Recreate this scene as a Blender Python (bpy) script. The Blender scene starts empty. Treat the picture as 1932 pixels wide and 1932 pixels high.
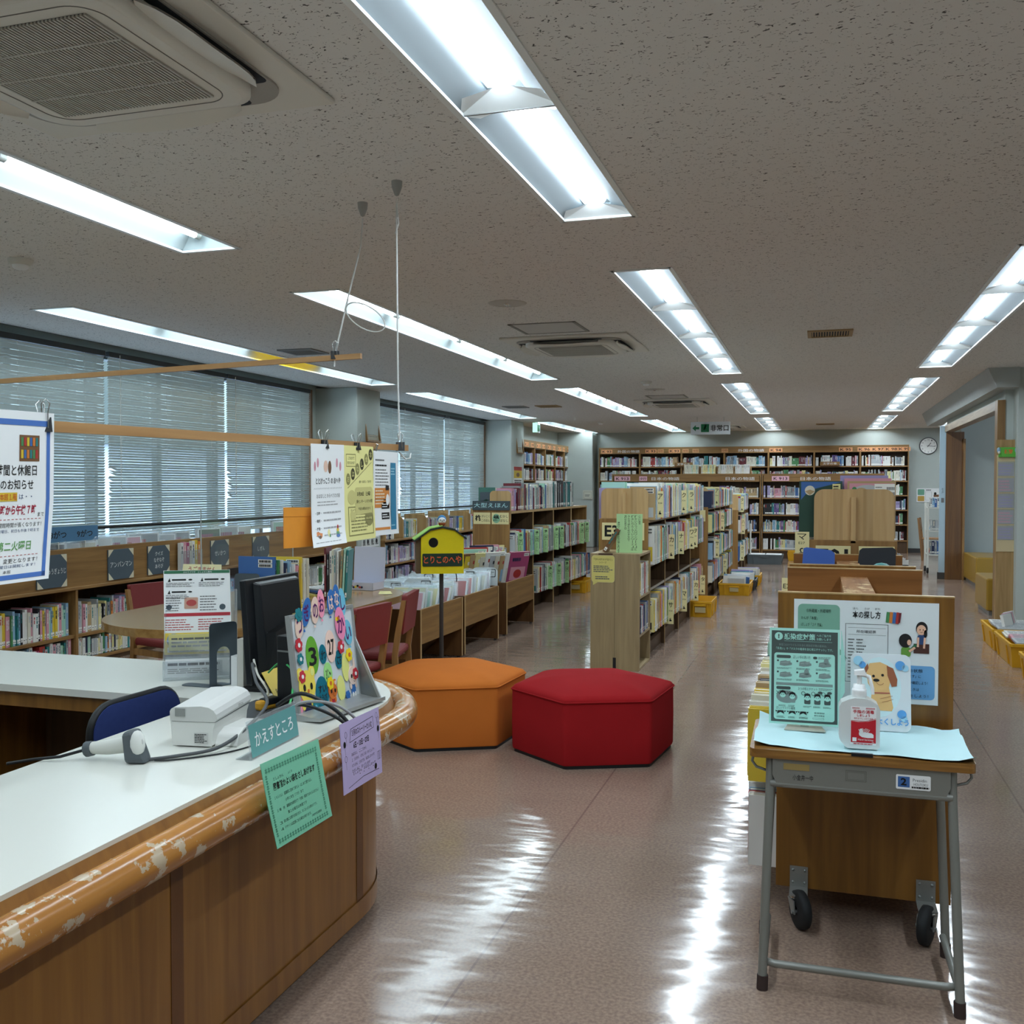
import bpy, bmesh, math, random
from mathutils import Matrix, Vector
R = random.Random(7)
sc = bpy.context.scene
COL = sc.collection

# ------------------------------------------------------------------ camera, world, exposure
def camera():
    yaw, pitch, roll = 0.303945, 0.027034, 0.001079
    cy, sy, cp, sp, cr, sr = math.cos(yaw), math.sin(yaw), math.cos(pitch), math.sin(pitch), math.cos(roll), math.sin(roll)
    fwd, right, up = Vector((-sy, cy, 0)), Vector((cy, sy, 0)), Vector((0, 0, 1))
    f2 = fwd * cp - up * sp
    u2 = up * cp + fwd * sp
    r3 = right * cr + u2 * sr
    u3 = u2 * cr - right * sr
    cam = bpy.data.cameras.new('camera')
    cam.sensor_width = 36.0
    cam.lens = 36.0 * 1850 / 1932
    cam.clip_start, cam.clip_end = 0.05, 200
    o = bpy.data.objects.new('camera', cam)
    COL.objects.link(o)
    m = Matrix((r3, u3, -f2)).transposed().to_4x4()
    m.translation = Vector((0, 0, 1.4))
    o.matrix_world = m
    sc.camera = o
camera()

w = bpy.data.worlds.new('world'); sc.world = w; w.use_nodes = True
nt = w.node_tree; nt.nodes.clear()
wo = nt.nodes.new('ShaderNodeOutputWorld'); bg = nt.nodes.new('ShaderNodeBackground')
bg.inputs[0].default_value = (0.62, 0.80, 1.0, 1); bg.inputs[1].default_value = 2.2
nt.links.new(bg.outputs[0], wo.inputs[0])

LAMP_LED, LAMP_TUBE = 13.0, 9.0
sc.view_settings.view_transform = 'Standard'
sc.view_settings.look = 'None'
sc.view_settings.exposure = 1.47
sc.view_settings.gamma = 1.0
sc.view_settings.use_curve_mapping = False
cy_ = sc.cycles
cy_.use_denoising = True
cy_.max_bounces = 7; cy_.diffuse_bounces = 4; cy_.glossy_bounces = 3; cy_.transmission_bounces = 4; cy_.transparent_max_bounces = 16
cy_.caustics_reflective = False; cy_.caustics_refractive = False
cy_.sample_clamp_indirect = 6.0

# ------------------------------------------------------------------ materials
def lin(c):
    if isinstance(c, str):
        c = [int(c[i:i + 2], 16) / 255 for i in (0, 2, 4)]
    return tuple(x / 12.92 if x <= 0.04045 else ((x + 0.055) / 1.055) ** 2.4 for x in c)
MATS = {}
def mat(name, col='ffffff', rough=0.6, spec=0.4, metal=0.0, emit=0.0, var=0.0, scale=8.0, bump=0.0, sheen=0.0):
    if name in MATS: return MATS[name]
    m = bpy.data.materials.new(name); m.use_nodes = True
    n = m.node_tree.nodes; l = m.node_tree.links
    b = n['Principled BSDF']; c = lin(col)
    b.inputs['Base Color'].default_value = (*c, 1); b.inputs['Roughness'].default_value = rough
    b.inputs['Specular IOR Level'].default_value = spec; b.inputs['Metallic'].default_value = metal
    if sheen: b.inputs['Sheen Weight'].default_value = sheen
    if emit:
        b.inputs['Emission Color'].default_value = (*c, 1); b.inputs['Emission Strength'].default_value = emit
    if var or bump:
        tc = n.new('ShaderNodeTexCoord'); no = n.new('ShaderNodeTexNoise'); no.inputs['Scale'].default_value = scale; no.inputs['Detail'].default_value = 4
        l.new(tc.outputs['Object'], no.inputs['Vector'])
        if var:
            mx = n.new('ShaderNodeMix'); mx.data_type = 'RGBA'
            mx.inputs[6].default_value = (*[x * (1 - var) for x in c], 1); mx.inputs[7].default_value = (*[min(1, x * (1 + var)) for x in c], 1)
            l.new(no.outputs[0], mx.inputs[0]); l.new(mx.outputs[2], b.inputs['Base Color'])
        if bump:
            bp = n.new('ShaderNodeBump'); bp.inputs['Strength'].default_value = bump; bp.inputs['Distance'].default_value = 0.01
            l.new(no.outputs[0], bp.inputs['Height']); l.new(bp.outputs[0], b.inputs['Normal'])
    MATS[name] = m
    return m
def wood(name, c1, c2, axis=2, rough=0.4, scale=1.0, spec=0.4, wear=None, blocks=0):
    """grain runs along AXIS of the object's own coordinates; wear = colour of chipped bare patches"""
    if name in MATS: return MATS[name]
    m = bpy.data.materials.new(name); m.use_nodes = True
    n = m.node_tree.nodes; l = m.node_tree.links; b = n['Principled BSDF']
    tc = n.new('ShaderNodeTexCoord'); mp = n.new('ShaderNodeMapping')
    s = [26 * scale] * 3; s[axis] = 1.6 * scale; mp.inputs['Scale'].default_value = s
    l.new(tc.outputs['Object'], mp.inputs['Vector'])
    no = n.new('ShaderNodeTexNoise'); no.inputs['Scale'].default_value = 1.0; no.inputs['Detail'].default_value = 5; no.inputs['Distortion'].default_value = 0.6
    l.new(mp.outputs[0], no.inputs['Vector'])
    cr = n.new('ShaderNodeValToRGB'); e = cr.color_ramp.elements
    e[0].position, e[1].position = 0.3, 0.72
    e[0].color, e[1].color = (*lin(c1), 1), (*lin(c2), 1)
    l.new(no.outputs[0], cr.inputs[0]); out = cr.outputs[0]
    if blocks:
        bt = n.new('ShaderNodeTexWhiteNoise'); bt.noise_dimensions = '3D'
        mv = n.new('ShaderNodeMapping'); sv = [1 / blocks] * 3; sv[axis] = 1 / (blocks * 7); mv.inputs['Scale'].default_value = sv
        fl = n.new('ShaderNodeVectorMath'); fl.operation = 'FLOOR'
        l.new(tc.outputs['Object'], mv.inputs[0]); l.new(mv.outputs[0], fl.inputs[0]); l.new(fl.outputs[0], bt.inputs[0])
        mx = n.new('ShaderNodeMix'); mx.data_type = 'RGBA'; mx.blend_type = 'MULTIPLY'; mx.inputs[0].default_value = 0.28
        l.new(out, mx.inputs[6]); l.new(bt.outputs[0], mx.inputs[7]); out = mx.outputs[2]
    if wear:
        n2 = n.new('ShaderNodeTexNoise'); n2.inputs['Scale'].default_value = 17; n2.inputs['Detail'].default_value = 7; n2.inputs['Roughness'].default_value = 0.62
        l.new(tc.outputs['Object'], n2.inputs['Vector'])
        r2 = n.new('ShaderNodeValToRGB'); r2.color_ramp.elements[0].position = 0.56; r2.color_ramp.elements[1].position = 0.575
        l.new(n2.outputs[0], r2.inputs[0])
        mx = n.new('ShaderNodeMix'); mx.data_type = 'RGBA'; mx.inputs[7].default_value = (*lin(wear), 1)
        l.new(r2.outputs[0], mx.inputs[0]); l.new(out, mx.inputs[6]); out = mx.outputs[2]
    l.new(out, b.inputs['Base Color'])
    b.inputs['Roughness'].default_value = rough; b.inputs['Specular IOR Level'].default_value = spec
    MATS[name] = m
    return m
def clear(name, tint=(1, 1, 1), refl=0.12, veil=0.08, rough=0.05):
    if name in MATS: return MATS[name]
    m = bpy.data.materials.new(name); m.use_nodes = True
    n = m.node_tree.nodes; l = m.node_tree.links; n.clear()
    o = n.new('ShaderNodeOutputMaterial'); t = n.new('ShaderNodeBsdfTransparent'); g = n.new('ShaderNodeBsdfGlossy'); d = n.new('ShaderNodeBsdfDiffuse')
    t.inputs[0].default_value = (*tint, 1); g.inputs['Roughness'].default_value = rough; d.inputs[0].default_value = (0.85, 0.88, 0.9, 1)
    m1 = n.new('ShaderNodeMixShader'); m1.inputs[0].default_value = refl; m2 = n.new('ShaderNodeMixShader'); m2.inputs[0].default_value = veil
    l.new(t.outputs[0], m1.inputs[1]); l.new(g.outputs[0], m1.inputs[2]); l.new(m1.outputs[0], m2.inputs[1]); l.new(d.outputs[0], m2.inputs[2]); l.new(m2.outputs[0], o.inputs[0])
    MATS[name] = m
    return m
def floor_mat():
    m = bpy.data.materials.new('vinyl_floor'); m.use_nodes = True
    n = m.node_tree.nodes; l = m.node_tree.links; b = n['Principled BSDF']
    tc = n.new('ShaderNodeTexCoord')
    a = n.new('ShaderNodeTexNoise'); a.inputs['Scale'].default_value = 90; a.inputs['Detail'].default_value = 6; l.new(tc.outputs['Object'], a.inputs['Vector'])
    c = n.new('ShaderNodeValToRGB'); e = c.color_ramp.elements; e[0].position, e[1].position = 0.36, 0.66
    e[0].color, e[1].color = (*lin('8d766a'), 1), (*lin('a8917f'), 1); l.new(a.outputs[0], c.inputs[0])
    g = n.new('ShaderNodeTexNoise'); g.inputs['Scale'].default_value = 1.3; g.inputs['Detail'].default_value = 5; l.new(tc.outputs['Object'], g.inputs['Vector'])
    mx = n.new('ShaderNodeMix'); mx.data_type = 'RGBA'; mx.blend_type = 'MULTIPLY'; mx.inputs[0].default_value = 0.22
    l.new(c.outputs[0], mx.inputs[6]); l.new(g.outputs[0], mx.inputs[7])
    # sheet seams every 1.8 m
    sx = n.new('ShaderNodeSeparateXYZ'); l.new(tc.outputs['Object'], sx.inputs[0])
    ad = n.new('ShaderNodeMath'); ad.operation = 'ADD'; ad.inputs[1].default_value = 0.95; l.new(sx.outputs[0], ad.inputs[0])
    md = n.new('ShaderNodeMath'); md.operation = 'PINGPONG'; md.inputs[1].default_value = 0.9; l.new(ad.outputs[0], md.inputs[0])
    lt = n.new('ShaderNodeMath'); lt.operation = 'LESS_THAN'; lt.inputs[1].default_value = 0.004; l.new(md.outputs[0], lt.inputs[0])
    m3 = n.new('ShaderNodeMix'); m3.data_type = 'RGBA'; m3.inputs[7].default_value = (*lin('6a5650'), 1)
    sc_ = n.new('ShaderNodeMath'); sc_.operation = 'MULTIPLY'; sc_.inputs[1].default_value = 0.6; l.new(lt.outputs[0], sc_.inputs[0])
    l.new(sc_.outputs[0], m3.inputs[0]); l.new(mx.outputs[2], m3.inputs[6]); l.new(m3.outputs[2], b.inputs['Base Color'])
    # hand-laid wax: gentle waves and patchy gloss
    wv = n.new('ShaderNodeTexNoise'); wv.inputs['Scale'].default_value = 1.0; wv.inputs['Detail'].default_value = 2.2; wm = n.new('ShaderNodeMapping'); wm.inputs['Scale'].default_value = (3.2, 7.5, 1); l.new(tc.outputs['Object'], wm.inputs[0]); l.new(wm.outputs[0], wv.inputs['Vector'])
    bp = n.new('ShaderNodeBump'); bp.inputs['Strength'].default_value = 0.30; bp.inputs['Distance'].default_value = 0.012
    l.new(wv.outputs[0], bp.inputs['Height']); l.new(bp.outputs[0], b.inputs['Normal'])
    rr = n.new('ShaderNodeMapRange'); rr.inputs[1].default_value = 0.3; rr.inputs[2].default_value = 0.7; rr.inputs[3].default_value = 0.07; rr.inputs[4].default_value = 0.19
    l.new(g.outputs[0], rr.inputs[0]); l.new(rr.outputs[0], b.inputs['Roughness'])
    b.inputs['Specular IOR Level'].default_value = 0.55
    return m
def ceiling_mat():
    m = bpy.data.materials.new('acoustic_board'); m.use_nodes = True
    n = m.node_tree.nodes; l = m.node_tree.links; b = n['Principled BSDF']
    tc = n.new('ShaderNodeTexCoord'); mp = n.new('ShaderNodeMapping'); mp.inputs['Scale'].default_value = (62, 95, 70); mp.inputs['Rotation'].default_value = (0, 0, 0.5)
    l.new(tc.outputs['Object'], mp.inputs[0])
    a = n.new('ShaderNodeTexNoise'); a.inputs['Scale'].default_value = 1.0; a.inputs['Detail'].default_value = 1.5; a.inputs['Distortion'].default_value = 1.2; l.new(mp.outputs[0], a.inputs['Vector'])
    c = n.new('ShaderNodeValToRGB'); e = c.color_ramp.elements; e[0].position, e[1].position = 0.31, 0.36
    e[0].color, e[1].color = (*lin('5a5a58'), 1), (*lin('e2e1de'), 1); l.new(a.outputs[0], c.inputs[0])
    l.new(c.outputs[0], b.inputs['Base Color']); b.inputs['Roughness'].default_value = 0.95; b.inputs['Specular IOR Level'].default_value = 0.1
    return m

# ------------------------------------------------------------------ mesh builder
TXT = {}
def text_mesh(s, bold=0.0):
    k = (s, bold)
    if k not in TXT:
        cu = bpy.data.curves.new('t', 'FONT'); cu.body = s; cu.resolution_u = 2; cu.offset = bold; cu.fill_mode = 'FRONT'
        o = bpy.data.objects.new('t', cu); COL.objects.link(o)
        me = bpy.data.meshes.new_from_object(o)
        v = [(p.co.x, p.co.y) for p in me.vertices]; f = [tuple(p.vertices) for p in me.polygons]
        nz = [p.normal.z for p in me.polygons]
        f = [q if z >= 0 else q[::-1] for q, z in zip(f, nz)]
        x0 = min(p[0] for p in v); x1 = max(p[0] for p in v); y0 = min(p[1] for p in v); y1 = max(p[1] for p in v)
        TXT[k] = ([((a - x0) / (x1 - x0), (b - y0) / (y1 - y0)) for a, b in v], f, (x1 - x0) / (y1 - y0))
        bpy.data.objects.remove(o); bpy.data.curves.remove(cu); bpy.data.meshes.remove(me)
    return TXT[k]
V3 = Vector
class MB:
    def __init__(s): s.v, s.f, s.mi, s.sm, s.mats, s.xf = [], [], [], [], [], None
    def slot(s, m):
        if m not in s.mats: s.mats.append(m)
        return s.mats.index(m)
    def add(s, vs, fs, m, smooth=False):
        b = len(s.v); k = s.slot(m)
        s.v += [tuple(s.xf @ V3(p)) for p in vs] if s.xf is not None else [tuple(p) for p in vs]
        for q in fs:
            s.f.append(tuple(i + b for i in q)); s.mi.append(k); s.sm.append(smooth)
        return s
    def box(s, x0, y0, z0, x1, y1, z1, m):
        if x0 > x1: x0, x1 = x1, x0
        if y0 > y1: y0, y1 = y1, y0
        if z0 > z1: z0, z1 = z1, z0
        return s.add([(x0, y0, z0), (x1, y0, z0), (x1, y1, z0), (x0, y1, z0), (x0, y0, z1), (x1, y0, z1), (x1, y1, z1), (x0, y1, z1)],
                     [(0, 3, 2, 1), (4, 5, 6, 7), (0, 1, 5, 4), (1, 2, 6, 5), (2, 3, 7, 6), (3, 0, 4, 7)], m)
    def hexa(s, p, m):                     # eight corners, bottom ring then top ring (counter-clockwise seen from above)
        return s.add(p, [(0, 3, 2, 1), (4, 5, 6, 7), (0, 1, 5, 4), (1, 2, 6, 5), (2, 3, 7, 6), (3, 0, 4, 7)], m)
    def poly(s, pts, m): return s.add(pts, [tuple(range(len(pts)))], m)
    def prism(s, pts, d, m, smooth=False):  # closed outline pts (3-D) pushed along d
        n = len(pts); d = V3(d); a = [V3(p) for p in pts]
        nrm = V3((0, 0, 0))
        for i in range(n): nrm += a[i].cross(a[(i + 1) % n])
        if nrm.dot(d) > 0: a.reverse()
        s.add(a + [p + d for p in a], [tuple(range(n)), tuple(range(2 * n - 1, n - 1, -1))], m)
        s.add(a + [p + d for p in a], [(i, n + i, n + (i + 1) % n, (i + 1) % n) for i in range(n)], m, smooth)
        return s
    def tube(s, pts, r, m, n=8, closed=False):
        P = [V3(p) for p in pts]; N = len(P); vs, fs = [], []
        t0 = (P[1] - P[0]).normalized(); up = V3((0, 0, 1)) if abs(t0.z) < 0.9 else V3((1, 0, 0))
        u = t0.cross(up).normalized()
        rr = r if isinstance(r, (list, tuple)) else [r] * N
        for i in range(N):
            t = (P[(i + 1) % N] - P[i - 1]) if closed else (P[min(i + 1, N - 1)] - P[max(i - 1, 0)])
            t.normalize(); u = (u - t * u.dot(t)).normalized(); w_ = t.cross(u)
            for k in range(n):
                a = 2 * math.pi * k / n
                vs.append(P[i] + (u * math.cos(a) + w_ * math.sin(a)) * rr[i])
        M_ = N if closed else N - 1
        for i in range(M_):
            j = (i + 1) % N
            for k in range(n): fs.append((i * n + k, i * n + (k + 1) % n, j * n + (k + 1) % n, j * n + k))
        s.add(vs, fs, m, True)
        if not closed:
            s.add(vs[:n], [tuple(range(n - 1, -1, -1))], m); s.add(vs[-n:], [tuple(range(n))], m)
        return s
    def cyl(s, a, b, r, m, n=16): return s.tube([a, b], r, m, n)
    def lathe(s, prof, c, m, n=24, ax='z'):
        vs, fs = [], []
        for r, z in prof:
            for k in range(n):
                a = 2 * math.pi * k / n; x, y = r * math.cos(a), r * math.sin(a)
                p = {'z': (x, y, z), 'y': (x, z, -y), 'x': (z, x, y)}[ax]
                vs.append((c[0] + p[0], c[1] + p[1], c[2] + p[2]))
        for i in range(len(prof) - 1):
            for k in range(n): fs.append((i * n + k, i * n + (k + 1) % n, (i + 1) * n + (k + 1) % n, (i + 1) * n + k))
        s.add(vs, fs, m, True)
        return s
    def ball(s, c, r, m, n=14):
        r = r if isinstance(r, (tuple, list)) else (r, r, r); k = n // 2
        b = MB(); b.lathe([(math.sin(math.pi * i / k), -math.cos(math.pi * i / k)) for i in range(k + 1)], (0, 0, 0), m, n)
        s.add([(c[0] + x * r[0], c[1] + y * r[1], c[2] + z * r[2]) for x, y, z in b.v], b.f, m, True)
        return s
    def build(s, name, parent=None, loc=None, rz=0, bevel=0, seg=2, label=None, kind=None, rot=None):
        me = bpy.data.meshes.new(name); me.from_pydata(s.v, [], s.f)
        for m in s.mats: me.materials.append(m)
        me.polygons.foreach_set('material_index', s.mi); me.polygons.foreach_set('use_smooth', s.sm); me.update()
        o = bpy.data.objects.new(name, me); COL.objects.link(o)
        if parent is not None: o.parent = parent
        if loc is not None: o.location = loc
        if rot is not None: o.rotation_euler = rot
        elif rz: o.rotation_euler = (0, 0, rz)
        if bevel:
            b = o.modifiers.new('soft_edges', 'BEVEL'); b.width = bevel; b.segments = seg; b.limit_method = 'ANGLE'; b.angle_limit = math.radians(40)
        if label: o['label'] = label
        if kind: o['kind'] = kind
        return o
LAY = 0.0006
class Sheet:
    """prints flat shapes on a plane: origin o, right u, up v (metres); every call lies a hair above the one before"""
    def __init__(s, mb, o, u, v, k=1, step=LAY):
        s.mb, s.o, s.u, s.v = mb, V3(o), V3(u).normalized(), V3(v).normalized(); s.n = s.u.cross(s.v); s.k = k; s.step = step
    def P(s, x, y, k=None): return s.o + s.u * x + s.v * y + s.n * (s.step * (s.k if k is None else k))
    def poly(s, pts, m, k=None): s.mb.poly([s.P(x, y, k) for x, y in pts], m)
    def rect(s, x, y, w, h, m, k=None): s.poly([(x, y), (x + w, y), (x + w, y + h), (x, y + h)], m, k)
    def ell(s, x, y, rx, ry, m, k=None, n=20): s.poly([(x + rx * math.cos(2 * math.pi * i / n), y + ry * math.sin(2 * math.pi * i / n)) for i in range(n)], m, k)
    def rrect(s, x, y, w, h, r, m, k=None): s.poly(rr_pts(x, y, w, h, r), m, k)
    def frame(s, x, y, w, h, t, m, k=None):
        for a in ((x, y, w, t), (x, y + h - t, w, t), (x, y, t, h), (x + w - t, y, t, h)): s.rect(*a, m, k)
    def text(s, t, x, y, w, h, m, k=None, bold=0.0):   # fitted into the box
        v, f, _ = text_mesh(t, bold)
        s.mb.add([s.P(x + a * w, y + b * h, k) for a, b in v], f, m)
    def vtext(s, t, x, y, w, h, m, k=None, bold=0.0):  # upright column of characters, top to bottom
        n = len(t)
        for i, ch in enumerate(t):
            if ch == ' ': continue
            c = h / n; q = 0.86
            if ch in 'ー':
                s.rect(x + w * 0.42, y + h - c * (i + 0.93), w * 0.16, c * 0.86, m, k); continue
            s.text(ch, x + w * 0.07, y + h - c * (i + 0.93), w * q, c * q, m, k, bold)
    def lines(s, x, y, w, h, n, m, k=None, fill=0.5, rnd=0.3, words=True):   # rows of print too small to read
        for i in range(n):
            yy = y + h - h / n * (i + 0.5 + fill / 2); L = w * (1 - R.random() * rnd); a = 0
            while a < L:
                q = min(L - a, w * R.uniform(0.06, 0.2) if words else L)
                s.rect(x + a, yy, q, h / n * fill, m, k); a += q + w * 0.02
    def line(s, a, b, t, m, k=None):
        a, b = Vector(a), Vector(b); d = (b - a).normalized(); q = Vector((-d.y, d.x)) * t / 2
        s.poly([tuple(a - q), tuple(b - q), tuple(b + q), tuple(a + q)], m, k)
    def arc(s, x, y, r, a0, a1, t, m, k=None, n=12, ry=None):
        ry = ry or r
        p = [(math.radians(a0 + (a1 - a0) * i / n)) for i in range(n + 1)]
        for i in range(n):
            a, b = p[i], p[i + 1]
            s.poly([(x + (r - t) * math.cos(a), y + (ry - t) * math.sin(a)), (x + r * math.cos(a), y + ry * math.sin(a)), (x + r * math.cos(b), y + ry * math.sin(b)), (x + (r - t) * math.cos(b), y + (ry - t) * math.sin(b))], m, k)
def rr_pts(x, y, w, h, r, n=5):
    p = []
    for cx, cy, a0 in ((x + w - r, y + r, -90), (x + w - r, y + h - r, 0), (x + r, y + h - r, 90), (x + r, y + r, 180)):
        for i in range(n + 1):
            a = math.radians(a0 + 90 * i / n); p.append((cx + r * math.cos(a), cy + r * math.sin(a)))
    return p
def empty(name, loc=(0, 0, 0), rz=0):
    o = bpy.data.objects.new(name, None); o.empty_display_size = 0.1; COL.objects.link(o); o.location = loc; o.rotation_euler = (0, 0, rz)
    return o
def tag(o, label, cat, group=None, kind=None):
    o['label'] = label; o['category'] = cat
    if group: o['group'] = group
    if kind: o['kind'] = kind
    return o
def struct(o): o['kind'] = 'structure'; return o
def copy_tree(o, loc, rz=None, label=None):
    c = o.copy(); COL.objects.link(c); c.location = loc
    if rz is not None: c.rotation_euler = (0, 0, rz)
    if label: c['label'] = label
    for ch in list(o.children):
        d = ch.copy(); COL.objects.link(d); d.parent = c
        for g in list(ch.children):
            e = g.copy(); COL.objects.link(e); e.parent = d
    return c
ORD = ['first', 'second', 'third', 'fourth', 'fifth', 'sixth', 'seventh', 'eighth', 'ninth', 'tenth', 'eleventh', 'twelfth', 'thirteenth', 'fourteenth', 'fifteenth', 'sixteenth', 'seventeenth', 'eighteenth', 'nineteenth', 'twentieth']
def ordn(i):
    i += 1
    if i <= 20: return ORD[i - 1]
    t = {2: 'twenty', 3: 'thirty', 4: 'forty', 5: 'fifty', 6: 'sixty'}[i // 10]
    return t + '-' + ORD[i % 10 - 1] if i % 10 else t[:-1] + 'ieth'

WHITE = mat('white_paper', 'eef0f0', 0.7); BLACK = mat('black_ink', '141414', 0.6); INK = mat('grey_ink', '6a6a6a', 0.7)
OAK = wood('oak_board', '7d5b34', 'a07a48', 2); OAKH = wood('oak_board_level', '7d5b34', 'a07a48', 1); OAKX = wood('oak_board_across', '7d5b34', 'a07a48', 0)
EDGE = wood('pale_oak_edge', 'a98a5c', 'bfa070', 2); DARKIN = wood('brown_shelf_inside', '4a3622', '5d452c', 2, rough=0.6)
TEAK = wood('orange_teak', '6b3f1b', '8a5527', 2, rough=0.32); BEECH = wood('beech_strips', 'c09a64', 'd8b684', 2, rough=0.45, blocks=0.05)
ASH = wood('pale_ash_laminate', '93805f', 'a8946e', 2, rough=0.5, scale=1.4)
GREYWALL = mat('painted_plaster', 'bcc4bf', 0.9, 0.15, var=0.06, scale=3)
STEEL = mat('grey_steel', '8b8f8d', 0.35, 0.5, 0.6); CHROME = mat('chrome', 'd0d2d2', 0.18, 0.5, 1.0); BLK = mat('black_plastic', '15171a', 0.45)
OFFW = mat('offwhite_plastic', 'd6d4cc', 0.5); YEL = mat('yellow_crate', 'd8a31e', 0.45, var=0.08, scale=12); CREAM = mat('cream_card', 'e6dba4', 0.7)
SLATE = mat('slate_card', '4d5a63', 0.8); TEAL = mat('teal_card', '5f9a98', 0.5); LGREEN = mat('pale_green_card', 'b4dca0', 0.7); MINT = mat('mint_paper', '8adbb8', 0.7)
# ================================================================== SETTING
H = 2.607
b = MB(); b.poly([(-6.3, -3.2, 0), (5.2, -3.2, 0), (5.2, 24.2, 0), (-6.3, 24.2, 0)], floor_mat()); struct(b.build('floor'))
# recessed openings: (x0, x1, y0, y1, type)
LED, TUBE = 'led', 'tube'
YS = [(-0.96, 4.373), (5.47, 10.80), (11.80, 16.93), (17.92, 22.05)]
ROWS = [(-1.13, -0.798, LED), (0.94, 1.268, LED), (-3.165, -2.83, TUBE), (-5.17, -4.83, TUBE)]
FIX = [(x0, x1, y0, y1, t) for x0, x1, t in ROWS for y0, y1 in YS] + [(2.25, 2.58, 17.0, 21.4, LED)]  # last opening is for the added, unseen fixture
xs = sorted({-5.86, 5.2} | {v for r in ROWS for v in r[:2]} | {2.25, 2.58}); ys = sorted({-3.2, 22.3} | {v for r in YS for v in r} | {17.0, 21.4})
b = MB(); cm = ceiling_mat()
for i in range(len(xs) - 1):
    for j in range(len(ys) - 1):
        mx, my = (xs[i] + xs[i + 1]) / 2, (ys[j] + ys[j + 1]) / 2
        if any(f[0] < mx < f[1] and f[2] < my < f[3] for f in FIX): continue
        b.poly([(xs[i], ys[j], H), (xs[i], ys[j + 1], H), (xs[i + 1], ys[j + 1], H), (xs[i + 1], ys[j], H)], cm)
b.box(-6.3, -3.2, 2.85, 5.2, 24.2, 2.95, GREYWALL); b.box(-5.86, -3.2, H, -5.84, 18.2, 2.85, mat('curtain_box', '5a5d5c', 0.8))
struct(b.build('ceiling'))
b = MB()   # window wall: parapet, lintel, solid bits beside the columns
b.box(-6.2, -3.2, 0, -6.0, 22.3, 0.74, GREYWALL); b.box(-6.2, -3.2, 2.56, -6.0, 22.3, 2.85, GREYWALL)
for y0, y1 in ((-3.2, 5.2), (10.68, 11.66), (17.16, 22.3)): b.box(-6.2, y0, 0.74, -6.0, y1, 2.56, GREYWALL)
b.box(-6.0, 18.0, 0, -5.72, 22.3, H, GREYWALL)
struct(b.build('wall_left'))
b = MB(); b.box(-6.3, 22.17, 0, 5.2, 22.35, 2.85, GREYWALL); struct(b.build('wall_back'))
b = MB(); b.box(-6.3, -3.3, 0, 5.2, -3.1, 2.85, GREYWALL); struct(b.build('wall_rear'))
b = MB(); b.box(3.2, -3.2, 0, 3.35, 11.15, 2.85, GREYWALL); b.box(1.925, 11.1, 0, 3.35, 11.5, 2.85, GREYWALL)
b.box(1.86, 11.5, 2.30, 1.98, 15.95, H, GREYWALL)
b.box(2.045, 16.3, 0, 2.72, 16.45, 2.85, GREYWALL); b.box(5.05, 11.0, 0, 5.2, 22.2, 2.85, GREYWALL)
b.box(1.86, 15.95, 2.30, 2.045, 16.45, H, GREYWALL)
struct(b.build('wall_right'))
b = MB(); b.prism([(1.63, 11.05, H), (1.72, 11.05, 2.405), (1.925, 11.05, 2.405), (1.925, 11.05, H)], (0, 6.8, 0), mat('painted_soffit', 'b4bab8', 0.9, 0.15, var=0.05)); struct(b.build('trim_1', label='sloped plaster soffit box above the doorway'))
for i, (y0, y1, x1) in enumerate(((10.95, 11.62, -5.43), (17.2, 18.0, -5.41))):
    b = MB(); b.box(-6.1, y0, 0, x1, y1, H, GREYWALL); struct(b.build('column_%d' % (i + 1), bevel=0.012))
b = MB(); b.box(-5.72, 21.7, 0, -4.9, 22.3, H, GREYWALL); struct(b.build('column_3', bevel=0.015))
b = MB(); b.box(1.76, 22.12, 0, 3.2, 22.17, 0.09, mat('dark_base', '3b3a38', 0.5)); struct(b.build('baseboard_back'))
# doorway woodwork in the right wall
TR = wood('door_timber', '5d4026', '76532f', 2, rough=0.4)
b = MB(); b.box(1.78, 11.5, 2.205, 1.9, 15.95, 2.30, wood('door_head', '7a6650', 'a89880', 1)); b.box(1.77, 11.34, 0, 1.845, 11.5, 2.30, wood('jamb_oak', '7d5f3c', '99784e', 2)); b.box(1.845, 11.36, 0, 1.925, 11.5, 2.5, GREYWALL); struct(b.build('trim_2', label='pale timber door head and near jamb'))
b = MB(); b.box(1.814, 15.94, 0, 2.045, 16.3, 2.205, TR); b.box(2.03, 15.9, 0, 2.06, 15.96, 2.1, OAK); struct(b.build('door_1'))
b = MB(); b.box(1.716, 15.97, 0.1, 1.80, 16.01, 2.3, mat('pale_blue_enamel', 'a9bfc9', 0.3)); b.box(1.70, 15.96, 0, 1.814, 16.02, 0.1, mat('dark_base', '3b3a38')); b.box(1.80, 15.95, 0, 1.814, 16.02, 2.3, TR)
s = Sheet(b, (1.716, 15.97, 0), (1, 0, 0), (0, 0, 1)); s.vtext('引戸', 0.03, 1.28, 0.03, 0.09, BLACK); s.rect(0.025, 1.15, 0.04, 0.07, INK)
struct(b.build('door_2', label='pale blue sliding door leaf end at the doorway'))

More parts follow.
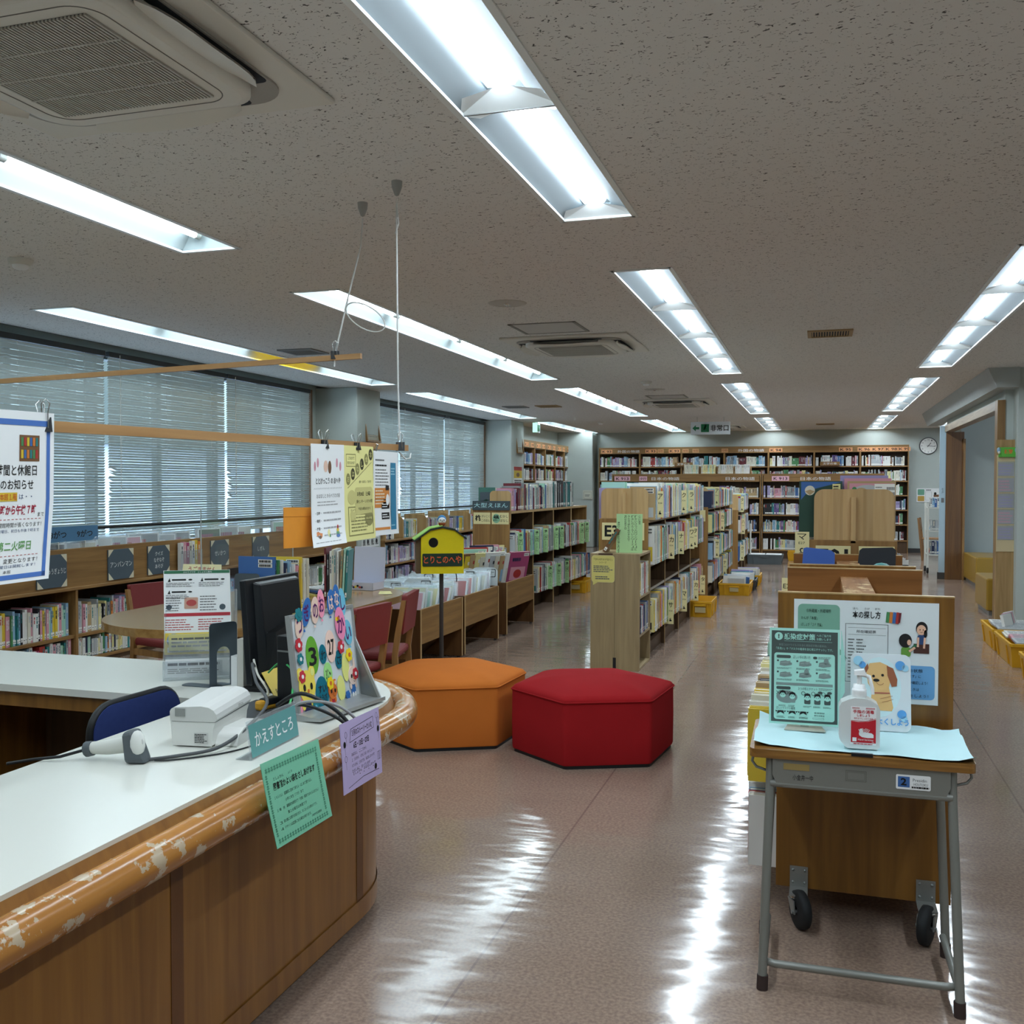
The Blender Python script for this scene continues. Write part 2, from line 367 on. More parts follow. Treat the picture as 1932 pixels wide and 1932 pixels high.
# windows: aluminium sashes and panes; two runs between the columns
ALU = mat('window_aluminium', '8d9292', 0.4, 0.5, 0.3); GL = clear('window_glass', (0.92, 0.97, 1.0), 0.06, 0.02)
for i, (y0, y1, cuts) in enumerate(((5.2, 10.68, (7.09, 8.885)), (11.66, 17.16, (13.31, 15.125)))):
    b = MB()
    b.box(-6.14, y0, 0.74, -6.03, y1, 0.79, ALU); b.box(-6.14, y0, 2.51, -6.03, y1, 2.56, ALU)
    for c in [y0 + 0.02, *cuts, y1 - 0.02]: b.box(-6.14, c - 0.02, 0.74, -6.03, c + 0.02, 2.56, ALU)
    e = [y0, *cuts, y1]
    for k in range(3):
        m = (e[k] + e[k + 1]) / 2; b.box(-6.12, m - 0.035, 0.79, -6.06, m + 0.035, 2.51, ALU)
    fr = b.build('window_%d' % (i + 1)); struct(fr)
    b = MB(); b.poly([(-6.1, y0, 0.79), (-6.1, y1, 0.79), (-6.1, y1, 2.51), (-6.1, y0, 2.51)], GL); b.build('pane', fr)
    b = MB(); b.box(-6.03, y0, 0.72, -5.93, y1, 0.75, OAKH); struct(b.build('windowsill_%d' % (i + 1)))
    b = MB(); b.box(-6.0, y0 - 0.01, 0.75, -5.9, y0 + 0.015, 2.56, TR); b.box(-6.0, y1 - 0.015, 0.75, -5.9, y1 + 0.01, 2.56, TR); struct(b.build('trim_%d' % (i + 3), label='dark timber window jambs'))
    # guard rail along the blinds
    b = MB(); b.cyl((-5.83, y0 + 0.02, 1.04), (-5.83, y1 - 0.02, 1.04), 0.012, BLK, 8)
    for y in (y0 + 0.02, *cuts, y1 - 0.02): b.box(-6.0, y - 0.01, 1.03, -5.83, y + 0.01, 1.05, BLK)
    tag(b.build('guard_rail'), ('black guard rail across the blinds nearest the counter', 'black guard rail across the blinds between the two grey columns')[i], 'rail', 'guard rails along the blinds')
# made-up building across the yard: dark top, pale foot, to tone the blinds
b = MB(); b.box(-15.2, -12, -4, -15.0, 60, 2.3, mat('yard_wall_white', 'b4bdc4', 0.9)); struct(b.build('made_up_yard_wall'))
b = MB(); b.box(-15.6, -12, 2.3, -14.8, 60, 14, mat('facade_green', '59605a', 0.9))
for k in range(30): b.box(-14.8, -11 + k * 2.3, 2.3, -14.6, -10.2 + k * 2.3, 14, mat('facade_pale', '8d9590', 0.9))  # paler bands added to stripe the tone behind the slats
struct(b.build('made_up_facade_wall')); b = MB(); b.box(-15, -12, -4.2, -6.3, 60, -4, mat('yard_asphalt', '9a9c9c', 0.9)); struct(b.build('exterior_ground'))
# venetian blinds
SL = mat('blind_slat', 'd3dad6', 0.45, 0.4)
BL = [(5.30, 7.065, 'leftmost blind, behind the hanging opening-hours notice'), (7.115, 8.865, 'blind right of the leftmost one, above the shelf signs'), (8.905, 10.645, 'blind ending at the nearer grey column'),
      (11.68, 13.285, 'narrow-looking blind just beyond the nearer column'), (13.335, 15.105, 'middle blind between the two grey columns'), (15.145, 17.13, 'blind ending at the farther grey column')]
for i, (y0, y1, lb) in enumerate(BL):
    t = empty('venetian_blind', (-5.92, (y0 + y1) / 2, 2.54)); tag(t, 'pale grey slatted ' + lb, 'blind', 'venetian blinds over the windows')
    hw = (y1 - y0) / 2
    b = MB(); b.box(-0.02, -hw, -0.025, 0.02, hw, 0.02, mat('blind_rail', '3d4041', 0.5)); b.build('headrail', t)
    b = MB(); z = -0.04; k = 0; zb = -1.60 - (0.04 if i % 2 else 0)
    while z > zb:
        d = R.uniform(-0.002, 0.002); e = 0.0
        if i in (1, 2, 4) and -1.28 < z < -0.98 and R.random() < 0.75: e = R.uniform(0.01, 0.05)   # bent slat ends
        ya = -hw + e * 2.2
        b.add([(0.0078, ya, z + 0.0100 + d), (0.0078, hw, z + 0.0100 + d), (-0.0078, hw, z - 0.0100 + d), (-0.0078, ya, z - 0.0100 + d)], [(0, 1, 2, 3)], SL)
        if e: b.add([(0.0068, ya, z + 0.0102 + d), (-0.0068, ya, z - 0.0102 + d), (0.0, -hw, z + e * 0.5)], [(0, 1, 2)], SL)
        z -= 0.0235
    b.build('slats', t)
    b = MB(); b.box(-0.012, -hw, zb - 0.02, 0.012, hw, zb, SL); b.build('bottom_rail', t)
    b = MB()
    for f in (-0.82, -0.1, 0.72): b.cyl((0.014, f * hw, 0), (0.014, f * hw, zb), 0.0012, OFFW, 4); b.cyl((-0.014, f * hw, 0), (-0.014, f * hw, zb), 0.0012, OFFW, 4)
    b.tube([(0.03, -hw * 0.86, 0), (0.03, -hw * 0.86, -1.25)], 0.003, OFFW, 6)
    b.build('cords', t)

# ================================================================== CEILING LIGHTS
WENAM = mat('white_enamel', 'e9eeee', 0.35); LREF = mat('satin_reflector', '8f979b', 0.5, 0.25); TREF = mat('tube_reflector', '8e9697', 0.4, 0.4); ENDC = mat('tube_cap', '8f918c', 0.4)
EM_L = mat('led_bar', 'e6f5ff', emit=LAMP_LED); EM_T = mat('fluorescent_tube', 'e6f7ff', emit=LAMP_TUBE); EM_Y = mat('yellow_tube_sleeve', 'ffd000', emit=LAMP_TUBE * 0.4)
RN = {0: 'row above the ottomans', 1: 'row nearest the doorway', 2: 'row above the counter', 3: 'row nearest the windows'}
def led_fixture(x0, x1, y0, y1, lb):
    t = empty('ceiling_light', ((x0 + x1) / 2, y0, H)); tag(t, lb, 'ceiling light', 'recessed ceiling lights')
    hw, L = (x1 - x0) / 2, y1 - y0; n = 4; c = L / n
    b = MB()
    for x in (-hw, hw): b.box(x - 0.012, -0.012, -0.006, x + 0.012, L + 0.012, 0.004, WENAM)
    for y in (0, L): b.box(-hw, y - 0.012, -0.006, hw, y + 0.012, 0.004, WENAM)
    b.build('trim_frame', t)
    b = MB(); zt = 0.055; hl = 0.062
    for q in (-1, 1):
        pr = [(hw, 0.004), (hw * 0.72, 0.027), (hl + 0.015, 0.049), (hl, zt)]
        vs = [(q * x, y, z) for y in (0, L) for x, z in pr]
        b.add(vs, [(i, i + 1, i + 5, i + 4) if q < 0 else (i + 4, i + 5, i + 1, i) for i in range(3)], LREF, True)
    for y in (0, L): b.poly([(-hw, y, 0.004), (hw, y, 0.004), (hl, y, zt + 0.02), (-hl, y, zt + 0.02)], LREF)
    b.box(-hl - 0.02, 0, zt + 0.012, hl + 0.02, L, zt + 0.02, LREF)
    b.build('reflector', t)
    for k in range(n + 1):
        y = k * c; b = MB(); th = 0.004
        for q in (-1, 1):
            if (k == 0 and q < 0) or (k == n and q > 0): continue
            b.add([(-hw, y + q * th, 0.0), (hw, y + q * th, 0.0), (0.03, y + q * 0.08, 0.044), (-0.03, y + q * 0.08, 0.044), (-hw * 0.78, y + q * 0.09, 0.019), (hw * 0.78, y + q * 0.09, 0.019)],
                  [(0, 1, 2, 3), (0, 3, 4), (1, 5, 2)], WENAM)
        if 0 < k < n: b.box(-hw, y - th, -0.003, hw, y + th, 0.02, mat('divider_edge', '7f8282', 0.5))
        b.build('cross_divider', t)
    for k in range(n):
        b = MB(); y = k * c + 0.085; e = (k + 1) * c - 0.085; p = [(-.052, .056), (-.044, .044), (.044, .044), (.052, .056)]   # shallow lens that shines mostly downwards
        b.add([(x, yy, z) for yy in (y, e) for x, z in p], [(i, i + 1, i + 5, i + 4) for i in range(3)] + [(0, 3, 2, 1), (4, 5, 6, 7)], EM_L); b.build('lamp', t)
    return t
def tube_fixture(x0, x1, y0, y1, lb, yellow=None):
    t = empty('ceiling_light', ((x0 + x1) / 2, y0, H)); tag(t, lb, 'ceiling light', 'recessed ceiling lights')
    hw, L = (x1 - x0) / 2, y1 - y0; n = 4; c = L / n
    b = MB()
    for x in (-hw, hw): b.box(x - 0.012, -0.012, -0.006, x + 0.012, L + 0.012, 0.004, WENAM)
    for y in (0, L): b.box(-hw, y - 0.012, -0.006, hw, y + 0.012, 0.004, WENAM)
    b.build('trim_frame', t)
    b = MB(); zt = 0.12; hi = 0.10
    for q in (-1, 1):
        p = [(q * hw, 0, 0.004), (q * hw, L, 0.004), (q * hi, L, zt), (q * hi, 0, zt)]; b.poly(p if q > 0 else p[::-1], TREF)
    for y in (0, L): b.poly([(-hw, y, 0.004), (hw, y, 0.004), (hi, y, zt), (-hi, y, zt)], TREF)
    b.box(-hi, 0, zt, hi, L, zt + 0.01, TREF); b.build('reflector', t)
    for k in range(n):
        for q in (-0.055, 0.055):
            b = MB(); y = k * c + 0.05; e = (k + 1) * c - 0.05
            b.tube([(q, y, 0.07), (q, e, 0.07)], 0.017, EM_Y if k == yellow else EM_T, 8); tb = b.build('lamp', t)
            b = MB()
            for a in (y - 0.012, e + 0.012): b.cyl((q, a - 0.018, 0.07), (q, a + 0.018, 0.07), 0.019, ENDC, 8); b.box(q - 0.012, a - 0.012, 0.07, q + 0.012, a + 0.012, zt, ENDC)
            b.build('lamp_socket', tb)
    return t
for r, (x0, x1, ty) in enumerate(ROWS):
    for k, (y0, y1) in enumerate(YS):
        lb = ('recessed %s light, %s from the camera in the %s' % ('LED' if ty == LED else 'fluorescent tube', ORD[k], RN[r]))
        if ty == LED: led_fixture(x0, x1, y0, y1, lb)
        else: tube_fixture(x0, x1, y0, y1, lb if not (r == 3 and k == 1) else 'fluorescent ceiling light with one yellow-glowing cell, in the row nearest the windows', 2 if r == 3 and k == 1 else None)

led_fixture(2.25, 2.58, 17.0, 21.4, 'unseen added LED light beyond the doorway, above the white book truck')  # extra fixture out of view, added to brighten the back wall
# ================================================================== CEILING DEVICES
ACW = mat('air_con_white', 'dcd9d0', 0.5); DARK = mat('dark_gap', '2b3038', 0.8); GRL = mat('grille_grey', 'bbb9b0', 0.6)
def air_con(x, y, lb):
    t = empty('ceiling_air_conditioner', (x, y, H)); tag(t, lb, 'air conditioner', 'ceiling cassette air conditioners')
    h = 0.53; b = MB()
    b.box(-h, -h, -0.018, h, h, 0.0, ACW); b.build('outer_panel', t, bevel=0.006)
    b = MB(); p = rr_pts(-0.44, -0.44, 0.88, 0.88, 0.13, 8); b.prism([(a, c, -0.0185) for a, c in p], (0, 0, -0.006), mat('channel_grey', 'a19e97', 0.6))
    for a in range(4):
        b.xf = Matrix.Rotation(a * math.pi / 2, 4, 'Z'); b.prism([(x, y, -0.0246) for x, y in rr_pts(.372, -.30, .062, .60, .02, 3)], (0, 0, -0.001), DARK)
    b.xf = None; b.build('air_channel', t)
    b = MB(); p = rr_pts(-0.375, -0.375, 0.75, 0.75, 0.11, 8); q = rr_pts(-0.35, -0.35, 0.70, 0.70, 0.09, 8); n = len(p)
    b.add([(a, c, -0.0245) for a, c in p] + [(a, c, -0.05) for a, c in p] + [(a, c, -0.058) for a, c in q], [(n * k + i, n * k + (i + 1) % n, n * (k + 1) + (i + 1) % n, n * (k + 1) + i) for k in (0, 1) for i in range(n)], ACW, True)
    b.add([(a, c, -0.058) for a, c in q], [tuple(range(n - 1, -1, -1))], ACW)
    b.tube([(a * 0.88, c * 0.88, -0.0582) for a, c in q], 0.0018, mat('seam_grey', '77756f'), 5, closed=True)
    b.build('center_cover', t)
    b = MB(); g = 0.265; b.box(-g, -g, -0.0592, g, g, -0.0585, mat('grille_dark', '53565a', 0.7))
    k = -g
    while k < g: b.box(k, -g, -0.0645, k + 0.006, g, -0.0593, GRL); k += 0.0115
    for f in (-0.5, 0, 0.5): b.box(-g, f * g - 0.004, -0.0655, g, f * g + 0.004, -0.0594, GRL)
    b.build('grille', t)
    for a in range(4):
        b = MB(); b.xf = Matrix.Rotation(a * math.pi / 2, 4, 'Z')
        n = 10; U = []; 
        for i in range(n + 1):
            s_ = -1 + 2 * i / n; wd = 0.048 * (1 - abs(s_) ** 4) + 0.004; U.append((s_ * 0.27, wd, 0.012 * (1 - s_ * s_)))
        top = [(0.408 - w_, y_, -0.028 - z_) for y_, w_, z_ in U]; bot = [(0.408 + w_, y_, -0.05 - z_) for y_, w_, z_ in U]
        b.add(top + bot, [(i, i + 1, n + 2 + i, n + 1 + i) for i in range(n)], ACW, True)
        b.add([(p_[0], p_[1], p_[2] + 0.006) for p_ in top + bot], [(n + 1 + i, n + 2 + i, i + 1, i) for i in range(n)], ACW, True)
        b.build('louver_vane', t)
    return t
for y, lb in ((2.26, 'large white cassette air conditioner overhead, nearest the camera'), (8.18, 'cassette air conditioner beyond the near square ceiling hatch'),
              (14.25, 'cassette air conditioner midway down the room in front of the exit sign'), (20.3, 'far cassette air conditioner partly behind the hanging exit sign')): air_con(-1.985, y, lb)
for y, lb in ((7.28, 'square grey-framed ceiling hatch before the second air conditioner'), (13.35, 'square ceiling hatch before the third air conditioner')):
    b = MB(); 
    for x0, y0, x1, y1 in ((-.26, -.24, .26, -.225), (-.26, .225, .26, .24), (-.26, -.24, -.235, .24), (.235, -.24, .26, .24)): b.box(x0, y0, -0.006, x1, y1, 0, mat('hatch_frame', '8a8a84', 0.5))
    b.box(-.235, -.225, -0.003, .235, .225, 0, mat('hatch_board', 'c6c5c2', 0.9)); tag(b.build('ceiling_hatch', loc=(-1.985, y, H)), lb, 'hatch', 'ceiling inspection hatches')
for (x, y), lb in (((-4.1, 4.26), 'round smoke detector left, near the nearest window-side light'), ((-1.93, 11.36), 'small smoke detector between the two middle air conditioners'), ((-3.97, 18.28), 'far smoke detector above the left shelves')):
    t = empty('smoke_detector', (x, y, H)); tag(t, lb, 'smoke detector', 'smoke detectors')
    b = MB(); b.lathe([(0.0, -0.03), (0.045, -0.03), (0.06, -0.02), (0.065, 0)], (0, 0, 0), OFFW); b.build('base', t)
    b = MB(); b.lathe([(0, -0.05), (0.03, -0.05), (0.04, -0.042), (0.042, -0.03)], (0, 0, 0), WHITE); b.build('sensor_head', t)
for y, lb in ((6.22, 'round ceiling speaker near the first hatch'), (12.3, 'farther round ceiling speaker near the second hatch')):
    t = empty('ceiling_speaker', (-1.985, y, H)); tag(t, lb, 'speaker', 'ceiling speakers')
    b = MB(); b.lathe([(0.115, -0.004), (0.125, -0.004), (0.13, 0)], (0, 0, 0), mat('speaker_rim', 'b9b6ae', 0.5)); b.lathe([(0, -0.008), (0.1, -0.006), (0.115, -0.003)], (0, 0, 0), mat('speaker_grille', 'c2c0ba', 0.7)); b.build('grille', t)
    b = MB(); b.lathe([(0, -0.022), (0.012, -0.02), (0.022, -0.008)], (0, 0, 0), CHROME); b.build('center_cap', t)
for x, y, c, lb in ((0.067, 8.17, 'a8906a', 'tan slotted ceiling vent right of the aisle lights'), (-3.94, 14.4, 'a8906a', 'tan ceiling vent between two rows of tube lights'), (0.09, 20.1, 'a8906a', 'far tan ceiling vent near the back wall'),
                    (-4.45, 7.9, '8d8f8e', 'grey ceiling vent beside the yellow-glowing light'), (-4.46, 14.4, '8d8f8e', 'grey ceiling vent beside the farther window lights')):
    t = empty('ceiling_vent', (x, y, H)); tag(t, lb, 'vent', 'ceiling vents'); m = mat('vent_' + c, c, 0.6)
    b = MB(); w_ = 0.17
    for a in ((-w_, -.17, w_, -.14), (-w_, .14, w_, .17), (-w_, -.14, -w_ + .03, .14), (w_ - .03, -.14, w_, .14)): b.box(a[0], a[1], -0.012, a[2], a[3], 0, m)
    b.build('frame', t)
    b = MB(); b.box(-.14, -.14, -0.003, .14, .14, 0, DARK)
    for k in range(14): b.box(-.135 + k * .02, -.14, -0.009, -.127 + k * .02, .14, -0.003, m)
    b.build('louver', t)
# hanging emergency exit sign
t = empty('exit_sign', (-1.84, 17.5, 2.41)); tag(t, 'white hanging exit sign with green arrow and running figure', 'sign')
b = MB(); b.box(-.34, -.03, -0.11, .34, .03, 0.11, mat('exit_panel', 'd6dde0', 0.4))
s = Sheet(b, (-.34, -.03, -.11), (1, 0, 0), (0, 0, 1)); GR = mat('exit_green', '1f7a4d', 0.5)
s.poly([(.03, .11), (.09, .165), (.09, .13), (.15, .13), (.15, .09), (.09, .09), (.09, .055)], GR); s.rect(.18, .04, .14, .14, GR)
W2 = mat('exit_white', 'e6efe9', 0.5); s.ell(.26, .155, .014, .014, W2); s.line((.255, .14), (.24, .1), .022, W2); s.line((.24, .1), (.265, .075), .013, W2); s.line((.265, .075), (.27, .05), .012, W2); s.line((.24, .1), (.215, .08), .012, W2); s.line((.215, .08), (.2, .085), .01, W2); s.line((.25, .135), (.285, .12), .01, W2); s.line((.25, .135), (.22, .13), .01, W2)
s.text('非常口', .345, .055, .31, .11, BLACK, bold=0.02); b.build('sign_panel', t)
for x in (-.23, .23): b = MB(); b.cyl((x, 0, .11), (x, 0, .197), .006, CHROME, 8); b.build('hanging_rod', t)
b = MB(); b.box(-5.13, 17.75, 2.40, -5.1, 18.05, 2.58, mat('exit_panel', 'd6dde0')); s = Sheet(b, (-5.1, 17.75, 2.4), (0, 1, 0), (0, 0, 1)); s.rect(.02, .03, .26, .12, GR); b.box(-5.12, 17.88, 2.58, -5.11, 17.92, 2.607, CHROME)
b.box(-5.16, 17.74, 2.40, -5.07, 17.75, 2.58, mat('exit_end', '9fd9c0', emit=0.6)); tag(b.build('exit_sign_small'), 'small green exit sign seen edge-on near the farther column', 'sign')
# ================================================================== BOOKS
PAL = dict(white='e6e6e2', ivory='dcd8c6', silver='b9bec0', grey='8d9396', sky_blue='8fb4cf', blue='3f6aa8', navy='26304f', teal='2f7f80', mint='a8d6c2', green='4d8b57', forest_green='27473a', yellow='dfc23e',
           primrose='e6dc9a', orange='d67f3a', red='b23a36', maroon='6b2430', pink='d99aa8', magenta='a84a72', lilac='a79bc4', purple='6a548c', brown='7a5639', tan='b99e74', black='22242a')
PMAT = {k: mat('cover_' + k, v, 0.35, 0.5) for k, v in PAL.items()}
PAGES = mat('page_block', 'd9d3c2', 0.8); SPL = mat('spine_label', 'f0f0ea', 0.6); BARC = mat('barcode', '3a3a3c', 0.6)
MIX_PALE = ['white'] * 6 + ['ivory'] * 3 + ['silver'] * 4 + ['grey'] * 2 + ['sky_blue'] * 3 + ['blue', 'navy', 'teal', 'mint', 'green', 'yellow', 'primrose', 'primrose', 'orange', 'red', 'pink', 'pink', 'lilac', 'tan', 'black']
MIX_NOVEL = ['white'] * 5 + ['ivory'] * 4 + ['silver'] * 3 + ['grey'] * 2 + ['sky_blue'] * 2 + ['blue', 'navy', 'teal', 'maroon', 'lilac', 'lilac', 'purple', 'brown', 'tan', 'black', 'pink', 'green', 'red', 'primrose']
MIX_MANGA = ['white'] * 5 + ['pink'] * 4 + ['ivory', 'teal', 'mint', 'green', 'yellow', 'sky_blue', 'red', 'magenta', 'black', 'navy', 'silver', 'silver']
MIX_FOLK = ['white'] * 4 + ['ivory'] * 3 + ['silver'] * 3 + ['grey', 'grey', 'tan', 'sky_blue', 'mint', 'blue', 'red', 'pink', 'primrose', 'brown', 'green', 'navy']
MIX_PURPLE = ['lilac', 'lilac', 'purple', 'silver', 'grey', 'sky_blue', 'pink', 'black', 'white', 'maroon']
def book_mesh(b, t, h, d, col, simple=False, front=False):
    """spine at y=0 facing -y, thickness along x, origin at the middle of the spine's foot"""
    c = 0.0022 if t > 0.009 else 0.0014; a = t / 2; m = PMAT[col]
    if simple:
        b.box(-a, 0, 0, a, d, h, m)
    else:
        pts = [(-a, 0, 0), (a, 0, 0), (a, d, 0), (a - c, d, 0), (a - c, c, 0), (-a + c, c, 0), (-a + c, d, 0), (-a, d, 0)]
        b.prism(pts, (0, 0, h), m)
        b.box(-a + c, c, 0.003, a - c, d - 0.003, h - 0.003, PAGES)
    s = Sheet(b, (-a, 0, 0), (1, 0, 0), (0, 0, 1))
    if t > 0.006:
        k = PMAT[R.choice(('white', 'black', 'ivory', 'silver', 'navy', 'red', 'teal'))] ; q = R.uniform(0.3, 0.5) * h
        n = R.randint(2, 4); y = h * 0.9
        for i in range(n):
            e = R.uniform(0.06, 0.16) * h; s.rect(t * 0.28, y - e, t * R.uniform(0.3, 0.45), e * 0.86, k); y -= e
        if R.random() < 0.85:
            s.rect(t * 0.08, h * 0.07, t * 0.84, min(h * 0.13, 0.03), SPL)
            if not simple: s.rect(t * 0.25, h * 0.07 + 0.008, t * 0.5, 0.005, BARC, 2)
    if front:   # cover art and stickers on the side that faces the aisle end (-x)
        s = Sheet(b, (-a, d, 0), (0, -1, 0), (0, 0, 1)); k = PMAT[R.choice(list(PAL))]
        s.rect(d * 0.08, h * 0.08, d * 0.84, h * R.uniform(0.2, 0.4), k); s.ell(d * 0.5, h * 0.4, d * 0.2, d * 0.16, PMAT[R.choice(list(PAL))], 2)
        for z in (0.8, 0.88): s.rect(d * 0.55, h * z, d * 0.38, h * 0.07, SPL, 3); s.lines(d * 0.58, h * z + h * 0.012, d * 0.32, h * 0.045, 1, BARC, 4, fill=1, rnd=0, words=True)
def put_book(name, col, t, h, d, loc, rz, label, group, lean=0, front=False, cat='book'):
    b = MB(); book_mesh(b, t, h, d, col, front=front)
    o = b.build(name, loc=loc, rot=(0, lean, rz)); return tag(o, label, cat, group)
THK = lambda t: 'thin' if t < 0.017 else 'thick' if t > 0.03 else 'slim'
def book_row(name, face, x, a0, a1, z, hr, dr, tr, mix, where, group, one=True, mb=None, cols=None, gap=0.0012, lean=0.05, cat='book', frontfirst=True, blank=()):
    """a row of upright books whose spines face '+x', '-x' or '-y'; runs from a0 to a1; ONE=False adds them to mesh MB instead"""
    a = a0; i = 0; rz = {'+x': math.pi / 2, '-x': -math.pi / 2, '-y': 0.0}[face]; series = 0
    while True:
        if cols: col = cols[i % len(cols)]
        else:
            if series <= 0: sc_, sh, st, sd = R.choice(mix), R.uniform(*hr), R.uniform(*tr), R.uniform(*dr); series = R.choice((1, 1, 1, 1, 2, 3, 5)) if not one else R.choice((1, 1, 1, 1, 2))
            series -= 1; col = sc_
        if cols: t, h, d = R.uniform(*tr), R.uniform(*hr), R.uniform(*dr)
        else: t, h, d = st, sh * R.uniform(0.985, 1.0), sd
        if a + t > a1: break
        m = a + t / 2
        if not any(p - 0.005 < m + t / 2 and m - t / 2 < q + 0.005 for p, q in blank):
            out = R.uniform(0, 0.012); loc = (x - (out if face == '+x' else -out if face == '-x' else 0), m, z) if face != '-y' else (m, x + out, z)
            L = 0
            if one:
                lb = '%s %s book, %s %s' % (THK(t), col.replace('_', ' '), ordn(i), where)
                put_book(name, col, t, h, d, loc, rz, lb, group, L, front=(i == 0 and frontfirst), cat=cat)
            else:
                mb.xf = Matrix.Translation(loc) @ Matrix.Rotation(rz, 4, 'Z'); book_mesh(mb, t, h, d, col, simple=True); mb.xf = None
            i += 1
        a += t + gap + (R.uniform(0.02, 0.05) if R.random() < 0.015 else 0)
    return i
def divider(ch, x, y, z, h, lab, w=0.05, m=None, sub='E26', box=False, top=None, px=1, grp='cream index dividers'):
    """tall index board between books; its printed strip sticks out past the spines"""
    b = MB(); m = m or CREAM; b.box(x - 0.2 * px, y - 0.002, z, x + w * px, y + 0.002, z + h, m)
    s = Sheet(b, (x if px > 0 else x - w, y - 0.002, z), (1, 0, 0), (0, 0, 1))
    if top: s.text(top, w * 0.2, h * 0.80, w * 0.62, h * 0.15, BLACK, bold=0.03)
    if box:
        s.frame(w * 0.12, h * 0.52, w * 0.78, h * 0.22, w * 0.06, BLACK); s.text(ch, w * 0.27, h * 0.555, w * 0.46, h * 0.15, BLACK, bold=0.02)
        s.vtext('むかし', w * 0.36, h * 0.12, w * 0.3, h * 0.36, BLACK)
    else:
        s.text(ch, w * 0.12, h * 0.68, w * 0.76, h * 0.22, BLACK, bold=0.01); s.text(sub, w * 0.2, h * 0.52, w * 0.6, h * 0.055, BLACK)
        s.ell(w * 0.45, h * 0.14, w * 0.22, h * 0.028, BLACK); s.arc(w * 0.5, h * 0.2, w * 0.2, 60, 250, w * 0.1, BLACK); s.line((w * 0.42, h * 0.2), (w * 0.68, h * 0.13), w * 0.1, BLACK)
    tag(b.build('index_divider'), lab, 'divider', grp)

# ---- double-sided picture-book cases down the middle (E3x, E2x, and the one behind)
PIC = 'picture books in the aisle bookcase'
def aisle_case(x0, x1, y0, bays, bw, tiers, lb, sign, zt=1.12, end_board=True):
    t = empty('bookcase', ((x0 + x1) / 2, y0, 0)); tag(t, lb, 'bookcase', 'double-sided picture-book cases'); w = (x1 - x0) / 2; L = bays * bw
    b = MB(); b.box(-w, 0, 0, w, 0.025, zt + 0.015, OAK); b.build('end_panel', t, bevel=0.003)
    b = MB(); b.box(-w, L - 0.02, 0, w, L, zt + 0.015, OAK); b.build('end_panel', t)
    for k in range(1, bays):
        b = MB(); b.box(-w + 0.01, k * bw - 0.01, 0, w, k * bw + 0.01, zt, DARKIN); b.box(w, k * bw - 0.01, 0, w + 0.006, k * bw + 0.01, zt, EDGE); b.box(-w - 0.004, k * bw - 0.01, 0, -w + 0.01, k * bw + 0.01, zt, EDGE); b.build('upright', t)
    b = MB(); b.box(-0.01, 0.025, 0.02, 0.01, L - 0.02, zt, DARKIN); b.build('back_panel', t)
    for z in tiers:
        b = MB(); b.box(-w + 0.004, 0.025, z - 0.02, w - 0.004, L - 0.02, z, DARKIN); b.box(w - 0.004, 0.025, z - 0.02, w + 0.002, L - 0.02, z, EDGE if z > 1 else mat('lip_steel', 'b5b0a6', 0.4, 0.5, 0.4)); b.build('shelf', t)
    b = MB(); b.box(-w + 0.03, 0.03, 0, w - 0.03, L - 0.03, 0.10, DARKIN); b.build('plinth', t)
    if end_board:
        b = MB(); p = rr_pts(-0.192, zt - 0.1, 0.384, 0.358, 0.05, 6); b.prism([(x, 0.03, z) for x, z in p], (0, 0.022, 0), BEECH)
        bo = b.build('end_stop', t, bevel=0.003); b = MB(); b.prism([(-0.012, 0.03, zt + 0.02), (0.012, 0.03, zt + 0.02), (0.012, 0.03, zt + 0.225), (-0.012, 0.03, zt + 0.225)], (0, -0.025, 0), BEECH); b.build('brace', bo)
    if sign:
        b = MB(); b.box(-w + 0.02, -0.004, zt - 0.16, w - 0.03, -0.0005, zt - 0.02, CREAM); s = Sheet(b, (-w + 0.02, -0.004, zt - 0.16), (1, 0, 0), (0, 0, 1)); s.text(sign, 0.022, 0.025, 0.18, 0.095, BLACK, bold=0.03); b.build('sign_plate', t)
    return t
aisle_case(-1.705, -1.31, 7.82, 4, 0.89, (1.12, 0.76, 0.565, 0.21), 'light oak aisle bookcase with rounded end board, behind the pale box shelf', 'E30')
NB = {'top': (1.122, (0.255, 0.31)), 'middle': (0.762, (0.265, 0.315)), 'lowest': (0.212, (0.25, 0.31))}
DIVS = {'top': [(8.02, 'ア'), (9.48, 'ク'), (10.07, 'ラ')], 'middle': [(8.67, 'カ'), (9.31, 'ナ'), (10.11, 'ワ'), (10.39, 'ヲ')], 'lowest': [(8.645, 'サ'), (9.555, 'マ'), (10.495, 'カ'), (11.125, 'タ')]}
DZ = {'top': 1.14, 'middle': 0.755, 'lowest': 0.18}
leftstuff = MB()
for sh, (z, hr) in NB.items():
    bl = [(y - 0.004, y + 0.004) for y, c in DIVS[sh]]
    for k in range(4):
        a0, a1 = 7.82 + k * 0.89 + 0.03, 7.82 + (k + 1) * 0.89 - 0.025
        if k == 0: a0 = 7.9
        if sh == 'lowest' and k == 3: a1 -= 0.06
        book_row('picture_book', '+x', -1.262, a0 - .012, a1 + .012, z, hr, (0.20, 0.225) if sh != 'top' else (0.2, 0.22), (0.014, 0.036) if k < 2 else (0.02, 0.042), MIX_PALE, 'on the %s shelf, %s bay of near aisle bookcase' % (sh, ORD[k]), PIC, blank=bl, cat='picture book')
        book_row('x', '-x', -1.73, a0, a1, z, hr, (0.19, 0.2), (0.014, 0.034), ['navy', 'blue'] + MIX_PALE, '', '', one=False, mb=leftstuff)
    for y, c in DIVS[sh]:
        divider(c, -1.268, y, DZ[sh], 0.215, 'cream index board marked %s on the %s shelf of the near aisle bookcase' % (c, sh))
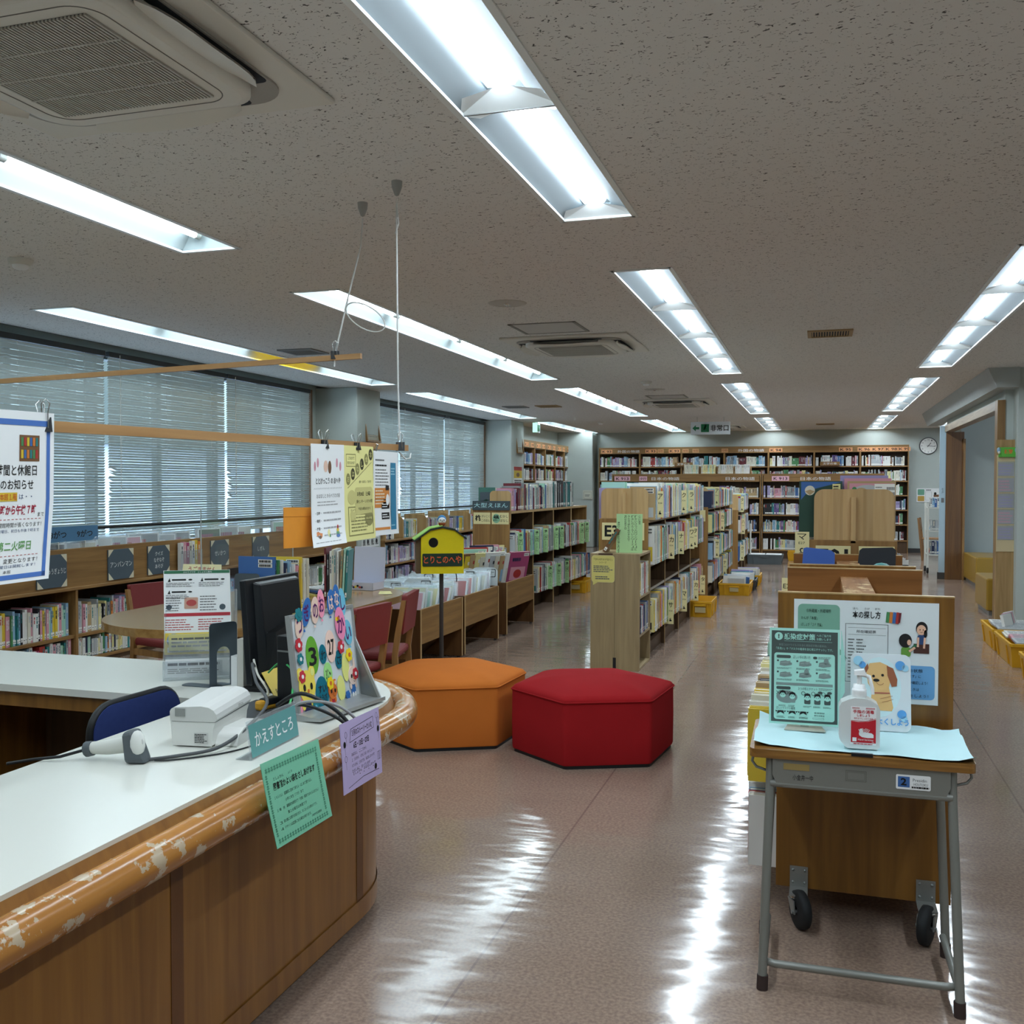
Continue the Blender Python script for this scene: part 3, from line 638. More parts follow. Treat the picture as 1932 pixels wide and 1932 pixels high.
tag(leftstuff.build('shelved_picture_books'), 'picture books packed on the left side of the near aisle bookcase', 'books', kind='stuff')
divider('ワ', -1.72, 7.87, 0.19, 0.215, 'cream index board poking out low on the left of the pale box shelf', px=-1)
aisle_case(-1.705, -1.31, 12.24, 4, 0.76, (1.12, 0.82, 0.485, 0.2), 'second aisle bookcase, beyond the yellow tote by the first one', 'E20')
far = MB(); T2 = ((1.122, (0.2, 0.26)), (0.822, (0.2, 0.25)), (0.487, (0.2, 0.27)), (0.202, (0.2, 0.25)))
for z, hr in T2:
    for k in range(4):
        book_row('x', '+x', -1.255, 12.24 + k * 0.76 + 0.02, 12.24 + (k + 1) * 0.76 - 0.012, z, hr, (0.19, 0.2), (0.012, 0.032), MIX_PALE, '', '', one=False, mb=far)
for c, y, z, n in (('ア', 12.57, 1.15, 'top'), ('カ', 13.33, 0.80, 'upper middle'), ('サ', 12.64, 0.485, 'lower middle'), ('ナ', 13.73, 0.16, 'lowest')): divider(c, -1.26, y, z, 0.235, 'cream index board marked %s on the %s shelf of the second aisle bookcase' % (c, n))
t = aisle_case(-1.62, -1.23, 15.9, 3, 0.72, (1.0, 0.65, 0.2), 'third aisle bookcase, farthest back beside the white post', None, zt=1.0)
for z, hr in ((1.002, (0.2, 0.27)), (0.652, (0.2, 0.28)), (0.202, (0.22, 0.3))): book_row('x', '+x', -1.2, 15.95, 17.9, z, hr, (0.19, 0.2), (0.012, 0.03), MIX_PALE, '', '', one=False, mb=far)
for c, y, z, n in (('タ', 16.0, 0.98, 'top'), ('ハ', 16.25, 0.62, 'middle'), ('ク', 16.1, 0.2, 'lowest')): divider(c, -1.2, y, z, 0.25, 'cream index board marked %s on the %s shelf of the third aisle bookcase' % (c, n))
tag(far.build('distant_picture_books'), 'picture books on the second and third aisle bookcases', 'books', kind='stuff')
# low pale-ash box shelf at the near end of the aisle case
t = empty('display_shelf', (-1.475, 7.3, 0)); tag(t, 'pale ash box shelf with a yellow speech-bubble notice on its end', 'shelf')
b = MB(); b.box(-0.187, 0, 0, 0.0, 0.022, 0.885, ASH); b.box(0.002, 0, 0, 0.19, 0.022, 0.885, ASH); b.box(-0.012, -0.0012, 0.0, 0.012, 0, 0.095, BLK); b.build('end_panel', t, bevel=0.002)
b = MB(); b.box(-0.187, 0.022, 0.865, 0.19, 0.5, 0.885, ASH); b.build('top_board', t, bevel=0.002)
for z in (0.02, 0.27, 0.56): b = MB(); b.box(-0.185, 0.022, z - 0.018, 0.188, 0.48, z, ASH); b.build('shelf', t)
b = MB(); b.box(-0.187, 0.48, 0, 0.19, 0.5, 0.885, ASH); b.build('end_panel', t)
b = MB(); b.box(-0.187, 0.022, 0, -0.17, 0.48, 0.865, ASH); b.build('back_panel', t)
for z, n, cs, hh in ((0.562, 'upper', ['yellow', 'yellow', 'ivory', 'white', 'silver', 'tan', 'primrose', 'white', 'grey', 'red', 'white', 'silver', 'ivory', 'sky_blue', 'white'], (0.24, 0.245)), (0.272, 'middle', ['red', 'navy', 'pink', 'sky_blue', 'white', 'red', 'blue', 'navy', 'maroon', 'silver', 'red', 'blue', 'black', 'white'], (0.2, 0.22))):
    book_row('series_book', '+x', -1.285, 7.335, 7.77, z, hh, (0.15, 0.17), (0.02, 0.03), MIX_PALE, 'on the %s level of the pale box shelf' % n, 'books in the pale ash box shelf', cols=cs)
b = MB(); s = Sheet(b, (-1.653, 7.2995, 0.665), (1, 0, 0), (0, 0, 1), k=2); bub = rr_pts(0, 0.0, 0.178, 0.205, 0.022)
bb = [(-1.653 + x, 7.2985, 0.665 + z) for x, z in bub]; b.prism(bb, (0, 0.001, 0), CREAM)
OUT = mat('bubble_yellow', 'd9cf7a', 0.7); b.prism([(-1.653 + x, 7.2985, 0.665 + z) for x, z in ((0.01, 0.012), (0.05, 0.001), (0.012, -0.022))], (0, 0.001, 0), OUT)
s.rrect(0.002, 0.002, 0.174, 0.201, 0.02, OUT); s.text('「かいけつゾロリ」', 0.02, 0.166, 0.14, 0.018, BLACK, 4); s.text('シリーズ', 0.06, 0.145, 0.055, 0.014, BLACK, 4); s.lines(0.015, 0.075, 0.148, 0.055, 4, INK, 4); s.lines(0.03, 0.02, 0.12, 0.03, 2, INK, 4)
tag(b.build('speech_bubble_notice'), 'yellow speech-bubble notice on the end of the pale ash box shelf', 'notice')
b = MB(); b.prism([(-1.484, 7.40, 0.887), (-1.283, 7.40, 0.887), (-1.283, 7.41, 1.184), (-1.484, 7.41, 1.184)], (0, 0.0012, 0), LGREEN)
s = Sheet(b, (-1.484, 7.40, 0.887), (1, 0, 0), (0, 0.01, 0.297))
for x, tx, h_ in ((0.168, 'ここにある', 0.07), (0.14, '「かいけつゾロリシリーズ」と', 0.27), (0.115, '「おしりたんていシリーズ」は', 0.27), (0.086, 'みんなで読むための本なので', 0.2), (0.06, '借りられません。', 0.11), (0.008, '※借りられる本は別の棚にあります', 0.24)):
    s.vtext(tx, x, 0.287 - h_ - (0.05 if x < 0.02 else 0), 0.02, h_, BLACK)
o = b.build('green_notice_card'); tag(o, 'pale green notice card with vertical writing on the pale ash box shelf', 'notice')
b = MB(); b.box(-1.44, 7.405, 0.8855, -1.32, 7.44, 0.893, clear('acrylic', (0.95, 0.97, 0.98), 0.12, 0.12)); tag(b.build('card_holder'), 'clear acrylic foot holding the pale green notice card', 'card stand')
b = MB(); book_mesh(b, 0.024, 0.21, 0.15, 'brown', front=True); tag(b.build('leaning_book', loc=(-1.575, 7.37, 0.893), rot=(0, math.radians(33), 0)), 'brown-covered book leaning on top of the pale ash box shelf', 'book')
b = MB(); b.poly([(-1.6, 7.302, 0.8856), (-1.49, 7.302, 0.8856), (-1.49, 7.33, 0.8856), (-1.6, 7.33, 0.8856)], mat('brown_tape', '4a3326', 0.4)); b.box(-1.6, 7.2985, 0.875, -1.49, 7.2995, 0.8856, mat('brown_tape', '4a3326')); tag(b.build('tape_strip'), 'brown tape strip on the top edge of the pale ash box shelf', 'tape')

# ---- folk-tale case on the left (dark sign on its end)
FT = 'folk-tale books in the case with the dark sign'
t = empty('bookcase', (-3.24, 9.6, 0)); tag(t, 'oak bookcase with a dark large-picture-book sign on its end panel', 'bookcase'); bw = 0.875
b = MB(); b.box(-0.2, 0, 0, 0.2, 0.025, 1.145, OAK); b.build('end_panel', t, bevel=0.003)
b = MB(); b.box(-0.2, 4 * bw - 0.025, 0, 0.2, 4 * bw, 1.13, OAK); b.build('end_panel', t)
for k in (1, 2, 3): b = MB(); b.box(-0.19, k * bw - 0.01, 0, 0.195, k * bw + 0.01, 1.11, DARKIN); b.box(0.195, k * bw - 0.011, 0, 0.203, k * bw + 0.011, 1.13, EDGE); b.build('upright', t)
b = MB(); b.box(-0.2, 0.025, 1.11, 0.2, 4 * bw - 0.025, 1.13, OAKH); b.box(0.2, 0.025, 1.108, 0.205, 4 * bw, 1.132, EDGE); b.build('top_board', t)
for z in (0.64, 0.2): b = MB(); b.box(-0.19, 0.025, z - 0.02, 0.2, 4 * bw - 0.025, z, DARKIN); b.build('shelf', t)
b = MB(); b.box(-0.2, 0.025, 0.02, -0.18, 4 * bw - 0.025, 1.11, DARKIN); b.build('back_panel', t)
b = MB(); b.box(-0.17, 0.03, 0, 0.05, 4 * bw - 0.03, 0.12, DARKIN); b.build('plinth', t)
b = MB(); p = rr_pts(-0.02, 1.0, 0.225, 0.345, 0.04, 6); b.prism([(x, 0.028, z) for x, z in p], (0, 0.02, 0), BEECH); b.build('end_stop', t, bevel=0.003)
b = MB(); b.prism([(-0.2, -0.012, 1.146), (0.2, -0.012, 1.146), (0.2, 0.0, 1.24), (-0.2, 0.0, 1.24)], (0, 0.03, 0), mat('sign_slate', '3c4a50', 0.6))
s = Sheet(b, (-0.2, -0.012, 1.146), (1, 0, 0), (0, 0.012, 0.094)); s.text('大型えほん', 0.015, 0.025, 0.37, 0.05, mat('chalk_blue', 'a9d5da', 0.6), bold=0.005); b.build('sign_block', t)
b = MB(); s = Sheet(b, (-0.2, 0, 1.0), (1, 0, 0), (0, 0, 1))
for x, k, u, v in ((0.01, '桃', 'がいこく', 'このほん'), (0.21, '緑', 'むかし', 'ばなし')):
    b.box(-0.2 + x, -0.003, 1.0, -0.2 + x + 0.185, -0.0004, 1.12, CREAM); s2 = Sheet(b, (-0.2 + x, -0.003, 1.0), (1, 0, 0), (0, 0, 1))
    if k == '緑': s2.ell(0.05, 0.06, 0.042, 0.048, mat('sign_green', '8fbf9d', 0.7))
    s2.text(k, 0.02, 0.03, 0.06, 0.065, BLACK, 3, bold=0.03); s2.text(u, 0.09, 0.068, 0.088, 0.028, BLACK, 3); s2.text(v, 0.09, 0.025, 0.088, 0.028, BLACK, 3)
b.build('sign_plate', t)
LD = {'middle': [(9.757, 'ア'), (10.376, 'カ'), (10.741, 'タ'), (11.22, 'ナ'), (11.467, 'ハ'), (12.526, 'タ'), (12.81, 'ナ')], 'lower': [(10.943, 'カ'), (11.346, 'サ'), (11.728, 'タ')]}
for sh, z, hr in (('middle', 0.642, (0.25, 0.3)), ('lower', 0.202, (0.25, 0.31))):
    bl = [(y - 0.004, y + 0.004) for y, c in LD[sh]]
    for k in range(4):
        if sh == 'lower' and k == 0: continue
        a0, a1 = 9.6 + k * bw + 0.03, 9.6 + (k + 1) * bw - 0.02
        book_row('folk_tale_book', '+x', -2.985, a0 - .012, a1 + .01, z, hr, (0.19, 0.21), (0.016, 0.036), MIX_FOLK, 'on the %s shelf, %s bay of folk-tale case' % (sh, ORD[k]), FT, blank=bl, cat='picture book')
    for y, c in LD[sh]: divider(c, -2.99, y, z - 0.0, 0.27, 'pale green index board marked %s, %s shelf of the folk-tale case%s' % (c, sh, ' (far bay)' if y > 12.3 else ''), m=LGREEN, top='緑', box=True, grp='pale green index dividers')
for k, (a0, a1) in enumerate(((9.68, 10.02), (10.05, 11.35), (11.4, 12.55))):
    book_row('large_book', '+x', -3.08, a0, a1, 1.132, ((0.2, 0.24), (0.24, 0.3), (0.28, 0.33))[k], (0.18, 0.22), (0.016, 0.038), (['lilac', 'tan', 'pink', 'purple'], MIX_FOLK + ['maroon', 'maroon'], ['white', 'white', 'silver', 'teal', 'black', 'grey'])[k],
             'on top of the folk-tale case, %s group' % ('near', 'middle', 'far')[k], 'books standing on top of the folk-tale case', cat='book')
b = MB(); b.box(-3.41, 9.70, 1.132, -3.23, 9.72, 1.38, mat('teal_book', '4c7d72', 0.4, var=0.15, scale=60)); b.box(-3.41, 9.722, 1.135, -3.23, 9.75, 1.378, PAGES); b.box(-3.41, 9.752, 1.132, -3.23, 9.756, 1.38, mat('teal_book')); tag(b.build('large_book'), 'green patterned large book standing face-out on the folk-tale case', 'book', 'books standing on top of the folk-tale case')
b = MB(); o2 = [(-3.385, 9.66, 1.132), (-3.24, 9.66, 1.132), (-3.24, 9.66, 1.34), (-3.385, 9.66, 1.34)]
def bookend(name, loc, rz, w, h, dep, lab, m=None, legs=True):
    """bent steel bookend: tall plate with an arched cut-out, and a tongue along the shelf"""
    m = m or mat('bookend_grey', '55616a', 0.4, 0.5, 0.3); b = MB(); r = w * 0.12; n = 8; iw = w * 0.24
    top = rr_pts(-w / 2, 0, w, h, r, 3); ih = h * 0.62
    inner = [(-iw, 0)] + [(-iw * math.cos(math.pi * i / n), ih - iw + iw * math.sin(math.pi * i / n)) for i in range(n + 1)] + [(iw, 0)]
    out = [(-w / 2, 0), (-w / 2, h - r), (-w / 2 + r * 0.3, h - r * 0.3), (-w / 2 + r, h), (w / 2 - r, h), (w / 2 - r * 0.3, h - r * 0.3), (w / 2, h - r), (w / 2, 0)]
    L = [p for p in out[:4]] ; mid = len(inner) // 2
    pl = [(-w / 2, 0), (-w / 2, h - r), (-w / 2 + r * 0.3, h - r * 0.3), (-w / 2 + r, h), (0, h)] + list(reversed(inner[:mid + 1])); pr = [(-x, z) for x, z in pl]
    for q in (pl, pr): b.prism([(x, 0, z) for x, z in q], (0, 0.0025, 0), m)
    b.prism([(-iw, 0.0, 0), (iw, 0.0, 0), (iw, dep - iw, 0), (iw * 0.7, dep - iw * 0.3, 0), (0, dep, 0), (-iw * 0.7, dep - iw * 0.3, 0), (-iw, dep - iw, 0)], (0, 0, 0.0025), m)
    for q in (-1, 1): b.box(q * iw, 0, 0, q * w / 2, 0.02, 0.0025, m)
    return tag(b.build(name, loc=loc, rz=rz), lab, 'bookend', 'grey steel bookends')
bookend('bookend', (-3.31, 9.655, 1.132), 0, 0.14, 0.2, 0.04, 'dark grey bookend in front of the green book on the folk-tale case')
# ================================================================== WINDOW-SIDE BOOKCASES
XF = -5.4
def win_case(y0, y1, cuts, ztop, zb, shelves, lb, board=True):
    t = empty('low_bookcase', (XF, y0, 0)); tag(t, lb, 'bookcase', 'low bookcases under the windows'); L = y1 - y0; d = 0.46
    if board:
        b = MB(); b.box(-0.025, 0, zb, 0, L, ztop, OAKH); b.build('sign_board', t, bevel=0.003)
        b = MB(); b.box(-d, 0, zb - 0.02, 0.012, L, zb + 0.005, OAKH); b.build('top_board', t, bevel=0.004)
    else:
        b = MB(); b.box(-d, 0, ztop - 0.025, 0.012, L, ztop, OAKH); b.build('top_board', t, bevel=0.004)
    hi = zb - 0.02 if board else ztop - 0.025
    for y in [0.012, *[c - y0 for c in cuts], L - 0.012]: b = MB(); b.box(-d, y - 0.012, 0, 0, y + 0.012, hi, OAK); b.build('upright', t)
    for z in shelves: b = MB(); b.box(-d, 0.02, z - 0.022, -0.01, L - 0.02, z, OAKH); b.build('shelf', t)
    b = MB(); b.box(-d, 0, 0, -d + 0.01, L, hi, DARKIN); b.build('back_panel', t)
    b = MB(); b.box(-d + 0.02, 0.02, 0, -0.03, L - 0.02, 0.06, DARKIN); b.build('plinth', t)
    return t
C1 = (6.125, 7.72, 9.3); win_case(4.55, 10.86, C1, 0.918, 0.62, (0.255, 0.06), 'low oak bookcase with round-cornered slate signs, under the blinds nearest the counter')
WB = 'storybooks in the low window bookcase'
edges = [4.55, *C1, 10.86]
for k, nm in ((0, 'leftmost'), (1, 'second')):
    for z, sn, hr in ((0.257, 'upper', (0.2, 0.255)), (0.062, 'bottom', (0.12, 0.17))):
        a0, a1 = edges[k] + 0.03, edges[k + 1] - 0.02
        if k == 0: a0 = 5.25
        if k == 1: a1 = 6.95
        if k == 0: mix = MIX_MANGA
        else: mix = MIX_PALE
        book_row('storybook', '+x', XF - 0.03, a0, a1, z, hr, (0.14, 0.19), (0.014, 0.03), mix, 'on the %s shelf, %s bay of window bookcase' % (sn, nm), WB, cat='storybook')
st = MB()
for k in (1, 2, 3):
    for z in (0.257, 0.062): book_row('x', '+x', XF - 0.03, (7.0 if k == 1 else edges[k] + 0.03), edges[k + 1] - 0.02, z, (0.13, 0.2) if z < 0.1 else (0.2, 0.25), (0.14, 0.19), (0.012, 0.03), MIX_PALE, '', '', one=False, mb=st)
C2 = (12.9, 14.3, 15.6); win_case(11.66, 17.1, C2, 0.68, 0.68, (0.36, 0.06), 'low oak bookcase between the two grey columns, books also on its top', board=False)
e2 = [11.66, *C2, 17.1]
for k in range(4):
    for z, hr in ((0.362, (0.18, 0.26)), (0.062, (0.18, 0.26))): book_row('x', '+x', XF - 0.03, e2[k] + 0.03, e2[k + 1] - 0.02, z, hr, (0.14, 0.19), (0.012, 0.028), MIX_PURPLE, '', '', one=False, mb=st)
y = 11.75; k = 0
for y, y1 in ((11.75, 12.2), (12.32, 13.0), (13.15, 13.9), (14.05, 14.9), (15.0, 15.9), (16.0, 16.9)):
    b = MB(); p = [(XF - 0.36, 0.68), (XF - 0.02, 0.68), (XF - 0.02, 0.92), (XF - 0.05, 0.965), (XF - 0.10, 0.98), (XF - 0.36, 0.98)]; b.prism([(x, y, z) for x, z in p], (0, 0.02, 0), BEECH); b.box(XF - 0.37, y, 0.68, XF - 0.36, y1, 0.98 + 0.02 * (k % 2), BEECH)
    tag(b.build('book_stop'), 'beech divider board with rounded corner, %s from the nearer column on the low bookcase' % ORD[k], 'divider board', 'beech divider boards'); k += 1
    book_row('x', '+x', XF - 0.05, y + 0.03, y1 - 0.1, 0.682, (0.2, 0.25), (0.14, 0.19), (0.012, 0.03), MIX_PALE, '', '', one=False, mb=st)
tag(st.build('distant_window_books'), 'books filling the farther bays of the low window bookcases', 'books', kind='stuff')
# slate signs
CORN = mat('corner_paper', 'd8cfb4', 0.7); CHALK = mat('chalk_white', 'e4e6e4', 0.7)
for y0, y1, tx, lb in ((5.717, 6.011, ('ねんちゅうぎょうじ',), 'slate square sign for yearly events, first from the left'), (6.463, 6.762, ('アンパンマン',), 'slate square sign with one line of katakana, second from the left'),
                    (6.945, 7.231, ('クイズ', 'なぞなぞ', 'あそび'), 'slate square sign with three lines for quizzes and riddles'), (7.841, 8.128, ('せいかつ',), 'slate square sign reading seikatsu, past the small book pocket'), (8.545, 8.847, ('しぜん',), 'slate square sign reading shizen, farthest along the board')):
    b = MB(); w, h = y1 - y0, 0.242; b.box(XF + 0.0005, y0, 0.641, XF + 0.012, y1, 0.641 + h, SLATE); s = Sheet(b, (XF + 0.012, y0, 0.641), (0, 1, 0), (0, 0, 1)); q = 0.06
    for a in (((0, 0), (q, 0), (0, q)), ((w, 0), (w, q), (w - q, 0)), ((w, h), (w - q, h), (w, h - q)), ((0, h), (0, h - q), (q, h))): s.poly(a, CORN)
    n = len(tx); ch = 0.036 if n > 1 else 0.045
    for i, l_ in enumerate(tx):
        ww = min(w * 0.92, len(l_) * ch * 0.95); s.text(l_, (w - ww) / 2, h / 2 - ch / 2 + (n / 2 - i - 0.5) * ch * 1.5, ww, ch, CHALK, 2)
    tag(b.build('slate_sign'), lb, 'sign', 'slate signs on the window bookcase board')
# clear pocket with booklets on the board
t = empty('booklet_pocket', (XF + 0.013, 7.48, 0.62)); tag(t, 'clear wall pocket of colourful booklets on the board between slate signs', 'pocket')
b = MB(); b.box(-0.012, -0.16, 0, 0.05, 0.16, 0.003, clear('acrylic')); b.box(0.047, -0.16, 0, 0.05, 0.16, 0.2, clear('acrylic')); b.build('pocket_shell', t)
for i, c in enumerate(['white', 'pink', 'magenta', 'ivory', 'white', 'yellow', 'orange']):
    b = MB(); book_mesh(b, 0.036, 0.26 + 0.02 * R.random(), 0.035, c, simple=True); tag(b.build('booklet', loc=(XF + 0.052, 7.355 + i * 0.041, 0.625), rz=math.pi / 2), '%s booklet, %s from the left in the clear pocket on the shelf board' % (c, ORD[i]), 'booklet', 'booklets in the clear pocket')
# bagged picture-card sets standing on top behind the board, and month tags
BAG = clear('plastic_bag', (0.90, 0.94, 0.96), 0.06, 0.12, 0.3)
def bag_card(name, w, h, t_, col, loc, rot, lb, grp, art=True):
    tt = empty(name, loc); tt.rotation_euler = rot; tag(tt, lb, 'picture card set', grp)
    b = MB(); b.box(-w / 2, -t_ / 2, 0, w / 2, t_ / 2, h, WHITE); s = Sheet(b, (-w / 2, -t_ / 2, 0), (1, 0, 0), (0, 0, 1))
    if art:
        s.rect(0.01, 0.01, w - 0.02, h - 0.02, PMAT[col]); s.ell(w * R.uniform(.3, .7), h * .4, w * .2, h * .22, PMAT[R.choice(list(PAL))], 2); s.lines(w * .15, h * .72, w * .6, h * .14, 1, PMAT[R.choice(('white', 'red', 'navy', 'magenta'))], 2, fill=.9)
        s.rect(w * .68, h * .1, w * .22, h * .12, SPL, 3)
    b.build('cards', tt)
    b = MB(); n = 9; e = 0.012
    top = [(-w / 2 - e + (w + 2 * e) * i / n, R.uniform(-0.01, 0.01), h + R.uniform(0.012, 0.045)) for i in range(n + 1)]
    for q in (-1, 1):
        lo = [(-w / 2 - e + (w + 2 * e) * i / n, q * (t_ / 2 + 0.002), 0.0) for i in range(n + 1)]; mi = [(p[0], q * (t_ / 2 + 0.003), h) for p in lo]
        b.add(lo + mi + top, [(k * (n + 1) + i, k * (n + 1) + i + 1, (k + 1) * (n + 1) + i + 1, (k + 1) * (n + 1) + i) for k in (0, 1) for i in range(n)], BAG, True)
    b.build('plastic_bag', tt)
    return tt
G1 = 'bagged card sets behind the sign board'
for i, (y, h, c) in enumerate(((5.95, .33, 'black'), (6.12, .32, 'white'), (6.28, .33, 'ivory'), (6.47, .34, 'white'), (6.66, .35, 'silver'), (6.86, .34, 'pink'), (7.05, .36, 'grey'), (7.28, .34, 'silver'), (7.5, .35, 'grey'), (8.0, .36, 'forest_green'), (8.25, .37, 'silver'), (8.5, .36, 'white'), (9.35, .38, 'mint'), (9.7, .37, 'white'))):
    bag_card('bagged_card_set', 0.26, h, 0.05, c, (-5.52, y, 0.63), (math.radians(R.uniform(-4, 4)), 0, math.radians(R.uniform(55, 78))), 'bagged %s card set, %s from the left behind the slate-signed board' % (c, ordn(i)), G1)
for y, tx, lb in ((6.0, '8がつ', 'blue month tag nearest the hanging notice, partly hidden'), (6.28, '9がつ', 'blue month tag reading September above the bagged sets')):
    b = MB(); b.box(-5.452, y - 0.14, 0.97, -5.45, y + 0.14, 1.085, mat('tag_blue', '4f7ca0', 0.6)); s = Sheet(b, (-5.45, y - 0.14, 0.97), (0, 1, 0), (0, 0, 1)); s.text(tx, 0.05, 0.028, 0.17, 0.055, BLACK, bold=0.02)
    b.box(-5.453, y - 0.004, 0.64, -5.4505, y + 0.004, 0.98, OFFW); tag(b.build('month_tag'), lb, 'tag', 'blue month tags')

# ================================================================== BACK WALL CASES
def tall_case(x0, x1, y, cuts, ztop, zhead, shelves, lb, face='-y', d=0.3, signs=()):
    """front plane at Y (face -y); signs = (x, width, text, style)"""
    t = empty('tall_bookcase', ((x0 + x1) / 2, y, 0)); tag(t, lb, 'bookcase'); c = (x0 + x1) / 2
    b = MB(); b.box(x0 - c, 0, ztop - 0.03, x1 - c, d, ztop, OAKX); b.build('top_board', t)
    b = MB(); b.box(x0 - c + 0.03, 0.004, zhead, x1 - c - 0.03, 0.03, ztop - 0.03, OAKX); s = Sheet(b, (x0 - c, 0.004, 0), (1, 0, 0), (0, 0, 1))
    for sx, sw, tx, st_ in signs:
        zc = zhead + (ztop - 0.03 - zhead) * 0.12; hh = (ztop - 0.03 - zhead) * 0.76
        if st_ == 'w': s.text(tx, sx - x0, zc + hh * .12, sw, hh * .7, WHITE)
        else:
            s.rect(sx - x0, zc, sw, hh, mat('sign_' + st_, {'o': 'e3a06f', 'p': 'e6b3c0', 's': 'cf9a68'}[st_], 0.7)); s.text(tx, sx - x0 + sw * .1, zc + hh * .17, sw * .8, hh * .62, BLACK if st_ != 's' else mat('sign_red_ink', '8a3d24'), 2, bold=0.015)
    b.build('header', t)
    for x in [x0, *cuts, x1]: b = MB(); b.box(max(x0, x - 0.018) - c, 0, 0, min(x1, x + 0.018) - c, d, zhead if x not in (x0, x1) else ztop - 0.03, OAK); b.build('upright', t)
    for z in shelves: b = MB(); b.box(x0 - c + 0.01, 0.006, z - 0.025, x1 - c - 0.01, d, z, OAKX); b.build('shelf', t)
    b = MB(); b.box(x0 - c, d - 0.01, 0, x1 - c, d, ztop - 0.03, DARKIN); b.build('back_panel', t)
    b = MB(); b.box(x0 - c + 0.02, 0.03, 0, x1 - c - 0.02, d - 0.02, shelves[-1] - 0.02, DARKIN); b.build('plinth', t)
    return t
KC = (-3.846, -2.919, -1.991, -1.058, -0.117, 0.806); KS = (1.82, 1.51, 1.21, 0.905, 0.60, 0.27)
tall_case(-4.78, 1.755, 21.8, KC, 2.252, 2.11, KS, 'wall-length oak bookcase across the back wall with orange class labels',
          signs=((-4.72, .25, 'K 93', 'o'), (-4.35, .5, '外国の物語', 'w'), (-3.72, .25, 'K 93', 'o'), (-3.45, .14, 'マ行', 's'), (-3.2, .25, 'K 93', 'o'), (-2.9, .14, 'ヤ行', 's'), (-2.68, .14, 'ラ行', 's'), (-2.05, .14, 'ワ行', 's'), (-1.7, .55, '外国の物語', 'w'), (-1.04, .27, 'K 94', 'o'), (.38, .27, 'K 95', 'o'), (.75, .27, 'K 96', 'o'), (1.02, .27, 'K 97', 'o'), (1.28, .27, 'K 98', 'o'), (1.54, .24, 'K 99', 'o')))
nv = MB(); e = [-4.78, *KC, 1.755]
for k in range(7):
    for z in KS: book_row('x', '-y', 21.83, e[k] + 0.03, e[k + 1] - R.uniform(0.03, 0.1), z, (0.17, 0.235), (0.12, 0.15), (0.013, 0.032), MIX_NOVEL, '', '', one=False, mb=nv)
tall_case(-4.0, -1.085, 19.5, (-3.05, -2.07), 1.63, 1.48, (1.17, 0.846, 0.512, 0.171), 'chest-high oak bookcase with a pink class label, left of the pair before the back wall',
          signs=((-3.95, .32, 'K 913', 'p'), (-3.45, .16, 'タ行', 'p'), (-3.2, .55, '日本の物語', 'w'), (-1.75, .55, '日本の物語', 'w')))
tall_case(-1.065, 1.15, 19.5, (-0.1, 0.55), 1.63, 1.48, (1.17, 0.846, 0.512, 0.171), 'chest-high oak bookcase with a pink class label, right of the pair before the back wall',
          signs=((-.88, .32, 'K 913', 'p'), (-.35, .55, '日本の物語', 'w')))
for ee in ([-4.0, -3.05, -2.07, -1.085], [-1.065, -0.1, 0.55, 1.15]):
    for k in range(3):
        for z in (1.17, 0.846, 0.512, 0.171): book_row('x', '-y', 19.53, ee[k] + 0.03, ee[k + 1] - R.uniform(0.03, 0.08), z, (0.18, 0.235), (0.12, 0.15), (0.013, 0.032), MIX_NOVEL, '', '', one=False, mb=nv)
# paperbacks in cream boxes on the left chest-high case
for i in range(4):
    x = -2.42 + i * 0.33; t = empty('paperback_box', (x, 19.62, 1.63)); tag(t, 'open cardboard box of cream paperbacks, %s from the left atop the chest-high case' % ORD[i], 'box', 'paperback boxes on the chest-high case')
    b = MB(); 
    for a in ((-.155, -.06, -.15, .1), (.15, -.06, .155, .1), (-.15, .095, .15, .1)): b.box(a[0], a[1], 0, a[2], a[3], 0.15, mat('cardboard', 'b08a58', 0.8))
    b.box(-.15, -.06, 0, .15, .1, 0.004, mat('cardboard')); b.build('carton', t)
    b = MB(); book_row('x', '-y', -0.055, -0.145, 0.147, 0.005, (0.17, 0.185), (0.1, 0.11), (0.012, 0.02), ['primrose', 'ivory', 'ivory', 'mint'] if i < 2 else ['ivory', 'white'], '', '', one=False, mb=b); o = b.build('paperbacks', t); o['kind'] = 'stuff'
# left far case facing into the room
t = tall_case(-2.0, 2.0, 0, (-1.2, -0.4, 0.4, 1.2), 2.29, 2.15, (1.82, 1.51, 1.2, 0.9, 0.6, 0.27), 'oak bookcase along the far left wall beyond the farther column', signs=tuple((-1.9 + i * .42, .2 if i % 2 else .28, ('K 2', '文庫', 'K 3', 'K 4', 'K 5', 'K 6', 'K 7', 'K 8', 'K 9')[i], 'o') for i in range(9)))
t.location = (-5.46, 20.15, 0); t.rotation_euler = (0, 0, math.pi / 2)
for k in range(5):
    for z in (1.82, 1.51, 1.2, 0.9, 0.6, 0.27): book_row('x', '+x', -5.48, 18.15 + k * 0.8 + 0.03, 18.15 + (k + 1) * 0.8 - 0.05, z, (0.18, 0.245), (0.12, 0.15), (0.014, 0.034), MIX_NOVEL, '', '', one=False, mb=nv)
tag(nv.build('novels'), 'novels shelved in the tall cases at the far end of the room', 'books', kind='stuff')
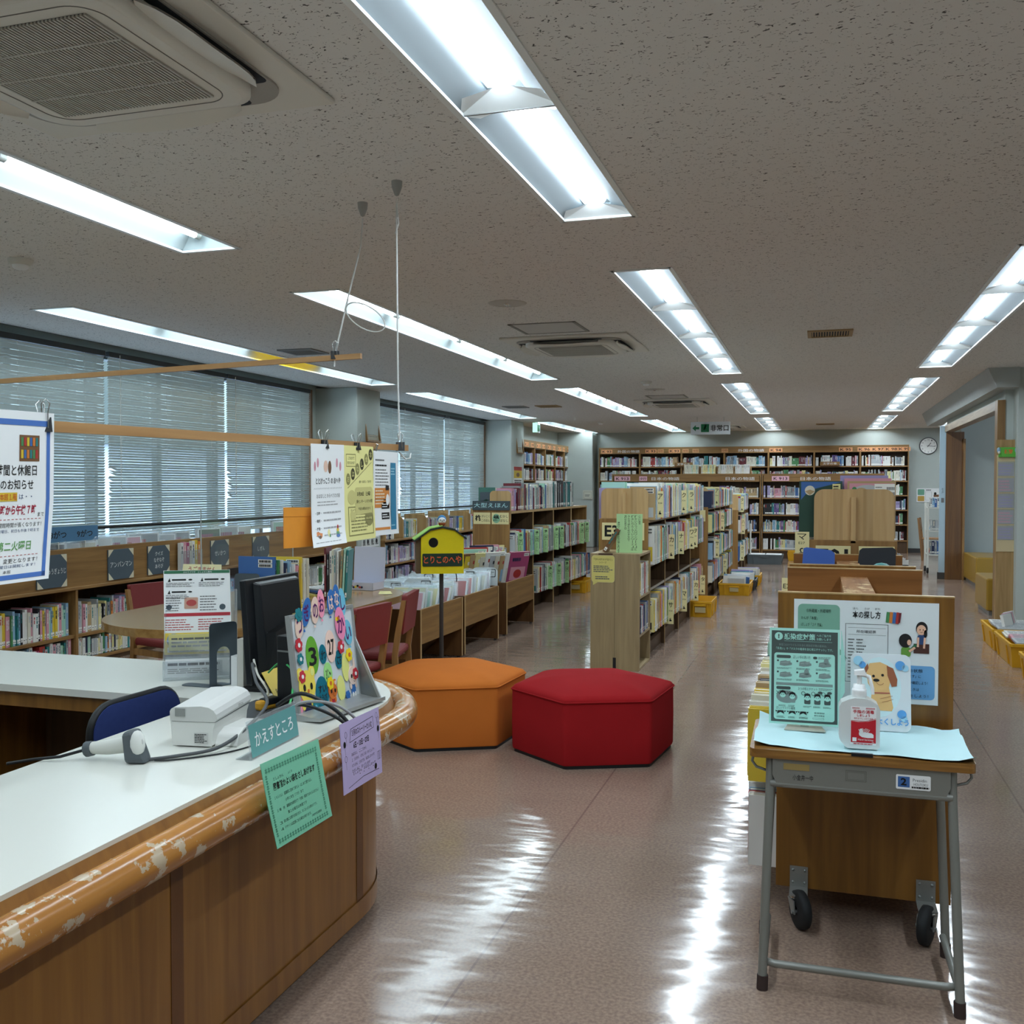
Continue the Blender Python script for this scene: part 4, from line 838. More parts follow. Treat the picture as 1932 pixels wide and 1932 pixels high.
for i, (x, tx) in enumerate(((-2.86, '文学の本'), (0.2, '文学の本'))):
    b = MB(); b.box(x - .2, 21.72, 1.83, x + .2, 21.735, 1.91, OAKX); s = Sheet(b, (x - .2, 21.72, 1.83), (1, 0, 0), (0, 0, 1)); s.text(tx, .06, .015, .28, .05, WHITE); b.box(x - .2, 21.735, 1.82, x + .2, 21.83, 1.828, OAKX)
    tag(b.build('shelf_label'), ('small wooden shelf label, left one on the back wall bookcase', 'small wooden shelf label, right one on the back wall bookcase')[i], 'sign', 'wooden shelf labels')
# clock
t = empty('wall_clock', (2.155, 22.16, 2.236)); tag(t, 'round white wall clock with black hands beside the back bookcase', 'clock')
b = MB(); b.lathe([(0, 0.0), (0.17, 0.0), (0.178, -0.012), (0.175, -0.03), (0.163, -0.034), (0.16, -0.024)], (0, 0, 0), mat('clock_rim', '55585a', 0.4), 32, 'y'); b.build('case', t)
b = MB(); b.poly([(0.161 * math.cos(-a * math.pi / 16), -0.024, 0.161 * math.sin(-a * math.pi / 16)) for a in range(32)][::-1], mat('clock_face', 'f1f1ec', 0.5)); s = Sheet(b, (0, -0.024, 0), (1, 0, 0), (0, 0, 1))
for i in range(1, 13):
    a = math.radians(90 - i * 30); tx = str(i); hh = 0.028; ww = 0.012 * len(tx) + 0.006; s.text(tx, 0.128 * math.cos(a) - ww / 2, 0.128 * math.sin(a) - hh / 2, ww, hh, BLACK)
b.build('dial', t)
for nm, an, ln, wd in (('hour_hand', 90 - 38, 0.08, 0.011), ('minute_hand', 90 - 97, 0.135, 0.008)):
    b = MB(); s = Sheet(b, (0, -0.028, 0), (1, 0, 0), (0, 0, 1), k=1 if nm == 'hour_hand' else 4); a = math.radians(an); s.line((-.03 * math.cos(a), -.03 * math.sin(a)), (ln * math.cos(a), ln * math.sin(a)), wd, BLACK); b.build(nm, t)
# notices and frames on columns and walls
b = MB(); b.box(1.94, 22.155, 1.06, 2.45, 22.168, 1.35, WHITE); s = Sheet(b, (1.94, 22.155, 1.06), (1, 0, 0), (0, 0, 1)); s.rrect(.02, .15, .13, .12, .015, mat('poster_green', '6fa58c')); s.rrect(.02, .02, .13, .11, .015, mat('poster_tan', 'c9a24f')); s.lines(.18, .24, .12, .03, 1, BLACK); s.frame(.17, .04, .12, .18, .003, INK); s.ell(.36, .18, .025, .03, BLACK); s.rect(.33, .11, .1, .05, PMAT['brown']); s.rrect(.36, .02, .12, .06, .01, PMAT['blue'])
tag(b.build('guide_poster'), 'small library guide poster on the back wall under the clock', 'poster')
b = MB(); b.box(-5.12, 21.685, 1.09, -4.87 - .03, 21.7, 1.29, mat('plate_ivory', 'd4d3c4', 0.5)); s = Sheet(b, (-5.12, 21.685, 1.09), (1, 0, 0), (0, 0, 1)); s.frame(.02, .02, .18, .15, .004, INK); s.lines(.05, .06, .12, .05, 2, INK); tag(b.build('wall_plate'), 'ivory plate on the far corner column', 'plate')
def picture(loc, w, h, tilt, lb):
    t = empty('framed_notice', loc, math.pi / 2); t.rotation_euler = (math.radians(tilt), 0, math.pi / 2); tag(t, lb, 'picture frame', 'framed sheets on the grey columns')
    b = MB(); f = 0.022
    for a in ((-w / 2, 0, w / 2, f), (-w / 2, h - f, w / 2, h), (-w / 2, f, -w / 2 + f, h - f), (w / 2 - f, f, w / 2, h - f)): b.box(a[0], -0.03, a[1], a[2], 0, a[3], OAK)
    b.build('frame', t)
    b = MB(); b.box(-w / 2 + f, -0.01, f, w / 2 - f, -0.002, h - f, mat('aged_sheet', 'a9a08a', 0.5)); s = Sheet(b, (-w / 2, -0.01, 0), (1, 0, 0), (0, 0, 1)); s.lines(f + .04, f + .04, w - 2 * f - .08, h - .14, 9, INK, fill=.3); b.build('sheet', t)
picture((-5.425, 11.38, 1.945), 0.40, 0.34 + 0.01, -9, 'wooden-framed sheet high on the nearer grey column'); picture((-5.405, 17.72, 2.0), 0.40, 0.42, -7, 'wooden-framed sheet high on the farther grey column')
b = MB(); b.box(-5.409, 17.34, 1.30, -5.405, 17.86, 1.75, WHITE); s = Sheet(b, (-5.405, 17.34, 1.30), (0, 1, 0), (0, 0, 1)); s.rect(0, .38, .52, .07, PMAT['red']); s.rect(0, .24, .52, .14, PMAT['yellow']); s.ell(.26, .3, .1, .04, PMAT['brown'], 2); s.lines(.04, .03, .44, .18, 5, BLACK, fill=.55, rnd=0); tag(b.build('wall_calendar'), 'calendar poster with red and yellow head on the farther column', 'calendar')
b = MB(); b.box(-5.429, 11.06, 0.62, -5.425, 11.56, 1.12, WHITE); s = Sheet(b, (-5.425, 11.06, 0.62), (0, 1, 0), (0, 0, 1))
for r in range(4):
    for c in range(4): s.rrect(.02 + c * .12, .02 + r * .12, .1, .1, .02, mat('print_grey', 'c9cbc8')); s.ell(.06 + c * .12 + R.uniform(-.01, .01), .07 + r * .12, .028, .03, BLACK if (r + c) % 2 else INK, 2); s.lines(.03 + c * .12, .025 + r * .12, .08, .02, 1, BLACK, 3)
tag(b.build('comic_poster'), 'black and white printed poster low on the nearer grey column', 'poster')
# ================================================================== RIGHT SIDE: CARTS, CASE, DOORWAY THINGS
CART = wood('cart_board', '75491f', '946233', 0, rough=0.38); CARTV = wood('cart_front', '6e481c', '8d6229', 2, rough=0.35); WORN = wood('cart_worn', '80522a', 'a5784a', 1, rough=0.5, wear='cbb083')
def cart(y0, L, z1, lb, front=True, hw=0.262):
    t = empty('book_cart', (0.137, y0, 0)); tag(t, lb, 'book cart', 'wooden book carts')
    for y, nm in ((0, 'front_panel'), (L - 0.022, 'rear_panel')):
        b = MB(); b.box(-hw + 0.012 * (y > 0) * 0, y, 0.10, hw, y + 0.022, z1, CARTV if y == 0 else CART); b.box(-hw - 0.001, y - 0.001, z1, hw + 0.001, y + 0.023, z1 + 0.004, EDGE); b.build(nm, t)
    b = MB(); b.box(-0.052, 0.022, 0.12, 0.052, L - 0.022, z1 - 0.05, CART); b.box(-0.052, 0.022, z1 - 0.05, 0.052, L - 0.022, z1 - 0.03, WORN); b.build('center_spine', t)
    for z in (0.42, 0.14):
        for q in (-1, 1):
            b = MB(); b.box(q * 0.052, 0.022, z - 0.018, q * hw, L - 0.022, z, CART); b.box(q * (hw - 0.012), 0.022, z, q * hw, L - 0.022, z + 0.05, CART); b.build('shelf', t)
    ZN = mat('zinc_plate', '9a9b97', 0.45, 0.5, 0.7)
    for x, yy in ((-0.19, 0), (0.19, 0), (-0.19, L), (0.19, L)):
        q = -1 if yy == 0 else 1
        b = MB(); b.box(x - 0.028, yy + q * 0.0005, 0.105, x + 0.028, yy + q * 0.004, 0.170, ZN); b.box(x - 0.028, yy, 0.10, x + 0.028, yy + q * 0.08, 0.105, ZN)
        for a, c in ((-.018, .118), (.018, .118), (.018, .158), (-.018, .158)): b.lathe([(0, -.004), (.004, -.003), (.005, 0)], (x + a, yy + q * 0.004, c), STEEL, 8, 'y')
        yc = yy + q * 0.05; b.lathe([(0.0, .0), (.026, 0), (.03, -.008), (.024, -.014), (0, -.014)], (x, yc, 0.10), CHROME, 16)
        ca = b.build('caster', t)
        an = 0.45 if x < 0 else -0.35; rt = Matrix.Translation((x, yc + q * 0.012, 0)) @ Matrix.Rotation(an, 4, 'Z')
        b = MB(); b.xf = rt
        for e in (-1, 1): b.hexa([(e * .022, -.02, .09), (e * .026, -.02, .09), (e * .026, .022, .09), (e * .022, .022, .09), (e * .022, -.028, .05), (e * .026, -.028, .05), (e * .026, -.004, .05), (e * .022, -.004, .05)], ZN)
        b.cyl((-.03, -.016, .055), (.03, -.016, .055), .006, STEEL, 8); b.build('fork', ca)
        b = MB(); b.xf = rt; b.lathe([(0.012, -.016), (.05, -.016), (.058, -.012), (.06, 0), (.058, .012), (.05, .016), (.012, .016)], (0, -.016, .0605), mat('caster_rubber', '1b1d1f', 0.7), 24, 'x'); b.build('wheel', ca)
    return t
cart(3.275, 1.02, 1.055, 'wooden book cart carrying the how-to-find-books poster'); cart(4.55, 0.74, 1.048, 'second wooden book cart, behind the poster cart')
CB = 'picture books in the wooden carts'
for y0, L, nm in ((3.275, 1.02, 'poster cart'), (4.55, 0.74, 'second cart')):
    for z, sn, hr in ((0.142, 'lower', (0.22, 0.25)), (0.422, 'upper', (0.2, 0.27))):
        book_row('cart_book', '-x', -0.225, y0 + 0.04, y0 + L - 0.04, z, hr, (0.16, 0.18), (0.018, 0.045), MIX_PALE + ['teal', 'navy', 'yellow'], 'on the %s left shelf of the %s' % (sn, nm), CB, cat='picture book')
# poster on the cart's front
b = MB(); px0, pz0, pw, ph = -0.075, 0.72, 0.43, 0.317; Y = 3.2735
b.box(px0, Y - 0.0015, pz0, px0 + pw, Y, pz0 + ph, mat('poster_white', 'e2e7e8', 0.4)); s = Sheet(b, (px0, Y - 0.0015, pz0), (1, 0, 0), (0, 0, 1))
PG = mat('poster_sage', '7fae99', 0.5); PB = mat('poster_blue', '6ba3d3', 0.5); PT = mat('poster_tan', 'c9a24f')
s.rrect(.012, .165, .128, .137, .015, PG); s.poly([(.1, .166), (.138, .166), (.165, .13)], PG); s.text('①所蔵館・所蔵場所', .038, .275, .075, .012, BLACK, 3); s.text('かんが「本館」', .022, .252, .05, .011, BLACK, 3); s.text('ばしょが「２Ｆ 児童」', .022, .231, .065, .011, BLACK, 3); s.text('になっているか確認しよう！', .022, .21, .082, .011, BLACK, 3)
s.rrect(.012, .012, .128, .13, .015, PT); s.lines(.03, .04, .09, .08, 4, BLACK, 3)
s.text('本の探し方', .178, .262, .083, .024, BLACK, 2, bold=0.02); s.text('ほん', .179, .29, .016, .007, BLACK, 2); s.text('さが', .213, .29, .016, .007, BLACK, 2); s.text('かた', .244, .29, .016, .007, BLACK, 2)
for i, c in enumerate(('green', 'orange', 'blue', 'red')): x = .276 + i * .0095; s.poly([(x, .253 - i * .001), (x + .009, .252 - i * .001), (x + .012, .285), (x + .003, .286)], PMAT[c], 3 + i)
s.poly([(.312, .25), (.318, .254), (.322, .285), (.315, .284)], PMAT['maroon'], 8)
s.frame(.157, .06, .127, .185, .0012, BLACK); s.rect(.165, .232, .112, .0008, INK); s.text('所在確認票', .19, .216, .058, .0095, BLACK, 2); s.rect(.165, .21, .112, .0008, INK); s.lines(.165, .07, .02, .13, 13, INK, 2, .35); s.lines(.19, .07, .04, .13, 13, INK, 2, .35, .6)
SK = mat('print_skin', 'e9b79a'); NV = mat('print_navy', '2c4672'); HR = mat('print_hair', '1e1a1a'); GN = mat('print_green', '6a9c3f')
s.rect(.358, .16, .045, .03, mat('print_desk', '4a2a22'), 3); s.poly([(.34, .165), (.36, .188), (.372, .188), (.352, .165)], mat('print_bookgreen', '2f6b48'), 4); s.ell(.381, .238, .017, .021, HR, 3); s.ell(.38, .233, .0135, .016, SK, 4); s.ell(.392, .222, .005, .012, HR, 4); s.rrect(.369, .188, .023, .03, .006, NV, 4); s.line((.371, .21), (.37, .18), .006, SK, 5); s.line((.39, .21), (.388, .176), .006, SK, 5); s.ell(.376, .234, .0014, .0022, HR, 5); s.ell(.385, .234, .0014, .0022, HR, 5); s.arc(.3805, .229, .004, 200, 340, .001, HR, 5)
s.ell(.334, .198, .019, .022, HR, 4); s.ell(.345, .193, .006, .009, SK, 5); s.rrect(.322, .148, .028, .03, .008, GN, 4); s.line((.345, .165), (.362, .178), .007, SK, 5)
s.rrect(.295, .016, .125, .105, .012, PB); s.text('③状態', .345, .1, .04, .011, BLACK, 3); s.text('「貸出できます」に', .305, .083, .075, .01, BLACK, 3); s.text('なっているか確認しよう！', .305, .063, .095, .01, BLACK, 3); s.text('貸出中のときは', .305, .042, .07, .01, BLACK, 3); s.text('予約をしよう！', .322, .022, .08, .01, BLACK, 3)
tag(b.build('search_poster'), 'white how-to-find-books poster on the front of the wooden cart', 'poster')
# things standing in the second cart
b = MB(); b.prism([(-0.085, 5.14, 0.94), (0.075, 5.14, 0.94), (0.075, 5.15, 1.063), (0.055, 5.152, 1.078), (-0.06, 5.155, 1.09), (-0.075, 5.154, 1.085)], (0, 0.006, 0), mat('blue_file', '3a5fae', 0.5)); tag(b.build('file_board'), 'blue plastic file board standing in the second cart', 'file board')
b = MB(); b.prism([(0.175, 5.12, 0.94), (0.355, 5.12, 0.94), (0.36, 5.14, 1.085), (0.345, 5.142, 1.098), (0.205, 5.14, 1.092), (0.19, 5.138, 1.08)], (0, 0.006, 0), mat('black_file', '1c1f25', 0.6)); tag(b.build('file_board'), 'black file board standing in the second cart', 'file board')
b = MB(); b.ball((0.28, 4.9, 1.0), (0.05, 0.03, 0.04), TEAL); b.box(0.24, 4.88, 0.42, 0.32, 4.92, 1.0, TEAL); tag(b.build('felt_toy'), 'teal rounded felt piece poking up in the second cart', 'felt toy')
# case E01 behind the carts
t = aisle_case(-0.05, 0.385, 5.42, 4, 0.88, (1.10, 0.7, 0.21), 'oak bookcase with a tall rounded end board, behind the wooden carts', None, zt=1.10, end_board=False)
b = MB(); p = rr_pts(-0.19, 1.06, 0.40, 0.322, 0.05, 6); b.prism([(x + -0.005, 0.03, z) for x, z in p], (0, 0.022, 0), BEECH); bo = b.build('end_stop', t, bevel=0.003); b = MB(); b.prism([(-0.01, 0.03, 1.1), (0.014, 0.03, 1.1), (0.014, 0.03, 1.34), (-0.01, 0.03, 1.34)], (0, -0.03, 0), BEECH); b.build('brace', bo)
for x in (-0.185, 0.03):
    b = MB(); b.box(x, -0.004, 0.965, x + 0.175, -0.0005, 1.085, CREAM); s = Sheet(b, (x, -0.004, 0.965), (1, 0, 0), (0, 0, 1)); s.text('E01' if x < 0 else 'E10', .012, .02, .15, .085, BLACK, bold=.03); b.build('sign_plate', t)
GB = 'large books leaning behind the rounded end board'
for x0, x1, z1, y, c, lb in ((-0.105, 0.115, 1.425, 5.50, 'forest_green', 'dark green large picture book with a round moon on its cover'), (0.105, 0.345, 1.455, 5.54, 'lilac', 'lilac-edged large book behind the beech board'), (0.125, 0.36, 1.44, 5.52, 'pink', 'pink large book behind the beech board'), (0.14, 0.38, 1.425, 5.49, 'tan', 'large illustrated book with a barcode label behind the beech board')):
    b = MB(); b.box(x0, y, 1.125, x1, y + 0.012, z1, PMAT[c]); b.box(x0 + .002, y + .002, 1.125, x1 - .002, y + .01, z1 + .0, PMAT[c]); s = Sheet(b, (x0, y, 1.125), (1, 0, 0), (0, 0, 1)); w, h = x1 - x0, z1 - 1.125
    if c == 'forest_green':
        s.poly([(.01, h - .1), (.05, h - .05), (.12, h - .03), (w, h - .004), (.01, h - .004)], PMAT['blue']); s.ell(.055, h - .05, .026, .026, PMAT['ivory'], 2); s.poly([(.03, h - .055), (.055, h - .045), (.08, h - .055), (.055, h - .075)], PMAT['tan'], 3); s.rect(w - .05, h - .07, .04, .055, PMAT['primrose'], 2); s.lines(w - .046, h - .066, .03, .045, 3, BLACK, 3)
    elif c == 'tan':
        s.rect(.01, .0, w - .02, h - .012, PMAT['pink'], 1); s.ell(.1, h - .05, .07, .03, PMAT['silver'], 2); s.ell(.07, h - .055, .03, .02, PMAT['tan'], 3); s.ell(.12, h - .06, .025, .015, PMAT['red'], 3); s.ell(.035, h - .045, .012, .015, PMAT['green'], 3); s.rect(w - .105, h - .075, .1, .06, SPL, 4); s.lines(w - .1, h - .07, .04, .045, 3, INK, 5, .3)
        for z in (.035, .062): 
            for q in range(8): s.rect(w - .045 + q * .005, h - z - .012, .0028, .016, BARC, 5)
    tag(b.build('large_book'), lb, 'book', GB)
book_row('oversize_book', '-x', -0.08, 5.60, 6.6, 1.105, (0.26, 0.3), (0.17, 0.18), (0.014, 0.03), ['black', 'white', 'grey', 'sky_blue', 'white'], 'on top of the case behind the carts', 'books on the case behind the carts', frontfirst=False)
for z, sn, hr in ((0.702, 'middle', (0.26, 0.31)), (0.212, 'lower', (0.26, 0.32))):
    book_row('oversize_book', '+x', 0.45, 5.46, 6.25, z, hr, (0.18, 0.2), (0.014, 0.034), ['white', 'white', 'silver', 'white', 'black', 'grey'], 'on the %s right shelf, case behind the carts' % sn, 'books on the case behind the carts', cat='book')
    book_row('oversize_book', '-x', -0.08, 5.46, 6.25, z, hr, (0.18, 0.2), (0.014, 0.034), MIX_PALE, 'on the %s left shelf, case behind the carts' % sn, 'books on the case behind the carts', cat='book')
b = MB(); b.box(-0.122, 5.40, 1.03, -0.05, 5.404, 1.157, CREAM); s = Sheet(b, (-0.122, 5.40, 1.03), (1, 0, 0), (0, 0, 1)); s.text('マ', .012, .085, .046, .032, BLACK); s.text('E27', .018, .062, .032, .012, BLACK); s.ell(.035, .014, .015, .005, BLACK); s.arc(.036, .03, .012, 60, 250, .006, BLACK)
tag(b.build('index_divider'), 'cream index board marked マ at the left of the case behind the carts', 'divider', 'cream index dividers')
b = MB(); b.box(-0.155, 4.46, 0.85, -0.08, 4.464, 0.995, CREAM); s = Sheet(b, (-0.155, 4.46, 0.95), (1, 0, 0), (0, 0, 1)); s.text('E2', .006, .0, .028, .02, BLACK); tag(b.build('index_divider'), 'cream index card marked E2 poking out left of the carts', 'divider', 'cream index dividers')

# ---- yellow crates
def crate(loc, rz, lx, ly, h, lb, col=None, tagcard=True):
    t = empty('book_crate', loc, rz); tag(t, lb, 'crate', 'yellow plastic book crates' if col is None else None); m = col or YEL
    b = MB(); x, y = lx / 2, ly / 2; k = 0.9; th = 0.006
    def ring(s1, z1, s2, z2, flip):
        a = [(-x * s1, -y * s1, z1), (x * s1, -y * s1, z1), (x * s1, y * s1, z1), (-x * s1, y * s1, z1)]; c = [(-x * s2, -y * s2, z2), (x * s2, -y * s2, z2), (x * s2, y * s2, z2), (-x * s2, y * s2, z2)]
        b.add(a + c, [(i, (i + 1) % 4, 4 + (i + 1) % 4, 4 + i) if not flip else (4 + i, 4 + (i + 1) % 4, (i + 1) % 4, i) for i in range(4)], m)
    ring(k, 0, 0.97, h, False); ring(k - .03, .008, .94, h, True); b.box(-x * k, -y * k, 0, x * k, y * k, 0.008, m)
    for sgn in (-1, 1):
        for i in (-.6, .6): b.prism([(i * x - .004, sgn * y * k, 0.01), (i * x + .004, sgn * y * k, 0.01), (i * x + .004, sgn * y * .98, h - .03), (i * x - .004, sgn * y * .98, h - .03)], (0, sgn * 0.012, 0), m)
        for i in (-.6, .6): b.prism([(sgn * x * k, i * y - .004, 0.01), (sgn * x * k, i * y + .004, 0.01), (sgn * x * .98, i * y + .004, h - .03), (sgn * x * .98, i * y - .004, h - .03)], (sgn * 0.012, 0, 0), m)
    b.build('bin', t)
    b = MB(); p1, p2 = rr_pts(-x, -y, lx, ly, .02, 4), rr_pts(-x * .93, -y * .95, lx * .93, ly * .95, .02, 4); n = len(p1)
    b.add([(a, c, h - .022) for a, c in p1] + [(a, c, h) for a, c in p1] + [(a, c, h) for a, c in p2] + [(a, c, h - .022) for a, c in p2], [(n * q + i, n * q + (i + 1) % n, n * ((q + 1) % 4) + (i + 1) % n, n * ((q + 1) % 4) + i) for q in range(4) for i in range(n)], m); b.build('rim', t)
    for q in (-1, 1): b = MB(); b.box(-.06, q * y - q * .002, h - .05, .06, q * y + q * .012, h - .028, m); b.build('handle', t)
    if tagcard: b = MB(); b.prism([(-.055, -y * .94 - .012, .05), (.055, -y * .94 - .012, .05), (.055, -y * .965 - .012, .11), (-.055, -y * .965 - .012, .11)], (0, -.002, 0), mat('worn_tag', 'c9b98a' if col is None else '777777', 0.8)); b.build('label_card', t)
    return t
crate((-1.03, 13.04, 0), 0, 0.40, 0.62, 0.155, 'yellow crate packed with books on the floor beside the second aisle case'); crate((-1.2, 10.8, 0), 0, 0.24, 0.58, 0.17, 'yellow crate on the floor under the far bay of the near aisle case')
crate((-3.02, 12.68, 0), 0, 0.27, 0.56, 0.16, 'yellow crate under the far end of the folk-tale case'); crate((-0.98, 14.3, 0), 0, 0.40, 0.5, 0.15, 'yellow crate on the floor behind the dark crate in the aisle')
crate((-1.0, 13.66, 0), 0, 0.40, 0.45, 0.14, 'dark grey crate of books between two yellow crates in the aisle', col=mat('dark_crate', '3c3f42', 0.5)); crate((-.93, 18.2, 0), 0, 0.64, 0.42, 0.17, 'wide grey crate of papers in front of the chest-high bookcases', col=mat('grey_crate', '5c6466', 0.5), tagcard=False)
crate((-1.5, 19.1, 0), 0, 0.4, 0.3, 0.18, 'yellow crate under the left chest-high bookcase'); crate((-.35, 19.1, 0), 0, 0.42, 0.3, 0.18, 'yellow crate right of the grey crate by the chest-high bookcase')
for i in range(2): b = MB(); b.box(-1.2 + i * .29, 18.03, .1, -.93 + i * .29, 18.37, .175, WHITE); tag(b.build('paper_pile'), ('left white paper pile in the wide grey crate', 'right white paper pile in the wide grey crate')[i], 'paper', 'papers in the grey crate')
n = 0
for cy0, cy1, cx, nm in ((12.82, 13.3, -1.03, 'nearer yellow aisle crate'), (13.5, 13.85, -1.0, 'dark aisle crate'), (14.1, 14.5, -0.98, 'farther yellow aisle crate')):
    y = cy0; i = 0
    while y < cy1:
        tt = R.uniform(.022, .045); h = R.uniform(.17, .23); w = R.uniform(.2, .3); c = R.choice(['white', 'ivory', 'white', 'silver', 'sky_blue', 'blue', 'teal', 'lilac', 'black']); b = MB(); book_mesh(b, tt, w, h * .95, c); x = cx + R.uniform(-.03, .03)
        o = b.build('crate_book'); o.matrix_world = Matrix(((0, 0, -1, x + w / 2), (1, 0, 0, y + tt / 2), (0, -1, 0, h + .015), (0, 0, 0, 1)))
        tag(o, '%s %s book, %s from the front in the %s' % (THK(tt), c.replace('_', ' '), ordn(i), nm), 'book', 'books in the aisle crates'); y += tt + .003; i += 1
RC = ((9.44, .66, 'farthest of the three yellow crates by the right wall'), (8.68, .74, 'middle of the three yellow crates by the right wall'), (7.62, .72, 'nearest of the three yellow crates, cut by the picture edge'))
for y, ly, lb in RC: crate((1.665, y, 0), 0, 0.52, ly, 0.185, lb, tagcard=False)
for (y, ly, _), nm in zip(RC, ('farthest', 'middle', 'nearest')):
    i = 0
    for c in range(3):
        yy = y - ly * .42 + c * ly * .28
        for z in range(2):
            col = R.choice(['white', 'silver', 'pink', 'sky_blue', 'ivory', 'red']); b = MB(); b.box(-.2, 0, 0, .2, ly * .27, .012, PMAT[col]); b.box(-.198, .002, .002, .198, ly * .27 + .001, .010, PAGES); s = Sheet(b, (-.2, 0, .012), (1, 0, 0), (0, 1, 0)); s.lines(.02, .02, .36, ly * .22, 5, PMAT['grey'], 1, .6)
            tag(b.build('magazine', loc=(1.665 + R.uniform(-.01, .01), yy, .165 + z * .013), rot=(math.radians(3), 0, R.uniform(-.04, .04))), '%s magazine, %s row, %s layer, in the %s right-hand crate' % (col.replace('_', ' '), ORD[c], ('lower', 'upper')[z], nm), 'magazine', 'magazines in the right-hand crates')
for i in range(5):
    b = MB(); b.box(-.09, -.012, 0, .09, .012, .1, PMAT[['white', 'grey', 'pink', 'silver', 'white'][i]]); tag(b.build('small_book', loc=(1.56 + .015 * i, 9.32 + i * .055, .195), rot=(math.radians(-14), 0, math.radians(60))), '%s small book standing, %s of five on the farthest right-hand crate' % (('white', 'grey', 'pink', 'silver', 'white')[i], ORD[i]), 'book', 'small books on the farthest crate')
# ---- leaning tall board with pocket sheets, benches
b = MB(); t = empty('display_board', (1.845, 11.22, 0)); t.rotation_euler = (math.radians(-0.6), 0, math.radians(10)); tag(t, 'tall narrow wooden board with hanging pocket sheets by the doorway', 'board')
b.box(-.095, 0, 0, .095, .02, 1.88, wood('display_ply', '97794e', 'b8986b', 2)); b.box(.095, -.004, 0, .115, .03, 1.885, OAK); b.build('backing_board', t)
b = MB(); b.box(-.092, -.006, .72, .088, -.001, 1.72, mat('pocket_backing', 'cdbb95', 0.8)); b.build('hanging_sheet', t)
for k in range(5):
    b = MB(); z = 1.5 - k * .165; b.box(-.085, -.012, z, .08, -.006, z + .155, clear('plastic_bag')); s = Sheet(b, (-.085, -.007, z), (1, 0, 0), (0, 0, 1)); s.rect(.004, .004, .157, .14, mat('pocket_print', 'a9a3a6', 0.6)); s.lines(.01, .01, .14, .12, 4, PMAT['pink' if k % 2 else 'lilac'], 2, .5)
    b.build('pocket', t)
b = MB(); b.box(-.08, -.03, 1.70, .10, -.006, 1.80, mat('felt_green', '63b648', 0.8)); s = Sheet(b, (-.08, -.03, 1.70), (1, 0, 0), (0, 0, 1)); s.text('新聞', .05, .03, .08, .05, PMAT['orange'], bold=.03)
for q in (0, .175): b.ball((-.085 + q, -.03, 1.77), (.018, .012, .03), PMAT['sky_blue']); b.ball((-.085 + q, -.04, 1.745), (.012, .01, .016), PMAT['ivory'])
b.build('header_plate', t)
MUST = mat('mustard_vinyl', '9c7a2c', 0.3, 0.5, bump=0.03, scale=5)
for (x0, x1, y0, y1, z1), lb in (((2.05, 2.50, 14.7, 15.88, .42), 'mustard vinyl bench against the grey wall inside the doorway'), ((1.73, 2.2, 11.62, 12.43, .40), 'mustard vinyl bench nearer the tall display board')):
    t = empty('bench', (x0, y0, 0)); tag(t, lb, 'bench', 'mustard vinyl benches'); b = MB(); b.box(0, 0, .05, x1 - x0, y1 - y0, z1, MUST); b.build('cushion', t, bevel=.018, seg=3)
    b = MB(); b.box(.03, .03, 0, x1 - x0 - .03, y1 - y0 - .03, .05, STEEL); b.build('base', t)
# ---- white steel book truck and chair beyond the doorway
WS = mat('white_steel', 'd9dad2', 0.4); t = empty('book_truck', (1.64, 16.9, 0)); tag(t, 'white steel book truck half hidden by the pale blue door', 'book truck')
for y in (0, .4): b = MB(); b.box(0, y, .09, .03, y + .03, 1.13, WS); b.build('post', t); b = MB(); b.box(.5, y, .09, .53, y + .03, 1.13, WS); b.build('post', t)
for z in (1.06, .69, .31): b = MB(); b.box(.02, 0, z - .02, .5, .43, z, WS); b.build('shelf', t)
for x in (.015, .515):
    for y in (.015, .415): b = MB(); b.lathe([(0, -.014), (.045, -.014), (.05, 0), (.045, .014), (0, .014)], (x, y, .05), BLK, 16, 'x'); b.build('caster', t)
TB = 'things on the white book truck'
for z, cs, hh in ((.312, ['grey', 'navy', 'grey', 'blue', 'sky_blue', 'grey', 'navy', 'blue'], .18), (.692, ['silver', 'grey', 'silver'], .15), (1.062, ['white', 'sky_blue', 'blue'], .13)): book_row('truck_book', '-y', 16.95, 1.69, 2.1, z, (hh, hh + .03), (.15, .2), (.025, .045), MIX_PALE, 'on the %s shelf of the white book truck' % {.312: 'lowest', .692: 'middle', 1.062: 'top'}[z], TB, cols=cs)
CHW = wood('chair_wood', '7a5732', '98714a', 2)
def plain_chair(loc, rz, lb):
    t = empty('wooden_chair', loc, rz); tag(t, lb, 'chair')
    b = MB(); b.box(-.2, -.2, .40, .2, .2, .43, CHW); b.build('seat', t, bevel=.01)
    for x in (-.18, .18):
        b = MB(); b.box(x - .018, -.18, 0, x + .018, -.145, .40, CHW); b.build('leg', t); b = MB(); b.prism([(x - .018, .16, 0), (x + .018, .16, 0), (x + .018, .24, .8), (x - .018, .24, .8)], (0, .035, 0), CHW); b.build('leg', t)
    b = MB(); b.prism([(-.17, .21, .58), (.17, .21, .58), (.17, .235, .76), (-.17, .235, .76)], (0, .02, 0), CHW); b.build('backrest', t)
plain_chair((2.05, 19.9, 0), math.radians(80), 'small wooden chair by the back wall beyond the book truck')
